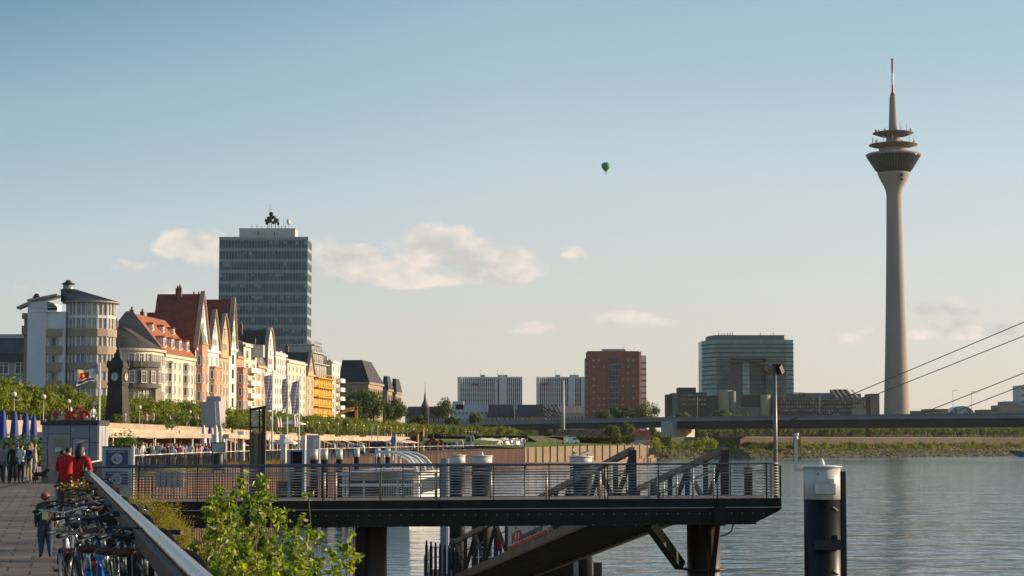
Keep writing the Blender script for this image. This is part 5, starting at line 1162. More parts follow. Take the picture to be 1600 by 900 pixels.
# ================= promenade fence
root=empty('promenade_fence',(0,0,0),'long grey baluster fence with bright top rail along the quay edge before the crowd','fence')
M_frail=mat('fence_rail',(.55,.53,.48),.4,.4,.1,1)
Yf=62
while Yf<250:
    Ye=Yf+5; a=Vector((bx(Yf)-.35,Yf,0)); b=Vector((bx(Ye)-.35,Ye,0)); mb=MB()
    mb.beam(a+Vector((0,0,.12)),b+Vector((0,0,.12)),.04,.05)
    for k in range(26 if Yf<190 else 13):
        p=a.lerp(b,k/(26 if Yf<190 else 13)); mb.beam(p+Vector((0,0,.12)),p+Vector((0,0,1.06)),.014)
    mb.beam(a,a+Vector((0,0,1.1)),.07,.07)
    mb.build('fence_panel',M_dark,root); mb=MB(); mb.tube([a+Vector((0,0,1.1)),b+Vector((0,0,1.1))],.035,6); mb.build('top_rail',M_frail,root); Yf=Ye
while Yf<560:
    Ye=Yf+14; a=Vector((bx(Yf)-.35,Yf,0)); b=Vector((bx(Ye)-.35,Ye,0)); mb=MB()
    for z in (.4,.75): mb.tube([a+Vector((0,0,z)),b+Vector((0,0,z))],.02,4)
    for k in range(5): p=a.lerp(b,k/5); mb.beam(p,p+Vector((0,0,1.1)),.06,.06)
    mb.build('fence_panel',M_dark,root); mb=MB(); mb.tube([a+Vector((0,0,1.1)),b+Vector((0,0,1.1))],.045,5); mb.build('top_rail',M_frail,root); Yf=Ye
# crowd
n=0
for i in range(95):
    Yc=rnd.uniform(118,178); px=rnd.uniform(206,338); x=Xp(px,Yc)
    if x<ux(Yc)+1.5 or x>bx(Yc)-.8: continue
    crowd_person(x,Yc,0,rnd.uniform(0,6.28),'in the crowd behind the quay fence','people in the promenade crowd',sit=False)
for i in range(34):
    Yc=rnd.uniform(205,420); x=rnd.uniform(ux(Yc)+3,bx(Yc)-1.5); crowd_person(x,Yc,0,rnd.uniform(0,6.28),'farther along the quay','people farther along the promenade')
for i in range(14):
    Yc=rnd.uniform(600,690); x=rnd.uniform(-5,30); px=800+F*x/Yc; 
    z=(2.8*(bx(Yc)-x)+zb(Yc)*(x-ux(Yc)))/(bx(Yc)-ux(Yc)) if x<bx(Yc)-3 else None
    if z is None: continue
    crowd_person(x,Yc,z,rnd.uniform(0,6.28),'on the far green meadow','people on the meadow')
# upper terrace crowd right of clock tower
for i in range(16):
    Yc=rnd.uniform(150,230); crowd_person(ux(Yc)-rnd.uniform(1,5),Yc,2.8,rnd.uniform(0,6.28),'on the upper terrace near the clock tower','people on the upper terrace')
# folded parasols
def folded(px,ptop,Y,base,c,label,h=None,cream_side=True):
    x=Xp(px,Y); zt=Zp(ptop,Y); r=empty('folded_parasol',(x,Y,base),label,'parasol','folded parasols on the promenade'); H=zt-base
    mb=MB(); mb.tube([(0,0,0),(0,0,H)],.035,6); mb.build('pole',M_white,r)
    mb=MB(); mb.lathe([(.05,H),(.12,H-.25),(.2,H*.62),(.24,H*.36),(.19,H*.34),(.04,H*.4)],10); vs=mb.v
    mb.v=[(x_*(1+.25*math.cos(5*math.atan2(y_,x_))),y_*(1+.25*math.cos(5*math.atan2(y_,x_))),z_) for x_,y_,z_ in vs]; mb.build('canopy',c,r)
Mpb=mat('parasol_blue',(.03,.06,.26),.8,0,.15,2); Mpw=mat('parasol_white',(.66,.63,.58),.8,0,.1,2); Mpp=mat('parasol_pale',(.50,.42,.38),.8,0,.1,2)
for px,pt,Y,c,l in ((4,640,110,Mpb,'leftmost blue folded parasol, cut by the picture edge'),(22,642,112,Mpb,'large blue folded parasol under the leftmost globe lamp'),(40,645,118,Mpb,'blue folded parasol, third from the left edge'),(52,648,122,Mpb,'blue folded parasol next to the ticket kiosk'),
    (318,664,170,Mpw,'white folded parasol left of the blue one by the grey tower'),(328,665,172,Mpb,'blue folded parasol in front of the blank grey tower'),(337,664,174,Mpw,'white folded parasol right of the blue one by the grey tower'),(345,666,176,Mpw,'white folded parasol farthest right by the grey tower'),
    (422,650,240,Mpp,'pale folded parasol left of the flag poles'),(433,651,240,Mpp,'pale folded parasol just right of the first flag pole'),(437,651,243,Mpp,'pale folded parasol left of the big open one'),(459,648,245,Mpp,'pale folded parasol between the second and third flag poles'),(463,650,247,Mpp,'pale folded parasol beside the third flag pole')):
    folded(px,pt,Y,0 if Y<200 else 2.8,c,l)
def open_parasol(px,py,Y,base,rad,c,label,grp,hh=.5):
    x=Xp(px,Y); zt=Zp(py,Y); r=empty('open_parasol',(x,Y,base),label,'parasol',grp); H=zt-base
    mb=MB(); mb.tube([(0,0,0),(0,0,H)],.03,6); mb.build('pole',M_white,r); mb=MB(); mb.lathe([(rad,H-hh-.12),(rad,H-hh),(.05,H),(.04,H-.05),(rad*.98,H-hh-.02)],8,sm=False); mb.build('canopy',c,r)
open_parasol(457,656,250,2.8,1.6,Mpw,'large cream open parasol on the upper terrace behind the flag poles','open parasols',.45); open_parasol(446,683,160,0,.95,Mpw,'wide white open parasol low behind the flag poles','open parasols',.4)
Mpk=mat('parasol_rose',(.55,.36,.30),.8,0,.2,.5)
for k in range(9): open_parasol(618+k*4.2+rnd.uniform(-.5,.5),686+rnd.uniform(-.7,.7)+.2*k,395+k*6,0,2.0,Mpk if k%2 else Mpw,'rose or white open parasol in the cafe garden left of the wooden stalls','parasols in the cafe garden',.5)
for k in range(5): open_parasol(752+k*4,684+rnd.uniform(-.5,.5),560+k*3,1.0,2.2,Mpw,'white open parasol on the meadow edge below the globe lamps','parasols at the meadow edge',.6)
# stalls
def hut(px0,px1,ye,yr,Y,base,wallm,roofm,label,depth=3,win=True,cat='stall',over=.3):
    x0,x1=Xp(px0,Y),Xp(px1,Y); w=x1-x0; r=empty('market_hut',(x0,Y,base),label,cat); H=Zp(ye,Y)-base; h=Zp(yr,Y)-base
    mb=MB(); mb.prism([(0,-.1),(w,-.1),(w,H),(w/2,h-.05),(0,H)],'y',0,depth); mb.build('wall',wallm,r)
    mb=MB()
    for s_ in (0,1):
        xa=-over if s_==0 else w+over; mb.add([(xa,-.4,H-.1),(w/2,-.4,h+.05),(w/2,depth+.4,h+.05),(xa,depth+.4,H-.1),(xa,-.4,H-.02),(w/2,-.4,h+.15),(w/2,depth+.4,h+.15),(xa,depth+.4,H-.02)],[(0,1,2,3),(7,6,5,4),(0,4,5,1),(1,5,6,2),(2,6,7,3),(3,7,4,0)])
    mb.build('roof',roofm,r)
    if win: mb=MB(); mb.box(w*.2,w*.8,-.06,-.005,H*.42,H*.85); mb.build('serving_hatch',M_dark,r)
    return r
Mwood=mat('orange_wood',(.48,.25,.07),.8,0,.2,1); Mwd2=mat('brown_wood',(.20,.09,.05),.8,0,.2,1)
hut(640,653,677,674,430,0,Mwood,Mdr,'orange wooden hut with flat dark roof beside the colourful advertising tower'); 
r=hut(654,662,669,665,428,0,mat('yellow_paint',(.72,.45,.08),.7,0,.2,1),Mrt,'narrow yellow stall tower with a green panel beside the orange hut',2); mb=MB(); mb.box(1.0,1.25,-.08,-.01,1.0,2.9); mb.build('panel',mat('green_panel',(.25,.5,.12),.6,0,.1,1),r)
hut(667,684,691,684,440,0,Mwd2,mat('mauve_roof',(.12,.07,.08),.7,0,.2,1),'brown wooden stall with steep mauve roof left of the pale food trucks'); hut(684,692,690,687,455,0,Mwd2,Mdr,'small brown stall right of the mauve roofed one')
def truck(px0,px1,yt,Y,base,m,label,band=None):
    x0,x1=Xp(px0,Y),Xp(px1,Y); w=x1-x0; r=empty('food_truck',(x0,Y,base),label,'food truck'); H=Zp(yt,Y)-base
    mb=MB(); mb.prism([(0,.35),(w,.35),(w,H*.7),(w-.3,H-.05),(w-.6,H),(.2,H),(0,H-.2)],'y',0,2.2); mb.build('body',m,r)
    mb=MB(); mb.box(w*.15,w*.75,-.05,-.005,H*.5,H*.85); mb.build('serving_hatch',band or M_dark,r)
    for x in (w*.2,w*.8): mb=MB(); mb.tube([(x,-.05,.35),(x,.2,.35)],.33,12); mb.build('wheel',M_black,r)
truck(697,715,690,470,0,mat('truck_blue',(.28,.36,.42),.5,0,.1,1),'pale blue food truck on the promenade right of the wooden stalls'); truck(716,724,687,480,0,M_white,'small cream food truck right of the pale blue one',Mwood); truck(727,737,680,545,.2,mat('truck_grey',(.25,.3,.34),.5,0,.1,1),'grey-blue food truck beside the white meadow parasols'); truck(737,741,680,560,.3,M_white,'narrow white trailer beside the grey-blue food truck')
# camper-like white cover
def camper():
    Y=300; r=empty('camper_van',(Xp(551,Y),Y,0),'white camper van with rounded nose on the quay left of the moored glass roofed boat','van'); w=Xp(569,Y)-Xp(551,Y); 
    mb=MB(); mb.prism([(0,.3),(w,.3),(w,1.0),(w*.93,1.25),(w*.8,1.4),(w*.1,1.4),(0,1.2)],'y',0,2); mb.build('body',M_white,r); mb=MB(); mb.prism([(.05,.75),(w*.62,.75),(w*.62,1.25),(.05,1.25)],'y',-.05,-.005); mb.build('side_window',mat('blue_tint',(.10,.14,.22),.2,0,.1,1),r)
    for x in (w*.2,w*.8): mb=MB(); mb.tube([(x,-.05,.3),(x,.2,.3)],.28,12); mb.build('wheel',M_black,r)
    r.location.z=0
camper()
# meadow chairs
def meadow_z(x,Y): 
    t=(x-ux(Y))/(bx(Y)-ux(Y)); return 2.8*(1-t)+zb(Y)*t
ch=MB(); ch.box(-.45,.45,-.4,.3,.25,.32); ch.beam((0,.3,.3),(0,.65,.95),.9,.06); 
for q_ in (-.4,.4): ch.beam((q_,-.38,0),(q_,-.38,.3),.05); ch.beam((q_,.3,0),(q_,.3,.3),.05)
chm=ch.mesh('deck_chair',M_white)
for i in range(46):
    Yc=rnd.uniform(572,640); px=rnd.uniform(776,822); x=Xp(px,Yc)
    if x>bx(Yc)-2: continue
    o=link('deck_chair',chm,None,(x,Yc,meadow_z(x,Yc)),rnd.uniform(0,6)); o.scale=(1.5,1.5,1.5); tag(o,'white low deck chair in the cluster on the meadow','chair','white deck chairs on the meadow')
mini_car((Xp(893,690),690,meadow_z(Xp(893,690),690)),R(5),M_white,'white van parked at the right end of the meadow','van',True)
o=hut(874,884,697,692,680,meadow_z(Xp(879,680),680)-.1,M_red,M_red,'small red tent left of the white van on the meadow',2.5,False,'tent')
# pavilion with red roof by the pier
def pavilion():
    Y=770; x0,x1=Xp(986,Y),Xp(1015,Y); w=x1-x0; b=1.2; r=empty('red_roofed_pavilion',(x0,Y,b),'two storey cafe pavilion with bright red roof left of the bridge pier','building'); z=lambda y:Zp(y,Y)-b
    mb=MB(); mb.box(w*.1,w,0,8,-3,z(690)); mb.build('ground_floor',mat('pav_base',(.45,.34,.24),.8,0,.2,.5),r); mb=MB(); mb.box(w*.25,w,.5,8,z(690),z(679)); mb.build('upper_floor',M_fas,r)
    mb=MB(); mb.box(w*.28,w*.97,.38,.48,z(687),z(681)); mb.build('window_band',M_glass,r)
    mb=MB(); mb.prism([(-.2,z(679)),(w+.4,z(679)),(w+.4,z(673)),(w*.45,z(672))],'y',-.6,8.5); mb.build('roof',mat('signal_red_roof',(.55,.07,.025),.6,0,.12,.5),r)
    mb=MB(); mb.box(w*.55,w*.8,3,5,z(673),z(670)); mb.build('roof_box',M_white,r)
    for k in range(3): mb=MB(); mb.lathe([(2.6,0),(2.6,.2),(.1,1.1)],8,0,(w*(-.5+.45*k),-3,z(697)),sm=False); mb.build('awning',mat('faded_awning',(.40,.31,.25),.8,0,.2,1),r)
    mb=MB(); mb.box(-w*1.0,w*1.3,-4.5,0,-4,z(700)); mb.build('deck',mat('pav_deck',(.20,.15,.11),.85,0,.2,.5),r)
pavilion()
# painted wall under the bridge approach
mb=MB(); Y=860; a=P(868,690,Y); mb.box(0,Xp(950,Y)-a.x,0,2,-4,Zp(672,Y)-a.z); o=mb.build('painted_wall',mat('mural_wall',(.22,.14,.11),.85,0,.6,.25),None,a); tag(o,'faded reddish painted wall in the shade under the bridge approach','wall')
# excavator
def excavator():
    Y=600; r=empty('excavator',(Xp(548,Y),Y,2.8),'yellow excavator with raised arm in front of the trees right of the scaffolding','excavator'); z=lambda y:Zp(y,Y)-2.8; q=lambda px:(px-548)*Y/F; My=mat('excavator_yellow',(.62,.28,.03),.5,0,.1,1)
    mb=MB(); mb.beam((q(526),0,z(650)),(q(541),0,z(640)),.7,.9); mb.beam((q(541),0,z(640)),(q(558),0,z(637.5)),.7,.9); mb.build('boom',My,r); mb=MB(); mb.beam((q(556.5),0,z(636.5)),(q(556.5),0,z(655)),.7,.8); mb.build('stick',My,r)
    mb=MB(); mb.prism([(q(554),z(655)),(q(559),z(655)),(q(560),z(660)),(q(553),z(659))],'y',-.6,.6); mb.build('bucket',M_dark,r); mb=MB(); mb.tube([(q(536),-.5,z(645)),(q(553),-.5,z(641))],.15,6); mb.build('cylinder_ram',M_lgrey,r)
    mb=MB(); mb.box(q(515),q(530),-1.5,1.5,1.1,2.9); mb.build('cab',My,r); mb=MB(); mb.box(q(513),q(531),-1.6,-1,0,1); mb.box(q(513),q(531),1,1.6,0,1); mb.build('track',M_black,r)
excavator()
# gantry frame
mb=MB(); Y=330; a=P(581,663.5,Y); b=P(590,663.5,Y); mb.beam((a.x,Y,0),a,.12); mb.beam((b.x,Y,0),b,.12); mb.beam(a,b,.12); tag(mb.build('white_frame',M_white),'tall white rectangular steel frame standing behind the moored boat','frame')
mb=MB(); Y=330; mb.box(-1.2,1.4,-1,1,0,1.75); tag(mb.build('dark_container',M_dark,None,(Xp(590,Y),Y,0)),'small dark hut at the foot of the white steel frame','hut')
# small info boards and cabinets on the quay
def board(px0,px1,yt,yb,Y,base,fm,pm,label,name='information_board',cat='sign'):
    x0,x1=Xp(px0,Y),Xp(px1,Y); r=empty(name,((x0+x1)/2,Y,base),label,cat); w=(x1-x0)/2; zt,zl=Zp(yt,Y)-base,Zp(yb,Y)-base
    for s_ in (-1,1): mb=MB(); mb.box(s_*w*.8-.03,s_*w*.8+.03,.02,.08,0,zt); mb.build('leg',fm,r)
    mb=MB(); mb.box(-w,w,-.06,.02,zl,zt); mb.build('frame',fm,r); mb=MB(); mb.box(-w+.06,w-.06,-.075,-.061,zl+.06,zt-.06); mb.build('panel',pm,r); return r
board(330,352,691,706,120,0,M_dark,mat('map_panel',(.36,.46,.48),.4,0,.25,6),'pale blue information board above the quay fence left of the steel pile')
mb=MB(); Y=150; mb.lathe([(.3,0),(.34,.1),(.34,.95),(.28,1.05)],14); tag(mb.build('litter_bin',M_dark,None,(Xp(346,132)-.2,132,0)),'dark round litter bin below the pale blue information board','bin')
def cabinet(px0,px1,yt,Y,m1,label):
    x0,x1=Xp(px0,Y),Xp(px1,Y); r=empty('ticket_cabinet',(x0,Y,0),label,'cabinet'); w=x1-x0; H=Zp(yt,Y); mb=MB(); mb.box(0,w,0,1,-.05,H); mb.build('body',m1,r); mb=MB(); mb.box(w*.52,w*.96,-.03,-.005,H*.1,H*.9); mb.build('poster',mat('poster_pale',(.62,.6,.56),.5,0,.3,5),r)
cabinet(479,499,680,180,mat('cabinet_grey',(.36,.36,.37),.5,0,.1,1),'grey and white ticket cabinet on the quay right of the flag poles'); cabinet(437,446,679,178,M_white,'slim white cabinet between the first two flag poles'); cabinet(470,477,681,182,M_white,'slim white cabinet directly right of the third flag pole'); cabinet(371,381,674,200,M_white,'white cabinet left of the tall framed steel pile')
# white-blue portal with dark inside
Y=150; r=empty('pontoon_portal',(Xp(450,Y),Y,-2.4),'small pale blue portal with a dark opening behind the jetty rail below the flags','shelter'); w=Xp(476,Y)-Xp(450,Y); H=Zp(703,Y)+2.4
mb=MB(); mb.box(0,.18,0,1.4,0,H); mb.box(w-.18,w,0,1.4,0,H); mb.box(.18,w-.18,0,1.4,H-.12,H); mb.build('frame',mat('pale_blue_paint',(.22,.28,.38),.5,0,.1,1),r); mb=MB(); mb.box(.2,w-.2,1.2,1.38,0,H-.13); mb.build('dark_inside',mat('inside_shade',(.05,.02,.02),.6,0,.2,1),r)  # dark sheet at the back stands in for the shade inside
# flags
def wavy(px0,px1,py0,py1,Y,m_,par,base,amp=.12,n=14,ph=0,lines=True,tilt=0,name='banner'):
    mb=MB(); vs=[];fs=[]; x0,x1=Xp(px0,Y)-base.x,Xp(px1,Y)-base.x; z0,z1=Zp(py0,Y)-base.z,Zp(py1,Y)-base.z
    for i in range(n+1):
        for j in range(9):
            t=i/n; s_=j/8; x=x0+(x1-x0)*s_+.10*math.sin(t*7+ph+s_*2)*(1-s_)*(x1-x0); vs.append((x,amp*math.sin(s_*7+t*5+ph),z0+(z1-z0)*t+tilt*(1-s_)))
    for i in range(n):
        for j in range(8): o=i*9+j; fs.append((o,o+1,o+10,o+9))
    mb.add(vs,fs,0,True); return mb.build(name,m_,par)
def stripe_mat(name,cs,axis=2,scale=3.0,dist=2):
    m=bpy.data.materials.new(name); m.use_nodes=True; t=m.node_tree; b=t.nodes['Principled BSDF']; b.inputs['Roughness'].default_value=.8
    tx=t.nodes.new('ShaderNodeTexCoord'); w=t.nodes.new('ShaderNodeTexWave'); w.bands_direction='Z' if axis==2 else 'X'; w.inputs['Scale'].default_value=scale; w.inputs['Distortion'].default_value=dist; w.inputs['Detail'].default_value=2; t.links.new(tx.outputs['Object'],w.inputs[0])
    r=t.nodes.new('ShaderNodeValToRGB'); t.links.new(w.outputs['Fac'],r.inputs[0])
    while len(r.color_ramp.elements)<len(cs): r.color_ramp.elements.new(.5)
    for e,(p,c) in zip(r.color_ramp.elements,cs): e.position=p; e.color=(*c,1)
    t.links.new(r.outputs[0],b.inputs['Base Color']); 
    tr=t.nodes.new('ShaderNodeBsdfTranslucent'); mx=t.nodes.new('ShaderNodeMixShader'); mx.inputs[0].default_value=.3; t.links.new(r.outputs[0],tr.inputs[0]); t.links.new(b.outputs[0],mx.inputs[1]); t.links.new(tr.outputs[0],mx.inputs[2]); t.links.new(mx.outputs[0],t.nodes['Material Output'].inputs[0]); return m
Mban=stripe_mat('banner_cloth',[(0,(.62,.58,.60)),(.45,(.55,.50,.54)),(.62,(.20,.16,.24)),(.75,(.58,.54,.55)),(1,(.30,.25,.32))],2,1.1,3)
for px,pt,a,b_,ft,fb,l in ((425,578,413,424,584,640,'left of three flag poles with a long grey-white banner'),(448.5,587,440,448,590,637,'middle of three flag poles with a slim grey-white banner'),(467,589,454,466,594,646,'right of three flag poles with a wide grey-white banner')):
    Y=185; base=Vector((Xp(px,Y),Y,0)); r=empty('flag_pole',base,l,'flag pole','flag poles with pale banners'); mb=MB(); mb.tube([(0,0,0),(0,0,Zp(pt,Y))],[.08,.055],8); mb.build('pole',M_white,r); wavy(a,b_,ft,fb,Y,Mban,r,base,.14,18,px,tilt=-.25)
# ================= mooring piles
def mooring(px0,px1,ytop,Y,ywhite,label,name='mooring_pile',cone=True,extra=False,grp=None,n=28):
    x0,x1=Xp(px0,Y),Xp(px1,Y); rr=(x1-x0)/2; r=empty(name,((x0+x1)/2,Y,WZ),label,'mooring pile',grp); zt=Zp(ytop,Y)-WZ; zw=Zp(ywhite,Y)-WZ
    mb=MB(); mb.lathe([(rr,-1),(rr,zw)],n); mb.build('black_shaft',mat('black_tar',(.013,.012,.010),.42,0,.3,1.2,.1,6,spec=.3,streak=1),r)
    mb=MB(); mb.lathe([(rr*1.005,zw),(rr*1.005,zt-.04)],n); mb.build('white_band',mat('bollard_white',(.66,.62,.56),.42,0,.2,3,streak=1),r)
    mb=MB(); mb.lathe([(rr*1.1,zt-.04),(rr*1.1,zt),(rr*.2,zt+.03)],n); mb.build('cap',M_white,r)
    if cone: mb=MB(); mb.lathe([(rr*.16,zt+.02),(rr*.14,zt+.12),(rr*.05,zt+.22)],10); mb.build('knob',M_white,r)
    return r,rr,zt
mooring(703,727,711,128,727,'white topped mooring pile left of the wider one behind the middle of the jetty',cone=False)
r_,rr_,zt_=mooring(737,769,712,118,728,'wide white topped mooring pile with small cone cap behind the middle of the jetty')
mooring(890,925,713,104,727,'white topped mooring pile behind the jetty with two gulls on its cap',cone=False)
for i,(a,b_,Y,l) in enumerate(((484.5,497,176,'first of the small white capped piles right of the pale blue portal'),(502,512.5,178,'second small white capped pile right of the pale blue portal'),(525,535.5,182,'third small white capped pile right of the pale blue portal'),(553,562,200,'small white capped pile below the camper van'),(586,594.5,215,'small white capped pile left of the curved boat canopy'),(602,610,217,'small white capped pile behind the curved boat canopy'))):
    mooring(a,b_,702.5 if i<3 else 701,Y,718 if i<3 else 714,l,cone=False,n=14)
# gulls
GM=None
def gull(loc,rz,label):
    mb=MB(); mb.tube([(0,-.20,.17),(0,-.12,.19),(0,0,.17),(0,.12,.15),(0,.26,.12)],[.02,.055,.075,.055,.01],10,0); mb.tube([(0,-.16,.20),(0,-.19,.27),(0,-.20,.31)],[.045,.04,.042],8,0); mb.sphere((0,-.215,.315),.045,8,0); mb.tube([(0,-.25,.31),(0,-.31,.295)],[.014,.004],6,2)
    for s_ in (-1,1): mb.tube([(s_*.06,-.08,.2),(s_*.07,.08,.17),(s_*.03,.28,.14)],[.03,.04,.008],6,1); mb.tube([(s_*.03,.02,.12),(s_*.03,.02,0)],.008,5,2)
    o=mb.build('gull',[mat('gull_white',(.75,.73,.7),.7,0,.05,5),mat('gull_grey',(.35,.36,.38),.7,0,.05,5),mat('gull_beak',(.55,.35,.08),.5,0,.05,5)],None,loc,rz); tag(o,label,'bird','gulls on mooring piles')
gull((Xp(898,104),104,Zp(713,104)+.02),R(200),'left gull standing on the cap of the white topped pile'); gull((Xp(916,104),104,Zp(713,104)+.02),R(80),'right gull on the cap of the white topped pile')
# ================= moored passenger boat
def boat():
    Y=172; x0,x1=Xp(527,Y),Xp(658,Y); w=x1-x0; L_=34; r=empty('passenger_boat',((x0+x1)/2,Y,WZ),'white moored passenger boat with curved glass roof behind the left half of the jetty','boat',None,R(-3)); h=w/2
    mb=MB(); secs=[(0,.82,.3),(2,1,.0),(24,1,0),(30,.7,0),(34,.08,.3)]; pr=[]
    vs=[]
    for y,f,_ in secs: vs+=[(-h*f*.85,y,-.5),(h*f*.85,y,-.5),(h*f,y,1.7),(-h*f,y,1.7)]
    fs=[(4*i+k,4*i+(k+1)%4,4*i+4+(k+1)%4,4*i+4+k) for i in range(len(secs)-1) for k in range(4)]+[(0,1,2,3),(16,17,18,19)]
    mb.add(vs,fs); mb.build('hull',mat('hull_white',(.62,.62,.62),.4,0,.08,.5),r)
    z=lambda y:Zp(y,Y)-WZ
    mb=MB(); mb.box(-h*.92,h*.92,1.2,26,1.7,z(742)); mb.build('cabin',M_white,r)
    mb=MB(); mb.box(-h*.85,h*.8,1.08,1.18,z(775),z(750)); mb.build('stern_windows',M_glass,r)
    for k in range(5): mb=MB(); x=-h*.8+h*1.6*k/4; mb.box(x-.08,x+.08,1.0,1.08,z(778),z(748)); mb.build('window_post',M_white,r)
    mb=MB(); mb.box(-h*.98,h*.98,.6,27,z(742),z(740)+.1); mb.build('roof',M_white,r); mb=MB(); mb.box(-h*.7,h*.45,.5,.59,z(743.5),z(740)); mb.build('red_stripe',M_red,r)
    mb=MB(); mb.box(-h*.98,h*.98,.75,1.1,z(761),z(756)); mb.build('rubbing_strake',M_white,r)
    for k in range(15): 
        mb=MB(); mb.box(h*.92+.01,h*.92+.05,2+k*1.6,3.2+k*1.6,z(772),z(750)); mb.build('side_window',M_glass,r)
    # curved canopy at the right: two arched frames joined by glass
    q=lambda px:(Xp(px,Y)-(x0+x1)/2)
    for o_,yy in ((0,2),(.9,9),(1.4,16)):
        pts=[(q(584),yy,z(706+o_)),(q(606),yy,z(706.5+o_)),(q(622),yy,z(709+o_)),(q(636),yy,z(716+o_)),(q(645),yy,z(727)),(q(650),yy,z(742))]; mb=MB(); mb.tube(pts,.13,6); mb.build('canopy_frame',M_white,r)
    pts=[(q(586),z(709)),(q(604),z(709)),(q(618),z(712)),(q(632),z(719)),(q(641),z(729)),(q(645),z(742))]
    mb=MB(); n=len(pts); mb.add([(x,2.2,zz) for x,zz in pts]+[(x,16,zz) for x,zz in pts],[(i,i+1,n+i+1,n+i) for i in range(n-1)]); mb.build('canopy_glass',mat('canopy_glass',(.10,.105,.10),.1,0,.2,1,spec=.8),r)
    for a in (584,596,610,622): mb=MB(); mb.tube([(q(a),2,z(742)),(q(a),2,z(707 if a<612 else 709.5))],.06,6); mb.build('canopy_post',M_white,r)
    for k in range(14): 
        mb=MB(); x=q(598)+k*.19*1.1; mb.beam((x,.9,z(785)),(x,.9,z(744)),.05); mb.build('stern_rail',M_white,r)
boat()
mb=MB(); Y=196; base=Vector((Xp(618.5,Y),Y,0)); r=empty('boat_flag',base,'small blue and white flag on a thin white pole behind the moored boat','flag'); mb.tube([(0,0,-3),(0,0,Zp(679,Y))],.05,6); mb.build('pole',M_white,r); wavy(611,618,682,694,Y,mat('flag_blue',(.12,.16,.34),.8,0,.4,3),r,base,.06,8,1,name='flag')
# hot air balloon
def balloon():
    Y=1600; p=P(946.5,262,Y); s=Y/F; r=empty('hot_air_balloon',p,'small green hot air balloon floating in the open sky','balloon'); mb=MB()
    pr=[(1.5,-6.2),(2.4,-4.8),(4.6,-2.4),(6.4,.5),(7.1,3),(6.6,5.3),(5.0,7.2),(2.6,8.4),(.4,8.8)]; mb.lathe([(a*s,b*s) for a,b in pr],24,mis=[0,0,0,1,0,1,0,0]); mb.build('envelope',[mat('balloon_green',(.035,.24,.11),.6,0,.1,.3),mat('balloon_green_light',(.06,.34,.20),.6,0,.1,.3)],r)
    mb=MB(); mb.box(-.9*s,.9*s,-.9*s,.9*s,-9.6*s,-8.2*s); mb.build('basket',mat('basket_brown',(.10,.06,.03),.8,0,.1,1),r); mb=MB()
    for a in (-.8,.8):
        for b in (-.8,.8): mb.beam((a*s,b*s,-8.2*s),(a*1.4*s,b*1.4*s,-6*s),.08)
    mb.build('rope',M_dark,r)
balloon()
# teal boat at far right edge
def teal():
    Y=1000; x=Xp(1580,Y,WZ); r=empty('motor_barge',(x,Y,WZ),'dark teal and white moored boat cut by the right picture edge','boat'); mb=MB(); vs=[(0,0,1.5),(4,-2.5,0),(4,2.5,0),(24,-3,-.3),(24,3,-.3),(-1.5,0,3.2),(4,-3,2.6),(4,3,2.6),(24,-3.2,2.4),(24,3.2,2.4)]
    mb.add(vs,[(0,1,6,5),(0,5,7,2),(1,3,8,6),(2,7,9,4),(5,6,7),(6,8,9,7),(3,4,9,8),(0,2,4,3,1)]); mb.build('hull',mat('teal_hull',(.03,.12,.13),.4,0,.1,1),r); mb=MB(); mb.box(6,22,-2.2,2.2,2.5,4.2); mb.build('cabin',M_white,r); mb=MB(); mb.box(7,21,-2.3,-2.21,3.0,3.8); mb.build('cabin_windows',M_glass,r)
teal()
for px,l in ((1220,'left white square sign on the far embankment wall near the floodlight pole'),(1235,'right white square sign on the far embankment wall near the floodlight pole'),(1438,'small white sign on the far embankment wall right of the radio tower')):
    Yb_=bankY(px,25.2); mb=MB(); mb.box(-.9,.9,-.15,0,0,1.8); mb.beam((0,.05,-1),(0,.05,0),.15); tag(mb.build('river_sign',M_white,None,(Xp(px,Yb_-1.0,2),Yb_-2.2,1.6)),l,'sign')
# ================= jetty
M_jd=mat('jetty_dark_steel',(.020,.017,.013),.6,0,.35,1.2,.15,10,spec=.25); M_jr=mat('jetty_rail_steel',(.30,.295,.29),.4,.4,.15,3); M_jt=mat('jetty_top_rail',(.13,.14,.155),.4,.5,.12,3); M_jl=mat('jetty_lip_lit',(.30,.285,.26),.5,.3,.15,3)
JX0=Xp(140,62); JL=Xp(1219,62)-JX0
def jx(px): return Xp(px,62)-JX0
jet=empty('jetty',(JX0,62,-.03),'long dark steel jetty with horizontal rails crossing the foreground','jetty'); jet.rotation_euler=(0,-math.asin(.12/JL),0)
JW=4.1
mb=MB(); mb.box(-2.5,JL-.05,0.02,JW,-.16,0); mb.build('deck',mat('jetty_deck',(.16,.13,.10),.8,0,.25,1.5),jet)
mb=MB(); mb.box(-2.5,JL,-.05,.0,-.24,.015); mb.build('kick_plate',M_jd,jet)
mb=MB(); mb.box(-2.5,JL+.03,-.16,-.06,-.262,-.235); mb.build('lip',M_jl,jet)  # pale lip carries the sunlit edge line in its colour
def girder(y):
    mb=MB(); mb.prism([(-2.5,-.265),(JL+.02,-.265),(JL-.05,-.36),(JL-.75,-.70),(-2.5,-.72)],'y',y-.04,y+.06,0)
    mb.prism([(-2.5,-.72),(JL-.75,-.70),(JL-.75,-.75),(-2.5,-.77)],'y',y-.16,y+.16,0)
    return mb.build('girder',M_jd,jet)
g=girder(.0)
mb=MB()
for k in range(66):
    x=k*.315+.1; mb.box(x-.014,x+.014,-.058,-.043,-.44,-.412); 
    if k%2: mb.box(x-.014,x+.014,-.172,-.158,-.752,-.728)
mb.build('rivet_row',M_jr,g)
girder(JW-.1)
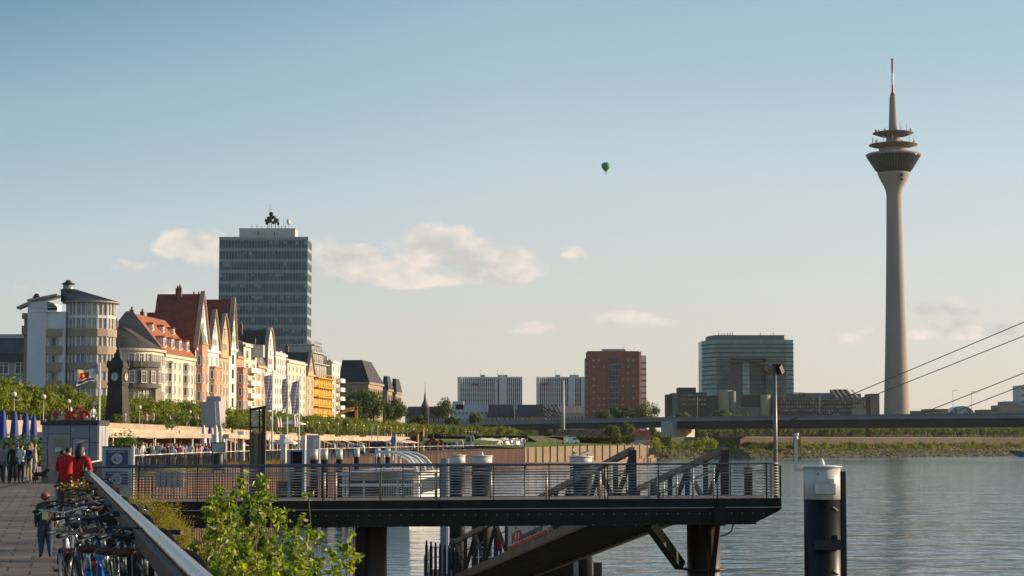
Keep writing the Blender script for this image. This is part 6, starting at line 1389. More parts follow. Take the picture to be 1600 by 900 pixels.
for k in range(16): mb=MB(); mb.box(k*1.33,k*1.33+.1,.07,JW-.2,-.5,-.18); mb.build('cross_beam',M_jd,jet)
ZR=[.11+.082*i for i in range(11)]
def rail_bay(x0,x1,y,tilt,name='rail_bars'):
    mb=MB()
    for z in ZR: mb.tube([(x0,y+tilt*max(0,z-.7)**2,z),(x1,y+tilt*max(0,z-.7)**2,z)],.0115,6)
    mb.beam((x0,y+.02*tilt,.765),(x1,y+.02*tilt,.765),.02,.035); return mb.build(name,M_jr,jet)
def rail_post(x,y,tilt,dbl=False):
    mb=MB()
    for dx in ((-.045,.045) if dbl else (0,)):
        pts=[(x+dx,y,-.30),(x+dx,y,.70),(x+dx,y+.25*tilt*.1,.86),(x+dx,y+tilt*.1,1.0),(x+dx,y+tilt*.14,1.03)]
        for a,b in zip(pts,pts[1:]): mb.beam(a,b,.028,.075,up=(0,1,0))
    return mb.build('rail_post',M_jd,jet)
PXS=[(150,0),(219,0),(310,0),(410,0),(505,0),(596,0),(685.5,1),(771,0),(858,0),(947,1),(1029,0),(1120,0),(1197,0)]
for (a,_),(b,_) in zip(PXS,PXS[1:]): rail_bay(jx(a)+.02,jx(b)-.02,-.03,.6)
for p,d in PXS: rail_post(jx(p),-.07,.6,d)
BPX=[170,260,350,440,530,619,648,735,821,903,990]
for a,b in zip(BPX,BPX[1:]): rail_bay(jx(a)*1.0+.02,jx(b)-.02,JW-.1,-.6)
for p in BPX: rail_post(jx(p),JW-.05,-.6)
rail_bay(jx(1120)+.9,JL-.05,JW-.1,-.6); rail_post(jx(1163),JW-.05,-.6); rail_post(jx(1193),JW-.05,-.6)
# end railing at the right, and the curve into it
mb=MB()
for z in ZR: mb.tube([(jx(1197)+.02,-.03,z),(JL-.25,-.03,z),(JL-.06,.06,z),(JL,.3,z),(JL,JW-.3,z),(JL-.05,JW-.1,z)],.0115,6)
mb.build('rail_bars',M_jr,jet)
for y in (.25,1.3,2.5,3.7): 
    mb=MB(); mb.beam((JL+.03,y,-.3),(JL+.03,y,.98),.06,.03); 
    for z in ZR: mb.box(JL+.0,JL+.06,y-.03,y+.03,z-.02,z+.02)
    mb.build('rail_post',M_jd,jet)
mb=MB(); mb.tube([(-.3,.03,1.035),(JL-.3,.03,1.035),(JL-.08,.1,1.035),(JL-.03,.35,1.035),(JL-.03,JW-.2,1.035)],.032,10); mb.build('handrail',M_jt,jet)
mb=MB(); mb.tube([(0,JW-.16,1.035),(jx(990),JW-.16,1.035)],.03,8); mb.build('handrail',M_jt,jet)
for p,zt in ((493,.82),(511,.82),(581,.82),(668,.82),(754,.82),(841,.82),(925,.82)):
    mb=MB(); mb.tube([(jx(p)*1.02,1.5,0),(jx(p)*1.02,1.5,zt)],.04,10); mb.build('inner_post',mat('sunlit_inner_post',(.50,.45,.38),.4,.3,.1,5),jet)  # pale warm tone stands in for sun on these posts
for p,z0_,z1_,y in ((995,-.02,.42,2),(1018,-.02,.50,2.1),(1008,0,.85,1.6),(1040,-.02,.68,2.4),(1064,0,.86,2.0),(1096,0,.86,2.0)):
    mb=MB(); mb.tube([(jx(p)*1.03,y,z0_),(jx(p)*1.03,y,z1_)],.035,8); mb.build('inner_post',mat('sunlit_inner_post',(.5,.45,.38),.4,.3,.1,5),jet)
mb=MB(); mb.tube([(jx(1008)*1.03,1.6,.82),(jx(1064)*1.03,2,.9),(jx(1096)*1.03,2,.9),(jx(1098)*1.03,2,.82)],.018,6); mb.tube([(jx(995)*1.03,2,.1),(jx(1100)*1.03,2,.75)],.015,6); mb.build('inner_handrail',M_jr,jet)
# pillars
M_pl=mat('rusty_pillar',(.075,.045,.030),.45,.2,.4,1.2,.2,6,streak=1)
def pillar(px0,px1,Y,zt,label_extra=False):
    x0,x1=Xp(px0,Y),Xp(px1,Y); r=(x1-x0)/2; c=(x0+x1)/2-JX0; mb=MB(); mb.lathe([(r,-6.5),(r,zt)],32,0,(c,Y-62,0)); p=mb.build('pillar',M_pl,jet); return c,r
c,r_=pillar(552,605,63.6,-.79); mb=MB(); mb.box(c-.62,c+.62,1.0,2.3,-.80,-.5); mb.build('pillar_head',M_jd,jet); mb=MB(); mb.beam((c-.25,1.0,-6),(c-.25,1.0,-.8),.12,.3); mb.build('guide_rail',M_jd,jet)
c,r_=pillar(1072,1124,64,-.79)
mb=MB(); mb.lathe([(r_+.02,-2.2),(r_+.16,-2.2),(r_+.16,-2.15),(r_+.02,-2.15)],32,0,(c,2,0)); mb.lathe([(r_+.02,-3.3),(r_+.16,-3.3),(r_+.16,-3.25),(r_+.02,-3.25)],32,0,(c,2,0)); mb.build('collar',M_pl,jet)
mb=MB(); mb.beam((jx(1014),.2,-.7),(jx(1068),1.6,-2.05),.26,.3); mb.build('diagonal_brace',M_jd,jet)
mb=MB(); mb.beam((c+.38,1.3,-.7),(c+.1,1.3,-3.0),.34,.12); mb.build('inner_brace',M_jd,jet)
mb=MB(); mb.box(jx(1114),jx(1131),-.19,-.06,-.78,-.22); mb.build('bracket',M_jd,jet)
mb=MB(); mb.tube([(jx(1144),-.1,-.75),(jx(1141),-.1,-.95),(jx(1133),-.1,-1.05),(jx(1124),-.05,-1.1)],.022,6); mb.build('hanging_chain',M_black,jet)
# floodlight pole on the jetty end
Y=64; r=empty('floodlight_pole',(Xp(1211.5,Y),Y,.1),'tall grey floodlight pole with two lamps on the right end of the jetty','lamp post'); zt=Zp(569,Y)-.1; M_fp=mat('pole_grey',(.22,.20,.175),.45,.4,.15,4)
mb=MB(); mb.tube([(0,0,-.4),(0,0,zt)],[.068,.058],12); mb.build('pole',M_fp,r); s=Y/F
mb=MB(); mb.box(-19*s,13*s,-.12,.12,zt,zt+.05); mb.build('top_plate',mat('plate_bronze',(.32,.24,.17),.5,.3,.2,4),r)
mb=MB(); mb.beam((-14*s,0,zt),(-14*s,0,zt-.12),.03); mb.beam((-18*s,-.1,zt-.12),(-7*s,.05,zt-.25),.16,.14); mb.build('floodlight',mat('lamp_copper',(.22,.12,.07),.4,.5,.2,4),r)
mb=MB(); mb.beam((2*s,0,zt-.12),(9*s,0,zt-.1),.05); mb.beam((5*s,-.08,zt-.06),(10*s,.02,zt-.27),.18,.15); mb.build('floodlight',M_black,r)
# ================= steel pile with framed top behind the jetty
Y=68; r=empty('framed_pile',(Xp(401,Y),Y,-6),'weathered brown steel pile with a dark framed glass panel on top behind the jetty','mooring pile'); q=lambda px:Xp(px,Y)-Xp(401,Y); z=lambda y:Zp(y,Y)+6
mb=MB(); M_sp=mat('weathered_pile',(.21,.165,.11),.8,.1,.35,1.5,.3,6,streak=1)
mb.box(q(390),q(397),-.05,.25,0,z(675)); mb.box(q(397.5),q(404),-.12,.18,0,z(677)); mb.box(q(404.5),q(409),-.05,.22,0,z(675.5)); mb.build('pile_section',M_sp,r)
mb=MB(); mb.box(q(409.5),q(415),-.1,.2,0,z(637)); mb.build('tall_post',mat('dark_pile',(.05,.04,.03),.7,.2,.3,2,streak=1),r)
mb=MB(); mb.box(q(390),q(392),-.03,.03,z(675),z(640)); mb.beam((q(389),0,z(640.5)),(q(415),0,z(636)),.07,.09); mb.beam((q(391),0,z(668)),(q(409),0,z(667)),.04,.04); mb.beam((q(405),0,z(675)),(q(405),0,z(639)),.04); mb.build('frame',M_jd,r)
mb=MB(); mb.add([(q(393.5),0,z(673)),(q(403),0,z(673)),(q(403),0,z(641)),(q(393.5),0,z(643)),(q(393.5),.02,z(673)),(q(403),.02,z(673)),(q(403),.02,z(641)),(q(393.5),.02,z(643))],[(0,1,2,3),(7,6,5,4),(0,4,5,1),(1,5,6,2),(2,6,7,3),(3,7,4,0)]); mb.build('panel',mat('scratched_pane',(.62,.52,.40),.35,0,.35,3),r)
# ================= gangway
gs=-.16; gx=-.245
GX=Xp(988,67.5); GY=67.5; WD=3.05; T=26.0; HT=1.5
gw=empty('gangway',(GX,GY,0),'steep dark truss gangway sloping down behind the jetty to the pontoon','gangway')
def gp(t,side,dz=0): return Vector((gx*t+side*WD,t+side*WD*.245,gs*t+dz))
M_gt=mat('gangway_chord',(.24,.175,.12),.6,.2,.25,1.5,.2,8); M_gd=mat('gangway_dark',(.045,.038,.034),.6,.2,.25,1.5)
for s_ in (0,1):
    nm=f'truss'
    mb=MB(); mb.beam(gp(0,s_,HT),gp(T,s_,HT),.16,.20); o=mb.build('top_chord',M_gt,gw)
    mb=MB(); mb.beam(gp(-.2,s_,-.12),gp(T,s_,-.12),.2,.30); mb.build('bottom_chord',M_gt,gw)
    n=14
    for k in range(n+1):
        t=T*k/n; mb=MB(); mb.beam(gp(t,s_,0),gp(t,s_,HT),.14 if 0<k<n else .2,.16 if 0<k<n else .26); mb.build('truss_post',M_gd,gw)
        if k<n: mb=MB(); a,b=(0,HT-.1) if k%2 else (HT-.1,0); mb.beam(gp(t,s_,a),gp(t+T/n,s_,b),.12,.12); mb.build('truss_diagonal',M_gd,gw)
    mb=MB(); mb.tube([gp(.3,s_,.95)+Vector((.12,0,0))*(1-2*s_),gp(T,s_,.95)+Vector((.12,0,0))*(1-2*s_)],.025,6); mb.build('handrail',M_jr,gw)
mb=MB(); vs=[gp(0,.02,-.06),gp(0,.98,-.06),gp(T,.98,-.06),gp(T,.02,-.06)]; vs+=[v+Vector((0,0,.05)) for v in vs]; mb.add(vs,[(0,1,2,3),(7,6,5,4),(0,4,5,1),(1,5,6,2),(2,6,7,3),(3,7,4,0)]); mb.build('deck',M_gd,gw)
for k in range(30): mb=MB(); t=T*k/29; mb.beam(gp(t,.03,-.16),gp(t,.97,-.16),.09,.16); mb.build('cross_beam',M_gd,gw)
mb=MB(); mb.box(.3,.55,-.1,.1,-.1,.95)
# end housing at top right
o=mb.build('end_housing',M_jd,gw,gp(0,1)+Vector((.35,.1,0)))
# banner on left truss
ux_=(gp(10,0)-gp(16,0)).normalized(); nn=Vector((1,.245,0)).normalized(); nn=(nn-ux_*nn.dot(ux_)).normalized(); nn=-nn if nn.y>0 else nn
nn=Vector((.97,-.24,0)) if False else ux_.cross(Vector((0,0,1))).normalized(); 
upv=Vector((0,0,1)); 
def sheetM(o): 
    M_=Matrix.Identity(4); 
    for i,v in enumerate((ux_,nn*-1 if False else ux_.cross(upv).normalized()*-1,upv)): 
        for j in range(3): M_[j][i]=v[j]
    M_.translation=o; return M_
sg=empty('boat_trip_sign',gw.location,'white boat trip banner with red and black lettering on the gangway truss','sign')
out=ux_.cross(upv).normalized()
o0=gp(16,0,.02)+out*.13; Lb=(gp(10,0)-gp(16,0)).length; Hb=.98
def quad3(a,b,c,d,th,name,m_):
    mb=MB(); vs=[a,b,c,d]; vs+=[v-out*th for v in vs]; mb.add(vs,[(0,1,2,3),(7,6,5,4),(0,4,5,1),(1,5,6,2),(2,6,7,3),(3,7,4,0)]); return mb.build(name,m_,sg)
quad3(o0,o0+ux_*Lb,o0+ux_*Lb+upv*Hb,o0+upv*Hb,.03,'board',mat('banner_white',(.62,.56,.48),.6,0,.05,3))
q0=o0+out*.006; quad3(q0,q0+ux_*Lb,q0+ux_*Lb+upv*.13,q0+upv*.13,.004,'red_stripe',mat('sign_red',(.55,.05,.02),.5,0,.05,3))
def sign_text(s,size,m_,dx,dz,name,sx=1,bold=0):
    t=text_mesh(name,s,size,m_,sg,(0,0,0),ext=.002,bold=bold,sx_=1)
    M_=Matrix.Identity(4); zx=upv; yv=-out
    cols=(ux_*sx,upv,out)
    for i,v in enumerate(cols):
        for j in range(3): M_[j][i]=v[j]
    M_.translation=q0+ux_*dx+upv*dz+out*.004; t.data.transform(M_); t.location=(0,0,0); t.rotation_euler=(0,0,0); t.scale=(1,1,1)
sign_text('KD',.56,mat('sign_red',(.55,.05,.02)),.62,.2,'lettering',2.2,.02)
sign_text('Panoramafahrten',.40,mat('sign_ink',(.03,.025,.03),.5),1.95,.17,'lettering',1.32,.006)
mb=MB(); c_=q0+ux_*1.15+upv*.68; quad3(c_,c_+ux_*.25,c_+ux_*.32+upv*.12,c_+ux_*.05+upv*.08,.004,'emblem',mat('sign_red',(.5,.05,.02)))
# people going down the gangway
for t,c_,l in ((22.5,'red','person in a red top walking on the lower gangway, leftmost'),(20.2,'red','person in a red top walking on the lower gangway, second from left'),(19.0,'maroon','person in a maroon top walking on the lower gangway'),(17,'navy','person in navy walking on the lower gangway beside the banner')):
    p=gp(t,.35)+gw.location; o=crowd_person(p.x,p.y,p.z-.02,R(160),'x',None,False,.9); o.material_slots[0].material=CT[c_]; o['label']=l
# ================= pontoon
PZ=-4.30
pt=empty('pontoon',(-3.9,92.3,PZ),'floating dark pontoon with railings at the foot of the gangway','pontoon')
mb=MB(); mb.box(0,6.9,0,8,-1.6,0); mb.build('hull',M_jd,pt)
def pr(a,b,n,nm='railing',m_=None,h=1.05):
    a=Vector(a);b=Vector(b);mb=MB()
    for z in (h,h*.55): mb.tube([a+Vector((0,0,z)),b+Vector((0,0,z))],.028,6)
    for k in range(n+1): p=a.lerp(b,k/n); mb.beam(p,p+Vector((0,0,h)),.05)
    mb.build(nm,m_ or M_jr,pt)
pr((0.05,0.1,0),(0.05,7.9,0),5); pr((6.8,.1,0),(6.8,7.9,0),5); pr((.1,7.9,0),(6.7,7.9,0),9,m_=M_white); 
for k in range(7): mb=MB(); mb.box(.08+k*.2,.2+k*.2,-.02,.1,-.3,1.55-.05*k); mb.tube([(.14+k*.2,.04,1.5-.05*k),(.14+k*.2,.04,1.75-.05*k)],.05,6); mb.build('fender_post',M_black,pt)
mb=MB(); mb.box(5.1,6.6,.2,1.2,0,1.3); 
mb.build('deck_box',M_jd,pt)
Y=97; mb=MB(); mb.box(Xp(688,Y),Xp(697,Y),Y,Y+.35,-6,1.0,0); mb.box(Xp(697,Y)+.005,Xp(701,Y),Y+.02,Y+.33,-6,1.0,1); tag(mb.build('pontoon_guide_pile',[mat('bluegrey_paint',(.26,.29,.35),.45,.2,.1,1),M_white]),'blue-grey square guide pile at the left end of the pontoon','mooring pile')  # white strip imitates sun on the pile's right edge
mb=MB(); Y=99; mb.lathe([(.02,0),(.30,.02),(.42,.3),(.45,1.3),(.35,1.55)],14); tag(mb.build('black_fender',M_black,None,(Xp(717,Y),Y-1,PZ)),'black barrel shaped fender standing on the pontoon left of the gangway foot','fender')
mooring(893,926,868,103,869,'short dark mooring pile at the right end of the pontoon under the jetty',cone=False) if False else None
mb=MB(); Y=101.5; mb.box(Xp(927,Y),Xp(940,Y),Y,Y+.4,-6,Zp(879,Y)); tag(mb.build('square_pile',M_pl),'short square dark pile right of the gulls pile below the jetty','mooring pile')
# ================= big mooring pile at right
mp,rr,zt=mooring(1255,1312,728,60,780,'large black and white mooring pile standing in the water at the right',name='large_mooring_pile',n=40)
s=60/F
Mw_=mat('bollard_white',(.68,.65,.60))
mb=MB(); mb.box(-.28,rr*.55,-rr-.16,-rr*.7,zt-.78,zt-.5); mb.add([(-.28,-rr-.16,zt-.78),(rr*.55,-rr-.16,zt-.78),(rr*.55,-rr*.7,zt-.84),(-.28,-rr*.9,zt-.80)],[(0,1,2,3)]); mb.box(rr*.30,rr*.48,-rr-.1,-rr*.75,zt-.5,zt-.36); mb.build('bracket',Mw_,mp)
mb=MB(); mb.box(-.30,rr*.86,-rr-.13,-rr*.6,zt-2.36,zt-2.08); mb.box(rr*.45,rr*.65,-rr-.1,-rr*.7,zt-2.08,zt-1.95); mb.build('bracket',M_black,mp)
mb=MB(); mb.box(rr+.02,rr+.14,-.12,.14,-1,zt-.15); mb.box(rr-.04,rr+.06,-.05,.05,-1,zt-.4); mb.build('guide_strip',M_black,mp)
mb=MB(); mb.box(rr+.141,rr+.152,-.12,.12,-1,zt-.16); mb.build('guide_face',M_jr,mp)
q=lambda px:Xp(px,60)-Xp(1283.5,60)
mb=MB(); mb.beam((q(1255)+.05,0,zt-.11),(q(1243),0,zt-.11),.08,.09); mb.beam((q(1243.5),0,zt-.15),(q(1243.5),0,zt+.78),.085,.085); mb.build('side_arm',Mw_,mp)
mb=MB(); mb.lathe([(.045,0),(.075,.03),(.075,.08),(.04,.1),(.09,.13),(.09,.2),(.08,.2)],12,0,(q(1243.5),0,zt+.74)); mb.build('sensor_head',Mw_,mp)
for z_ in (-1.15,-2.95): mb=MB(); mb.beam((rr*.45,-rr*.93,zt+z_),(rr*.75,-rr*.72,zt+z_-.12),.03,.03); mb.build('grab_bar',M_jr,mp)
mb=MB(); mb.tube([(-.19,-rr*1.0,zt-.22),(-.19,-rr*.9,zt-.22)],.018,8); mb.build('plug',M_black,mp)
# ================= foreground handrail
def hx(Y): return -1.50-.217*(Y-10.1)
def hxl(Y): return hx(Y)
hr=empty('quay_handrail',(0,0,0),'broad shiny steel handrail running diagonally along the quay beside the bicycles','railing')
def handrail_mat():
    m=mat('handrail_steel',(.36,.37,.40),.2,.9,.35,2.5,.2,14); return m
mb=MB(); prof=[]; Ys=[1.0+1.0*i for i in range(54)]; n=14; vs=[]
for Y in Ys:
    for k in range(n):
        a=2*PI*k/n; vs.append((hx(Y)+.052*math.cos(a),Y,1.10+.046*math.sin(a)))
mb.add(vs,[(i*n+k,i*n+(k+1)%n,(i+1)*n+(k+1)%n,(i+1)*n+k) for i in range(len(Ys)-1) for k in range(n)],0,True); mb.build('handrail',handrail_mat(),hr)
mb=MB(); mb.beam((hx(1)-.085,1,1.045),(hx(54)-.085,54,1.045),.05,.10); mb.build('lower_strip',mat('rail_bronze',(.15,.07,.032),.75,.0,.3,3),hr)
Y=2.5
while Y<54:
    mb=MB(); mb.beam((hx(Y)+.06,Y,-.02),(hx(Y)+.02,Y,1.04),.06,.10); mb.build('post',M_jd,hr)
    mb=MB()
    for k in range(7):
        ya=Y+.1+k*.21; mb.beam((hx(ya)+.05,ya,.12),(hx(ya+.3)+.04,min(ya+.3,Y+1.6),.98),.018,.018)
    for z in (.12,.98): mb.beam((hx(Y)+.05,Y,z),(hx(Y+1.6)+.05,Y+1.6,z),.025)
    mb.build('infill_bars',M_steel,hr)
    Y+=1.6
# black hose garland outside the rail
gh=empty('hose_garland',(0,0,0),'thick black rubber hose looped in scallops along the outer side of the handrail','hose')
Y=1.0
while Y<54:
    pts=[]
    for i in range(13):
        t=i/12; yy_=Y+3.1*t; pts.append((hx(yy_)+.07+.03*math.sin(PI*t),yy_,1.06+.04*math.sin(PI*t)))
    mb=MB(); mb.tube(pts,.022,8); mb.build('hose_loop',mat('hose_black',(.006,.006,.006),.8,0,.2,3,spec=.1),gh); Y+=3.1
# ================= bicycles
def bicycle(loc,rz,lean,fcol,label,basket=False,light=False,steer=0.0,flower=False,ladies=False,saddle_m=None,mud=True):
    r=empty('bicycle',loc,label,'bicycle','bicycles leaning along the quay handrail',rz); r.rotation_euler=(0,lean,rz)
    fm=fcol; R0=.335; fw=Vector((0,-.56,R0)); rw=Vector((0,.50,R0)); bb=Vector((0,.05,.29)); st=Vector((0,.26,.80)); sd=Vector((0,.32,.95)); ht=Vector((0,-.34,.86)); hb=Vector((0,-.39,.70)); 
    for c in (fw,rw):
        sa=steer if c is fw else 0
        w=MB(); nn=28; M_=Matrix.Translation(c)@Matrix.Rotation(sa,4,'Z')
        pts=[M_@Vector((0,R0*math.cos(2*PI*k/nn),R0*math.sin(2*PI*k/nn))) for k in range(nn+1)]; w.tube(pts,.021,6,0,False); wh=w.build('wheel',[M_black],r)
        w=MB(); pts=[M_@Vector((0,(R0-.028)*math.cos(2*PI*k/nn),(R0-.028)*math.sin(2*PI*k/nn))) for k in range(nn+1)]; w.tube(pts,.011,6,0,False); w.build('rim',M_stain,wh)
        w=MB()
        for k in range(18):
            a=2*PI*k/18; w.beam(M_@Vector((.02*(-1)**k,.02*math.cos(a+1),.02*math.sin(a+1))),M_@Vector((0,(R0-.03)*math.cos(a),(R0-.03)*math.sin(a))),.003)
        w.tube([M_@Vector((-.045,0,0)),M_@Vector((.045,0,0))],.022,8); w.build('spokes',M_stain,wh)
        if mud:
            w=MB(); pp=[]; 
            for k in range(15):
                a=R(-5)+R(150)*k/14; a=a if c is rw else a+R(35)
                pp.append(a)
            vv=[]
            for a in pp:
                for x in (-.03,-.018,.018,.03): vv.append(M_@Vector((x,(R0+.035-(.012 if abs(x)>.02 else 0))*math.cos(a),(R0+.035-(.012 if abs(x)>.02 else 0))*math.sin(a))))
            w.add(vv,[(i*4+k,i*4+k+1,i*4+k+5,i*4+k+4) for i in range(14) for k in range(3)],0,True); w.build('mudguard',M_black,r)
    f=MB(); f.tube([bb,st],.017,8); f.tube([bb,hb],.021,8); 
    if ladies: f.tube([hb+Vector((0,.01,.02)),(0,-.1,.5),(0,.14,.50)],.018,8)
    else: f.tube([st,ht],.018,8)
    f.tube([ht+Vector((0,.012,.04)),hb-Vector((0,.01,.03))],.026,10)
    for x in (-.05,.05): f.tube([(x*.3,bb.y,bb.z),(x,rw.y,rw.z)],.010,6); f.tube([(x*.3,st.y,st.z-.02),(x,rw.y,rw.z)],.009,6)
    f.build('frame',fm,r)
    M_=Matrix.Translation((0,-.39,0))@Matrix.Rotation(steer*.0,4,'Z')@Matrix.Translation((0,.39,0)); f=MB()
    for x in (-.05,.05): f.tube([(x*.9,hb.y,hb.z-.02),(x,-.44,.58),(x,fw.y,fw.z)],[.017,.015,.009],8)
    f.tube([(-.05,hb.y,hb.z-.02),(.05,hb.y,hb.z-.02)],.018,6); f.build('fork',M_steel if light else fm,r)
    h=MB(); h.tube([ht,ht+Vector((0,-.03,.17))],.013,8); c=ht+Vector((0,-.06,.18)); h.tube([c+Vector((-.30,.13,.03)),c+Vector((-.20,.03,.04)),c,c+Vector((.20,.03,.04)),c+Vector((.30,.13,.03))],.012,8); hbx=h.build('handlebar',M_stain if light else M_black,r)
    for s_ in (-1,1):
        g_=MB(); g_.tube([c+Vector((s_*.24,.065,.036)),c+Vector((s_*.31,.14,.03))],.018,8); g_.build('grip',M_black,hbx)
        g_=MB(); g_.tube([c+Vector((s_*.19,.0,.03)),c+Vector((s_*.27,.05,.0))],.006,6); g_.build('brake_lever',M_stain,hbx)
    cb=MB()
    for s_ in (-1,1): cb.tube([c+Vector((s_*.19,0,.03)),c+Vector((s_*.13,-.12,.07)),c+Vector((s_*.05,-.10,-.10)),hb+Vector((0,-.05,.05))],.004,5)
    cb.build('brake_cable',M_black,r)
    s=MB(); s.tube([st,sd],.013,8); s.build('seat_post',M_stain,r)
    sm=saddle_m or M_black; s=MB(); yy2=sd.y
    secs=[(-.13,.018,.0),(-.06,.028,.005),(.02,.055,.0),(.09,.085,.008),(.125,.07,.012)]; vs=[]
    for y,w_,dz in secs:
        for k in range(8): a=2*PI*k/8; vs.append((w_*math.cos(a),yy2+y,sd.z+.02+dz+(.022 if math.sin(a)>0 else .045)*math.sin(a)))
    s.add(vs,[(i*8+k,i*8+(k+1)%8,(i+1)*8+(k+1)%8,(i+1)*8+k) for i in range(4) for k in range(8)]+[tuple(range(8))[::-1],tuple(range(32,40))],0,True); s.build('saddle',sm,r)
    p=MB(); p.tube([(.03,bb.y,bb.z),(.055,bb.y,bb.z)],.085,20); p.beam((.07,bb.y,bb.z),(.07,bb.y+.05,bb.z-.16),.016,.022); p.beam((-.07,bb.y,bb.z),(-.07,bb.y-.05,bb.z+.16),.016,.022); p.tube([(-.07,bb.y,bb.z),(.07,bb.y,bb.z)],.018,8); cr_=p.build('crankset',M_dark,r)
    for s_,q_ in ((1,-1),(-1,1)): p=MB(); p.box(min(s_*.08,s_*.17),max(s_*.08,s_*.17),bb.y-q_*.05-.04,bb.y-q_*.05+.04,bb.z+q_*.16-.012,bb.z+q_*.16+.012); p.build('pedal',M_black,cr_)
    p=MB(); p.beam((.042,bb.y,bb.z+.08),(.042,rw.y,rw.z+.035),.006,.012); p.beam((.042,bb.y,bb.z-.08),(.042,rw.y,rw.z-.035),.006,.012); p.build('chain',M_dark,r)
    c_=MB()
    for x in (-.06,.06): c_.tube([(x,rw.y-.22,.72),(x,rw.y+.16,.73),(x*.9,rw.y+.02,rw.z+.02)],.006,6)
    for y in (-.2,-.05,.1): c_.tube([(-.06,rw.y+y,.725),(.06,rw.y+y,.725)],.005,5)
    c_.build('luggage_rack',M_dark,r)
    l=MB(); l.tube([c+Vector((0,-.05,-.07)),c+Vector((0,-.10,-.07))],[.03,.038],12); l.build('headlight',M_stain,r)
    l=MB(); l.tube([(0,rw.y+.17,.70),(0,rw.y+.19,.70)],.025,10); l.build('rear_reflector',M_red,r)
    if light:
        l=MB(); l.tube([hb+Vector((0,-.02,.1)),bb+Vector((0,-.1,.18))],.036,12); l.build('battery_bottle',mat('silver_bottle',(.60,.60,.70),.25,.6,.15,8),r)
    if basket:
        b=MB(); 
        for k in range(5):
            z=c.z-.24+.055*k; e=.13+.012*k; pts=[(-e,c.y-.36,z),(e,c.y-.36,z),(e,c.y-.10,z),(-e,c.y-.10,z),(-e,c.y-.36,z)]; b.tube(pts,.005,5)
        for k in range(10): a=-.13+.26*k/9; b.beam((a,c.y-.36,c.z-.24),(a*1.3,c.y-.37,c.z-.02),.005)
        b.build('basket',mat('wicker',(.30,.18,.08),.8,0,.2,10),r)
    return r
M_blu=mat('blue_frame_paint',(.01,.17,.50),.3,0,.1,3,coat=.6); M_bk=mat('black_frame_paint',(.015,.015,.017),.35,0,.2,3,coat=.4); M_sil=mat('silver_frame_paint',(.42,.42,.43),.3,.6,.1,3); M_grn=mat('green_frame_paint',(.02,.07,.045),.35,0,.1,3,coat=.4); M_lea=mat('brown_saddle_leather',(.10,.038,.022),.42,0,.2,8)
A=R(12)
# heading: bicycle front is local -Y, so rz=0 faces the viewer; rz=pi faces away
def bk(px,Y,rz,lean,*a,**k): return bicycle((Xp(px,Y,.6),Y,0),rz,lean,*a,**k)
bk(116,21.6,A-.12,R(-4),M_sil,'silver bicycle facing the viewer with a silver bottle on its frame and black mudguards',light=True,steer=.25)
bk(146,15.9,PI+A,R(3),M_blu,'bright blue bicycle seen from behind, the left of two blue ones',saddle_m=M_lea)
bk(174,15.6,PI+A+.06,R(4),M_blu,'bright blue bicycle seen from behind, the right of two blue ones, beside the railing bars',saddle_m=M_lea)
bk(206,15.4,PI+A,R(4),M_bk,'black bicycle with brown saddle, second nearest to the steel handrail',saddle_m=M_lea)
bk(233,15.2,PI+A+.04,R(3),M_bk,'black bicycle with brown saddle touching the steel handrail, rightmost',saddle_m=M_lea)
bk(140,19.8,A+.2,R(-5),M_bk,'black bicycle facing the viewer directly right of the silver one',steer=-.3)
bk(168,19.0,PI+A-.1,R(5),M_grn,'dark green bicycle in the middle of the row seen from behind',saddle_m=M_lea)
bk(129,23.8,A+.1,R(-6),M_bk,'black bicycle with upright handlebar left behind the silver one',steer=.4,ladies=True)
bk(128,25.0,A-.1,R(-5),M_grn,'dark green bicycle behind the silver bottle bicycle',steer=-.2)
bk(160,25.5,PI+A,R(5),M_bk,'black bicycle with raised brown saddle halfway along the row',saddle_m=M_lea,ladies=True)
bk(178,22.6,A,R(4),M_bk,'black bicycle leaning against the handrail halfway along the row',steer=.3)
bk(138,31.0,A+.1,R(-3),M_bk,'black bicycle near the far end of the row, behind the flower basket one'); bk(122,34.0,A,R(-4),M_grn,'bicycle with a front wicker basket of orange flowers near the couple in red',basket=True,steer=.3)
bk(150,37,PI+A,R(4),M_bk,'farthest black bicycle at the end of the row',saddle_m=M_lea)
# flowers in the basket
mb=MB(); p=Vector((Xp(122,33.4,1),33.35,.97)); rf=random.Random(3)
for i in range(260):
    q=Vector((rf.gauss(0,.11),rf.gauss(0,.10),abs(rf.gauss(0,.08)))); s=rf.uniform(.012,.03); a=Vector((rf.gauss(0,1),rf.gauss(0,1),rf.gauss(0,1))).normalized(); b=a.orthogonal().normalized(); c=a.cross(b); mb.add([q+b*s,q+c*s,q-b*s,q-c*s],[(0,1,2,3)],0 if rf.random()<.6 else (1 if rf.random()<.5 else 2))
tag(mb.build('flowers',[mat('flower_orange',(.62,.28,.05),.7,0,.2,9),mat('flower_yellow',(.7,.48,.12),.7,0,.2,9),mat('flower_leaf',(.06,.10,.03),.7,0,.2,9)],None,p,raw=True),'bunch of orange and yellow flowers in the bicycle basket by the couple in red','flowers')
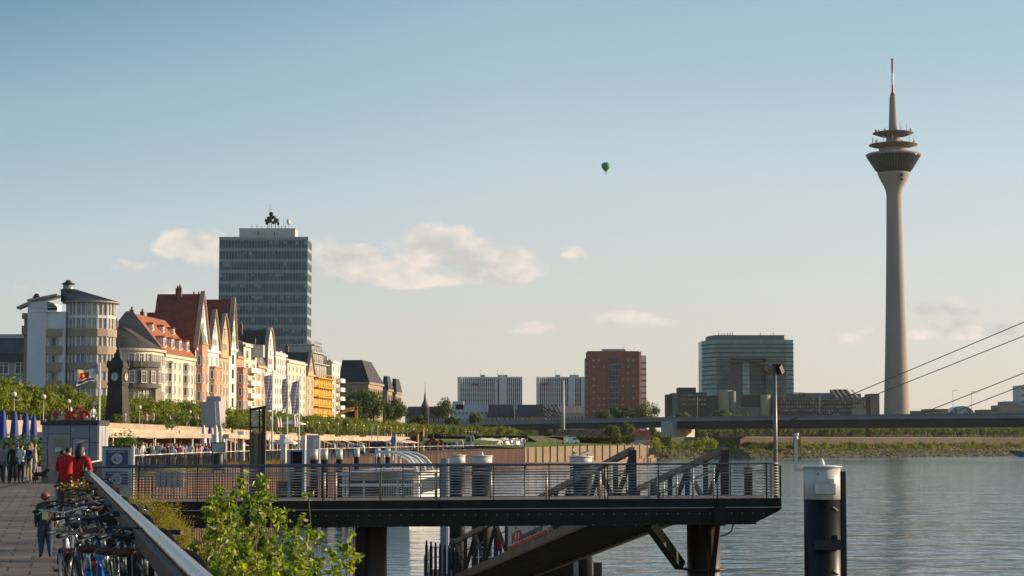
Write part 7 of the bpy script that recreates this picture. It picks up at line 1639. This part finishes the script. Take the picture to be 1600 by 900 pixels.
# ================= near people
def add_person(px,Y,rz,label,pose=None,z=0,cat='person',grp=None,**k):
    me=person_mesh(pose or {},**k); o=link('person',me,None,(Xp(px,Y,z+.9),Y,z),rz); tag(o,label,cat,grp); return o
def longhair(par,m_,head,l=.3,w=.10,hat=None):
    mb=MB(); x,y,z=head; mb.tube([(x,y+.02,z+.11),(x,y+.05,z+.04),(x,y+.08,z-.08),(x,y+.09,z-l)],[.05,w,w*.95,w*.5],12); return mb.build('hair',m_,par)
p1={'chest':(0,-.05,1.25),'shc':(.0,-.10,1.40),'neck':(0,-.13,1.47),'head0':(0,-.16,1.53),'head1':(.0,-.17,1.60),'head2':(.0,-.16,1.655),'sl':(.18,-.10,1.38),'sr':(-.18,-.10,1.38),'el':(.27,-.22,1.14),'wl':(.20,-.42,1.08),'fl':(.16,-.48,1.08),'er':(-.26,-.12,1.12),'wr':(-.24,-.30,.98),'fr':(-.22,-.36,.95)}
o=add_person(102,47.3,PI-.15,'short haired person in loose red jacket, left of the red pair at the handrail',p1,H=1.70,top=CT['red'],low=CT['olive'],hair='dark',girth=1.28)
p2=dict(p1); p2.update({'head0':(.03,-.15,1.53),'head1':(.05,-.16,1.60),'head2':(.06,-.15,1.655),'face':(.9,-.4,0)})
o=add_person(122,46.7,PI-.55,'woman with long dark hair and red jacket leaning on the handrail beside her companion',p2,H=1.70,top=CT['red'],low=CT['olive'],hair='dark',girth=1.22); longhair(o,HAIRS['dark'],(.03,-.13,1.58),.34,.105)
mb=MB(); mb.tube([(.14,-.02,.86),(.1,-.16,1.2),(-.05,-.12,1.43),(-.16,.02,1.25),(-.2,.1,.9)],.018,6); mb.build('bag_strap',CT['brownleather'],o)
add_person(97,49.5,PI,'person in a beige shirt standing half hidden behind the two people in red',{},H=1.62,top=CT['beige'],low=CT['grey'],hair='dark')
pc={'sl':(.15,0,1.36),'sr':(-.15,0,1.36),'er':(-.24,.0,1.10),'wr':(-.22,-.06,.86),'fr':(-.21,-.08,.77),'kl':(.09,-.02,.46),'kr':(-.09,.02,.46),'ar':(-.10,.10,.10),'tr':(-.11,-.02,.04),'head0':(.0,-.01,1.52),'head1':(.02,-.02,1.585),'head2':(.02,-.01,1.68),'face':(-.8,-.5,0)}
o=add_person(72,31.9,PI+.35,'small ginger haired child walking beside the bicycles',pc,H=.99,top=cloth('childcoat',(.06,.05,.035)),low=CT['denim'],hair='ginger',girth=1.5,sleeve=True)
o.scale=(1.12,1.1,1.0)
mb=MB(); 
mb.box(-.02,.06,.078,.092,.58,.72); mb.build('back_patch',mat('patch_green',(.32,.36,.20),.7,0,.2,9),o)
k=.99/1.72; mb=MB(); mb.tube([Vector((-.255,.005,1.10))*k,Vector((-.235,-.05,.90))*k],[.034,.03],10); mb.build('sleeve',CT['white'],o)
mb=MB(); hv=[]; mb.sphere(Vector((.02,.0,1.615))*k,.066,16); h=mb.build('hair',HAIRS['ginger'],o); 
GP='people standing beside the ticket kiosk'
add_person(1,91,PI*.3,'person in pink shirt at the very left edge, cut by the picture edge',POSES[1],H=1.7,top=CT['pink'],low=CT['black'],hair='brown',grp=GP)
o=add_person(10,90,PI*.1,'person in a pale grey jacket and jeans, second from the left in the kiosk group',POSES[1],H=1.68,top=CT['grey'],low=CT['denim'],hair='dark',grp=GP); longhair(o,HAIRS['dark'],(0,0,1.62),.25)
o=add_person(20.5,89.2,0.1,'woman dressed all in black with long brown hair in the kiosk group',{},H=1.70,top=CT['black'],low=CT['black'],hair='brown',grp=GP); longhair(o,HAIRS['brown'],(0,0,1.62),.28)
add_person(33,89,PI-.5,'person in a white and black top and wide black trousers in the kiosk group',POSES[3],H=1.68,top=CT['white'],low=CT['black'],hair='dark',grp=GP,girth=1.12)
o=add_person(45.5,88.5,-.6,'woman in a navy top with beige trousers and fair hair, nearest to the kiosk',POSES[1],H=1.68,top=CT['navy'],low=CT['beige'],hair='fair',grp=GP); longhair(o,HAIRS['fair'],(0,0,1.62),.24)
add_person(54,95,PI*.6,'person in beige standing behind the fair haired woman by the kiosk',POSES[2],H=1.72,top=CT['beige'],low=CT['grey'],hair='brown',grp=GP)
add_person(50,99,PI*.2,'person in white farther back left of the kiosk',POSES[0],H=1.7,top=CT['white'],low=CT['beige'],hair='brown',grp=GP)
add_person(27,97,PI,'person in blue standing behind the group left of the kiosk',{},H=1.7,top=CT['blue'],low=CT['black'],hair='dark',grp=GP)
# dog
def dog(loc,rz):
    me=bpy.data.meshes.new('sk'); V=dict(hip=(0,.24,.42),mid=(0,.02,.40),sho=(0,-.20,.43),nk=(0,-.30,.54),hd=(0,-.36,.60),mz=(0,-.47,.57),tl=(0,.34,.46),t2=(0,.42,.58),
      hk=(.08,.20,.26),ho=(.08,.30,.14),hf=(.08,.26,.02),hk2=(-.08,.20,.26),ho2=(-.08,.30,.14),hf2=(-.08,.26,.02),fe=(.07,-.2,.26),ff=(.07,-.2,.02),fe2=(-.07,-.2,.26),ff2=(-.07,-.2,.02),ea=(.05,-.33,.67),eb=(-.05,-.33,.67))
    E=[('hip','mid'),('mid','sho'),('sho','nk'),('nk','hd'),('hd','mz'),('hip','tl'),('tl','t2'),('hip','hk'),('hk','ho'),('ho','hf'),('hip','hk2'),('hk2','ho2'),('ho2','hf2'),('sho','fe'),('fe','ff'),('sho','fe2'),('fe2','ff2'),('hd','ea'),('hd','eb')]
    rad=dict(hip=.10,mid=.10,sho=.12,nk=.075,hd=.07,mz=.032,tl=.03,t2=.018,hk=.05,ho=.028,hf=.028,hk2=.05,ho2=.028,hf2=.028,fe=.04,ff=.028,fe2=.04,ff2=.028,ea=.018,eb=.018)
    ns=list(V); me.from_pydata([V[n] for n in ns],[(ns.index(a),ns.index(b)) for a,b in E],[]); ob=bpy.data.objects.new('sk',me); scn.collection.objects.link(ob); ob.modifiers.new('s','SKIN')
    if not me.skin_vertices:
        bm=bmesh.new(); bm.from_mesh(me); bm.verts.layers.skin.verify(); bm.to_mesh(me); bm.free()
    for i,n_ in enumerate(ns): me.skin_vertices[0].data[i].radius=(rad[n_],rad[n_]); me.skin_vertices[0].data[i].use_root=(n_=='mid')
    m2=ob.modifiers.new('u','SUBSURF'); m2.levels=2; dg=bpy.context.evaluated_depsgraph_get(); out=bpy.data.meshes.new_from_object(ob.evaluated_get(dg)); bpy.data.objects.remove(ob); out.materials.clear(); out.materials.append(mat('black_fur',(.012,.011,.010),.7,0,.2,20)); out.name='dog'
    for p in out.polygons: p.use_smooth=True
    return link('dog',out,None,loc,rz)
tag(dog((Xp(64,88),88,0),R(70)),'small black dog standing between the group and the ticket kiosk','dog')
# ================= ticket kiosk
def kiosk():
    Y=90; x0=Xp(65,Y); q=lambda px:Xp(px,Y)-x0; z=lambda y:Zp(y,Y); w=q(153)
    r=empty('ticket_kiosk',(x0,Y,0),'grey panelled ticket kiosk with red letters on its flat roof','kiosk')
    Mk=mat('kiosk_panel',(.21,.23,.27),.4,.2,.06,1); Msm=mat('kiosk_seam',(.02,.022,.03),.6,0,.1,3); H=z(664)
    mb=MB(); mb.box(0,w,.02,2.2,-.02,H); mb.build('wall',Msm,r)
    xs=[(65.3,74.5),(75,110),(110.5,139),(139.5,153)]; 
    cells=[(65.3,74.3,664.5,691),(65.3,74.3,691.8,718.5),(65.3,74.3,719.3,755),(75.1,110,664.5,677.5),(110.9,139.1,664.5,685.5),(110.9,113.5,686.3,718),(140,152.8,664.5,691),(140,152.8,691.8,718.5),(140,152.8,719.3,755),(110.9,139.1,719.3,755)]
    for a,b,c,d in cells: mb=MB(); mb.box(q(a),q(b),-.02,.019,z(d),z(c)); mb.build('wall_panel',Mk,r)
    mb=MB(); 
    for k in range(3): mb.box(w+.005,w+.03,.1+k*.7,.72+k*.7,.0,H-.03)
    mb.build('side_panel',mat('kiosk_side',(.45,.45,.46),.4,.2,.05,1),r)
    mb=MB(); mb.box(-.05,w+.05,-.08,2.3,H+.002,z(656.5)); rf=mb.build('roof',mat('kiosk_fascia',(.045,.045,.05),.5,.2,.1,2),r)
    Mdr_=mat('kiosk_door',(.29,.285,.27),.45,.2,.06,1)
    mb=MB(); mb.box(q(75.3),q(110),-.012,.018,z(755),z(678)); mb.build('door_frame',mat('kiosk_frame',(.26,.27,.29),.4,.3,.05,1),r)
    mb=MB(); mb.box(q(78),q(108),-.035,-.013,z(753.5),z(681)); d=mb.build('door',Mdr_,r); mb=MB(); mb.box(q(83),q(105),-.045,-.036,z(716),z(685)); mb.box(q(83),q(105),-.045,-.036,z(751),z(721)); mb.build('door_panel',mat('door_tan',(.24,.215,.18),.5,0,.08,1),d)
    mb=MB(); mb.box(q(86.5),q(96.5),-.055,-.046,z(706),z(699.5)); mb.build('notice',mat('paper',(.55,.53,.52),.7,0,.25,14),d); mb=MB(); mb.tube([(q(80),-.036,z(715)),(q(80),-.08,z(715)),(q(83),-.08,z(715))],.012,6); mb.build('handle',M_stain,d)
    mb=MB(); mb.box(q(114.6),q(138.6),-.05,.018,z(717.5),z(686.5)); p=mb.build('poster_frame',mat('poster_alu',(.42,.42,.42),.4,.4,.05,1),r); mb=MB(); mb.box(q(116),q(137.3),-.06,-.051,z(716),z(688)); mb.build('poster',mat('poster_print',(.40,.39,.40),.4,0,.5,3.2),p)
    # shapes on poster
    mb=MB(); mb.add([(q(118),-.064,z(712)),(q(131),-.064,z(700)),(q(136),-.064,z(704)),(q(125),-.064,z(715))],[(0,1,2,3)]); mb.add([(q(118),-.064,z(693)),(q(135),-.064,z(690.5)),(q(134),-.064,z(692.5)),(q(119),-.064,z(696))],[(0,1,2,3)]); mb.build('poster_art',mat('poster_dark',(.12,.12,.15),.4,0,.3,5),p)
    for (a,b,c,d_) in ((66,73,694,703),(66,73,705,718)): mb=MB(); mb.box(q(a),q(b),-.035,-.021,z(d_),z(c)); mb.build('notice',mat('notice_grey',(.30,.27,.28),.5,0,.4,9),r)
    mb=MB(); mb.box(q(112),q(115),-.04,-.021,z(672),z(671)); mb.build('number_plate',M_white,r)
    # roof letters
    zr=z(656.4)
    Mr=mat('letter_red',(.55,.008,.012),.4,0,.05,3)
    text_mesh('roof_letter','K',.52,Mr,r,(q(100),.5,zr+.03),ext=.05,bold=.045,sx_=1.25); text_mesh('roof_letter','D',.52,Mr,r,(q(119.5),.5,zr+.03),ext=.05,bold=.045,sx_=1.15)
    mb=MB(); c=q(118); mb.prism([(c-.17,zr+.46),(c+.17,zr+.46),(c+.20,zr+.50),(c+.10,zr+.52),(c+.13,zr+.60),(c+.02,zr+.56),(c,zr+.66),(c-.02,zr+.56),(c-.13,zr+.60),(c-.10,zr+.52),(c-.2,zr+.50)],'y',.45,.55); mb.build('roof_crown',Mr,r)
    for px in (104,112,124,133): mb=MB(); mb.tube([(q(px),.6,zr-.02),(q(px),.6,zr+.3)],.015,5); mb.build('letter_stand',M_dark,r)
    # round figure with red shape, small ring emblem, floodlights
    mb=MB(); mb.tube([(q(85),.5,zr+.26),(q(85),.56,zr+.26)],.19,20); mb.build('round_disc',mat('disc_grey',(.22,.19,.19),.5,0,.2,5),r)
    mb=MB(); mb.prism([(q(82),zr),(q(85),zr+.08),(q(86),zr+.4),(q(83),zr+.42),(q(79),zr+.25),(q(81),zr+.1)],'y',.4,.48); mb.build('red_figure',Mr,r)
    mb=MB(); nn=16; pts=[(q(70)+.055*math.cos(2*PI*k/nn),-.09,zr-.02+.055*math.sin(2*PI*k/nn)) for k in range(nn+1)]; mb.tube(pts,.014,6,0,False); mb.build('ring_emblem',M_white,r)
    for px in (79,91,95,131,136,146): mb=MB(); mb.box(q(px)-.05,q(px)+.07,.2,.36,zr,zr+rnd.uniform(.1,.2)); mb.build('roof_lamp',mat('lamp_housing',(.5,.42,.33),.5,0,.1,5),r)
kiosk()
# flag pole beside the kiosk
Y=91.5; base=Vector((Xp(154.5,Y),Y,0)); r=empty('kiosk_flag_pole',base,'white flag pole with a white, red and blue flag beside the ticket kiosk','flag pole'); mb=MB(); mb.tube([(0,0,0),(0,0,Zp(567,Y))],[.05,.032],10); mb.build('pole',M_white,r)
def flag_mesh():
    q=lambda px:Xp(px,Y)-base.x; z=lambda y:Zp(y,Y); nx,nz=26,14; vs=[];fs=[];mi=[]
    for i in range(nx+1):
        for j in range(nz+1):
            s_=i/nx; t=j/nz; x=q(151-33*s_)+.02*math.sin(6*t+3*s_); top=569+6*s_+4*math.sin(s_*3.2); bot=597+4*s_-3*math.sin(s_*4); y=.11*math.sin(s_*8+t*2)*(.3+s_); vs.append((x,y,z(top+(bot-top)*t)))
    mb=MB()
    for i in range(nx):
        for j in range(nz):
            s_=(i+.5)/nx; t=(j+.5)/nz; m_=0
            if .38<s_<.84 and .30<t<.68 and not (.58<s_<.70 and .42<t<.56): m_=1
            if t>.80 and .15<s_<.95 and t<.92: m_=2
            if s_<.22 and t<.55: m_=3
            if t<.10 and s_>.1: m_=2
            o=i*(nz+1)+j; mb.add([vs[o],vs[o+nz+1],vs[o+nz+2],vs[o+1]],[(0,1,2,3)],m_,True)
    return mb.build('flag',[mat('flag_white',(.66,.62,.60),.8,0,.05,3,trans=.25),mat('flag_red',(.50,.03,.03),.8,0,.1,3,trans=.2),mat('flag_navy',(.06,.08,.22),.8,0,.1,3),mat('flag_shade',(.36,.40,.52),.8,0,.1,3)],r)
flag_mesh()
# ================= info sign at the jetty root
def infosign():
    Y=68; x0=Xp(160,Y); q=lambda px:Xp(px,Y)-x0; z=lambda y:Zp(y,Y); r=empty('information_sign',(x0,Y,0),'grey framed information sign with two blue panels and round symbols at the jetty root','sign')
    mb=MB(); mb.box(0,q(208),0,.14,-.15,z(699)); mb.build('board',mat('sign_grey',(.40,.40,.40),.5,.1,.06,2),r)
    mb=MB(); mb.box(q(205.5),q(209.4),-.01,.16,-.15,z(698)); mb.build('side_post',mat('sign_edge',(.62,.6,.56),.4,.3,.05,2),r)
    mb=MB(); mb.box(-.02,q(205),-.03,.15,z(699),z(697.3)); mb.build('top_cap',M_dark,r)
    for ya,yb in ((703.5,728),(737,758)):
        mb=MB(); mb.box(q(166),q(200.5),-.02,-.002,z(yb),z(ya)); p=mb.build('blue_panel',mat('sign_blue',(.035,.07,.17),.4,0,.08,2),r)
        cy=(ya+yb)/2+1; c=(q(183.5),z(cy)); mb=MB(); mb.tube([(c[0],-.022,c[1]),(c[0],-.034,c[1])],.175,28,0); mb.tube([(c[0]-.005,-.035,c[1]+.005),(c[0]-.005,-.042,c[1]+.005)],.105,24,1); mb.tube([(c[0]-.07,-.043,c[1]-.04),(c[0]-.07,-.05,c[1]-.04)],.035,12,2); 
        mb.build('round_symbol',[mat('symbol_pale',(.42,.44,.46),.5,0,.06,3),mat('symbol_grey',(.32,.35,.38),.5,0,.06,3),M_black],p)
        mb=MB(); mb.box(q(170),q(196),-.026,-.021,z(ya+3.2),z(ya+1.6)); mb.build('text_line',mat('symbol_grey',(.32,.35,.38)),p)
    mb=MB(); mb.box(q(166),q(188),-.02,-.002,z(775),z(762)); mb.build('red_panel',M_red,r)
infosign()
# pale hanging cloth panel at the quay wall behind the jetty
Y=92; mb=MB(); a=P(224,737,Y); mb.box(0,Xp(270,Y)-a.x,0,.08,Zp(762,Y)-a.z,0); 
for k in range(1,5): mb.box((Xp(270,Y)-a.x)*k/5-.02,(Xp(270,Y)-a.x)*k/5+.02,-.03,0,Zp(762,Y)-a.z,0,1)
o=mb.build('notice_board',[mat('faded_cloth',(.42,.36,.36),.8,0,.2,1.2),M_dark],None,(a.x+.5,Y,a.z)); tag(o,'pale pinkish grid panel on the quay wall seen through the left jetty rails','panel')
# ================= near plants
Mpop=foliage('poplar_leaves',(.07,.15,.010),(.30,.36,.04),.45,2.2); Mtam=foliage('bush_leaves',(.16,.15,.02),(.30,.26,.04),.35,1.5); Mpale=foliage('poplar_leaf_backs',(.30,.32,.18),(.50,.48,.34),.3,2.2); M_twig=mat('twig_brown',(.14,.10,.06),.8,0,.2,9)
def poplar(px,ytop,Y,zb_,n,seed,label,lean=0,leaf=.038,spread=.16):
    rf=random.Random(seed); top=Vector((Xp(px,Y,Zp(ytop,Y)),Y,Zp(ytop,Y))); base=Vector((top.x+lean,Y+rf.uniform(-.2,.2),zb_)); r=empty('poplar_sapling',base,label,'sapling','poplar saplings below the quay wall'); H=top.z-base.z
    st=[]; 
    for i in range(9):
        t=i/8; st.append(Vector(((top.x-base.x)*t+.05*math.sin(t*5+seed),(.04*math.cos(t*4+seed)),H*t)))
    mb=MB(); mb.tube(st,[.018*(1-.75*i/8)+.002 for i in range(9)],6)
    vs=[];fs=[]
    def at(t): 
        i=min(int(t*8),7); return st[i].lerp(st[i+1],t*8-i)
    tips=[]
    for b in range(int(n/9)):
        t=rf.random()**.7; p=at(t); a=rf.uniform(0,2*PI); L_=spread*(1.15-t)*rf.uniform(.6,2.2)+.04; e=p+Vector((math.cos(a)*L_,math.sin(a)*L_,L_*rf.uniform(.6,1.6)))
        mb.tube([p,(p+e)/2+Vector((0,0,-.01)),e],[.005,.004,.002],4); tips.append((p,e))
    mb.build('stem',M_twig,r)
    for i in range(n):
        p,e=rf.choice(tips); c=p.lerp(e,rf.uniform(.2,1.05))+Vector((rf.gauss(0,.02),rf.gauss(0,.02),rf.gauss(0,.02))); s=leaf*rf.uniform(.4,1.35)
        d=Vector((rf.gauss(0,1),rf.gauss(0,1),rf.gauss(-.3,.7))).normalized(); nn=(d.orthogonal().normalized()); nn.rotate(Matrix.Rotation(rf.uniform(0,6.28),3,d)); sd_=d.cross(nn)
        o=len(vs); fold=nn*s*.28
        vs+=[c,c+d*s*.35+sd_*s*.85+fold,c+d*s*1.0+sd_*s*.62+fold,c+d*s*1.9+nn*s*.1,c+d*s*1.0-sd_*s*.62+fold,c+d*s*.35-sd_*s*.85+fold,c+d*s*1.0]
        fs+=[(o,o+1,o+6),(o+1,o+2,o+6),(o+2,o+3,o+6),(o+3,o+4,o+6),(o+4,o+5,o+6),(o+5,o,o+6)]
    me=bpy.data.meshes.new('foliage'); me.from_pydata([tuple(v) for v in vs],[],fs); me.materials.append(Mpop); me.materials.append(Mpale)
    me.polygons.foreach_set('material_index',[1 if (i//6*7919)%100<14 else 0 for i in range(len(fs))]); me.update(); link('foliage',me,r)
PL=[(385,742,27.0,'tallest poplar sapling with bright leaves reaching above the jetty rail'),(374,756,27.5,0),(398,752,26.6,0),(410,775,27.2,0),(338,772,27.3,0),(330,792,26.8,0),(352,785,27.6,0),(362,772,26.3,0),(423,795,26.9,0),(437,806,27.4,0),(320,835,26.5,0),(305,855,26.9,0),(345,820,25.8,0),(380,800,25.6,0),(405,820,25.7,0),(452,838,26.4,0),(430,850,25.9,0),(470,866,26.1,0),
    (489,775,27.0,'slender isolated poplar sapling before the dark jetty girder'),(484,838,26.5,0),(500,842,26.9,0),(462,815,27.3,0),(546,823,27.0,'rightmost small poplar sapling in front of the left jetty pillar'),(538,850,26.6,0),(520,866,26.8,0),(553,868,26.9,0),(365,850,25.2,0),(395,868,25.1,0),(335,870,25.3,0),(415,880,25.0,0),(445,884,25.3,0),(508,880,26,0),(475,885,25.6,0),(530,882,26.0,0)]
for i,(px,yt,Y,l) in enumerate(PL):
    nL=230 if yt<800 else 170
    if px>480: nL=125
    poplar(px,yt,Y,-2.6 if yt<800 else -2.2,int(nL*1.9),i,l or ('bright green poplar sapling in the dense clump '+('left' if px<350 else 'centre' if px<420 else 'right')+' of the foreground' if px<480 else 'thin poplar sapling right of the dense foreground clump'),rnd.uniform(-.15,.15),spread=.21 if px<480 else .08)
def finebush(px,yt,yb,wpx,Y,n,label,seed,m_=Mtam,leaf=.016):
    rf=random.Random(seed); s=Y/F; zt=Zp(yt,Y); zb_=Zp(yb,Y); rx=wpx*s/2; H=zt-zb_; c=Vector((Xp(px,Y,0),Y,zb_)); r=empty('fine_leaved_bush',c,label,'bush'); mb=MB(); tw=[]
    for i in range(70):
        a=rf.uniform(0,6.28); q=rx*rf.random()**.5*.95; h=H*(1-.45*(q/rx)**2)*rf.uniform(.75,1.0); e=Vector((q*math.cos(a),q*math.sin(a)*.8,h)); b=Vector((q*.3*math.cos(a),q*.3*math.sin(a),0)); m2=b.lerp(e,.55)+Vector((0,0,H*.06)); mb.tube([b,m2,e],[.010,.006,.002],4); tw.append((b,m2,e))
    mb.build('stems',M_twig,r); vs=[];fs=[]
    for i in range(n):
        b,m2,e=rf.choice(tw); t=rf.random()**.8; p=b.lerp(m2,t*2) if t<.5 else m2.lerp(e,t*2-1); p=p+Vector((rf.gauss(0,1),rf.gauss(0,1),rf.gauss(0,1)))*.055*(.4+t); d=Vector((rf.gauss(0,.7),rf.gauss(0,.7),rf.gauss(.8,.6))).normalized(); k=d.orthogonal().normalized(); k.rotate(Matrix.Rotation(rf.uniform(0,6.28),3,d)); s_=leaf*rf.uniform(.6,1.5); o=len(vs); vs+=[p-d*s_,p+k*s_*.38,p+d*s_,p-k*s_*.38]; fs.append((o,o+1,o+2,o+3))
    me=bpy.data.meshes.new('foliage'); me.from_pydata([tuple(v) for v in vs],[],fs); me.materials.append(m_); me.update(); link('foliage',me,r)
finebush(246,768,915,122,40,34000,'olive green fine leaved bush directly right of the handrail',1); finebush(208,766,860,60,44,12000,'smaller olive bush farther along the handrail beside the larger one',2); finebush(272,800,915,64,38,12000,'lower right olive bush beside the foreground poplars',3); finebush(180,782,850,36,46,3000,'small low bush at the foot of the handrail near the jetty root',4)
finebush(222,762,850,34,42.5,3500,'spiky upright shoots rising behind the large olive bush',5)
# river bank slope beside the quay
mb=MB(); vs=[]; Ys=[2,8,14,20,26,32,38,44,50,56,60]
for Y in Ys:
    for k,(o_,z_) in enumerate(((-.02,-1.7),(1.2,-2.3),(3,-3.4),(6,-4.6),(8,-5.6))): vs.append((bx(Y)+o_+.05,Y,z_+.2*noise.noise(Vector((Y*.3,k,0)))))
mb.add(vs,[(i*5+k,i*5+k+1,i*5+k+6,i*5+k+5) for i in range(len(Ys)-1) for k in range(4)]); struct(mb.build('near_riverbank',mat('near_bank_soil',(.09,.08,.04),.95,0,.4,1.2,1,5)))
# weeds on the quay edge behind the fence
vs=[];fs=[]
for i in range(9000):
    Yv=rnd.uniform(98,178); cl=noise.noise(Vector((Yv*.14,3,0))); 
    if cl<-.12+rnd.uniform(-.15,.15): continue
    x=bx(Yv)-rnd.uniform(-.1,.9); s=rnd.uniform(.15,.38)*(1+1.6*max(0,cl)); a=rnd.uniform(0,PI); c,sn=math.cos(a)*.03,math.sin(a)*.03; o=len(vs); vs+=[(x-c,Yv-sn,0),(x+c,Yv+sn,0),(x+rnd.uniform(-.12,.12),Yv,s)]; fs.append((o,o+1,o+2))
me=bpy.data.meshes.new('quay_weeds'); me.from_pydata(vs,[],fs); me.materials.append(foliage('quay_weed_leaves',(.13,.13,.03),(.26,.22,.05),.35,.5)); tag(link('quay_weeds',me),'yellow-green weeds growing along the quay edge below the baluster fence','weeds',None,'stuff')
# planters left of the kiosk
for px,Y,s,l in ((30,104,1.15,'round green shrub in a pot behind the kiosk group'),(56,100,1.0,'light green shrub directly left of the ticket kiosk'),(4,106,1.0,'green shrub at the left edge behind the kiosk group'),(196,128,1.3,'leafy shrub beside the cafe canopy right of the ticket kiosk'),(206,134,1.0,'small shrub left of the promenade crowd')):
    r=empty('potted_shrub',(Xp(px,Y),Y,0),l,'shrub'); mb=MB(); mb.lathe([(.3,0),(.4,.02),(.48,.6),(.42,.6),(.4,.5)],14); mb.build('pot',mat('pot_grey',(.2,.18,.16),.8,0,.2,2),r); cr=crown_mesh('foliage',foliage('shrub_green',(.04,.085,.015),(.10,.17,.035),.3,1.0),.85*s,.8*s,900,.09,int(px)+200,12); link('foliage',cr,r,(0,0,1.15*s))
# ================= evening haze
mb=MB(); mb.box(-4200,4500,-300,3600,WZ-1.2,330)
hz=mb.build('haze',[]) ; hz.data.materials.clear()
m=bpy.data.materials.new('haze_air'); m.use_nodes=True; t=m.node_tree; t.nodes.remove(t.nodes['Principled BSDF']); pv=t.nodes.new('ShaderNodeVolumePrincipled'); pv.inputs['Density'].default_value=.000025; pv.inputs['Color'].default_value=(.93,.93,.95,1); pv.inputs['Anisotropy'].default_value=.3
t.links.new(pv.outputs[0],t.nodes['Material Output'].inputs['Volume']); hz.data.materials.append(m); hz['kind']='stuff'; hz['label']='thin evening haze over the river and city'; hz['category']='haze'
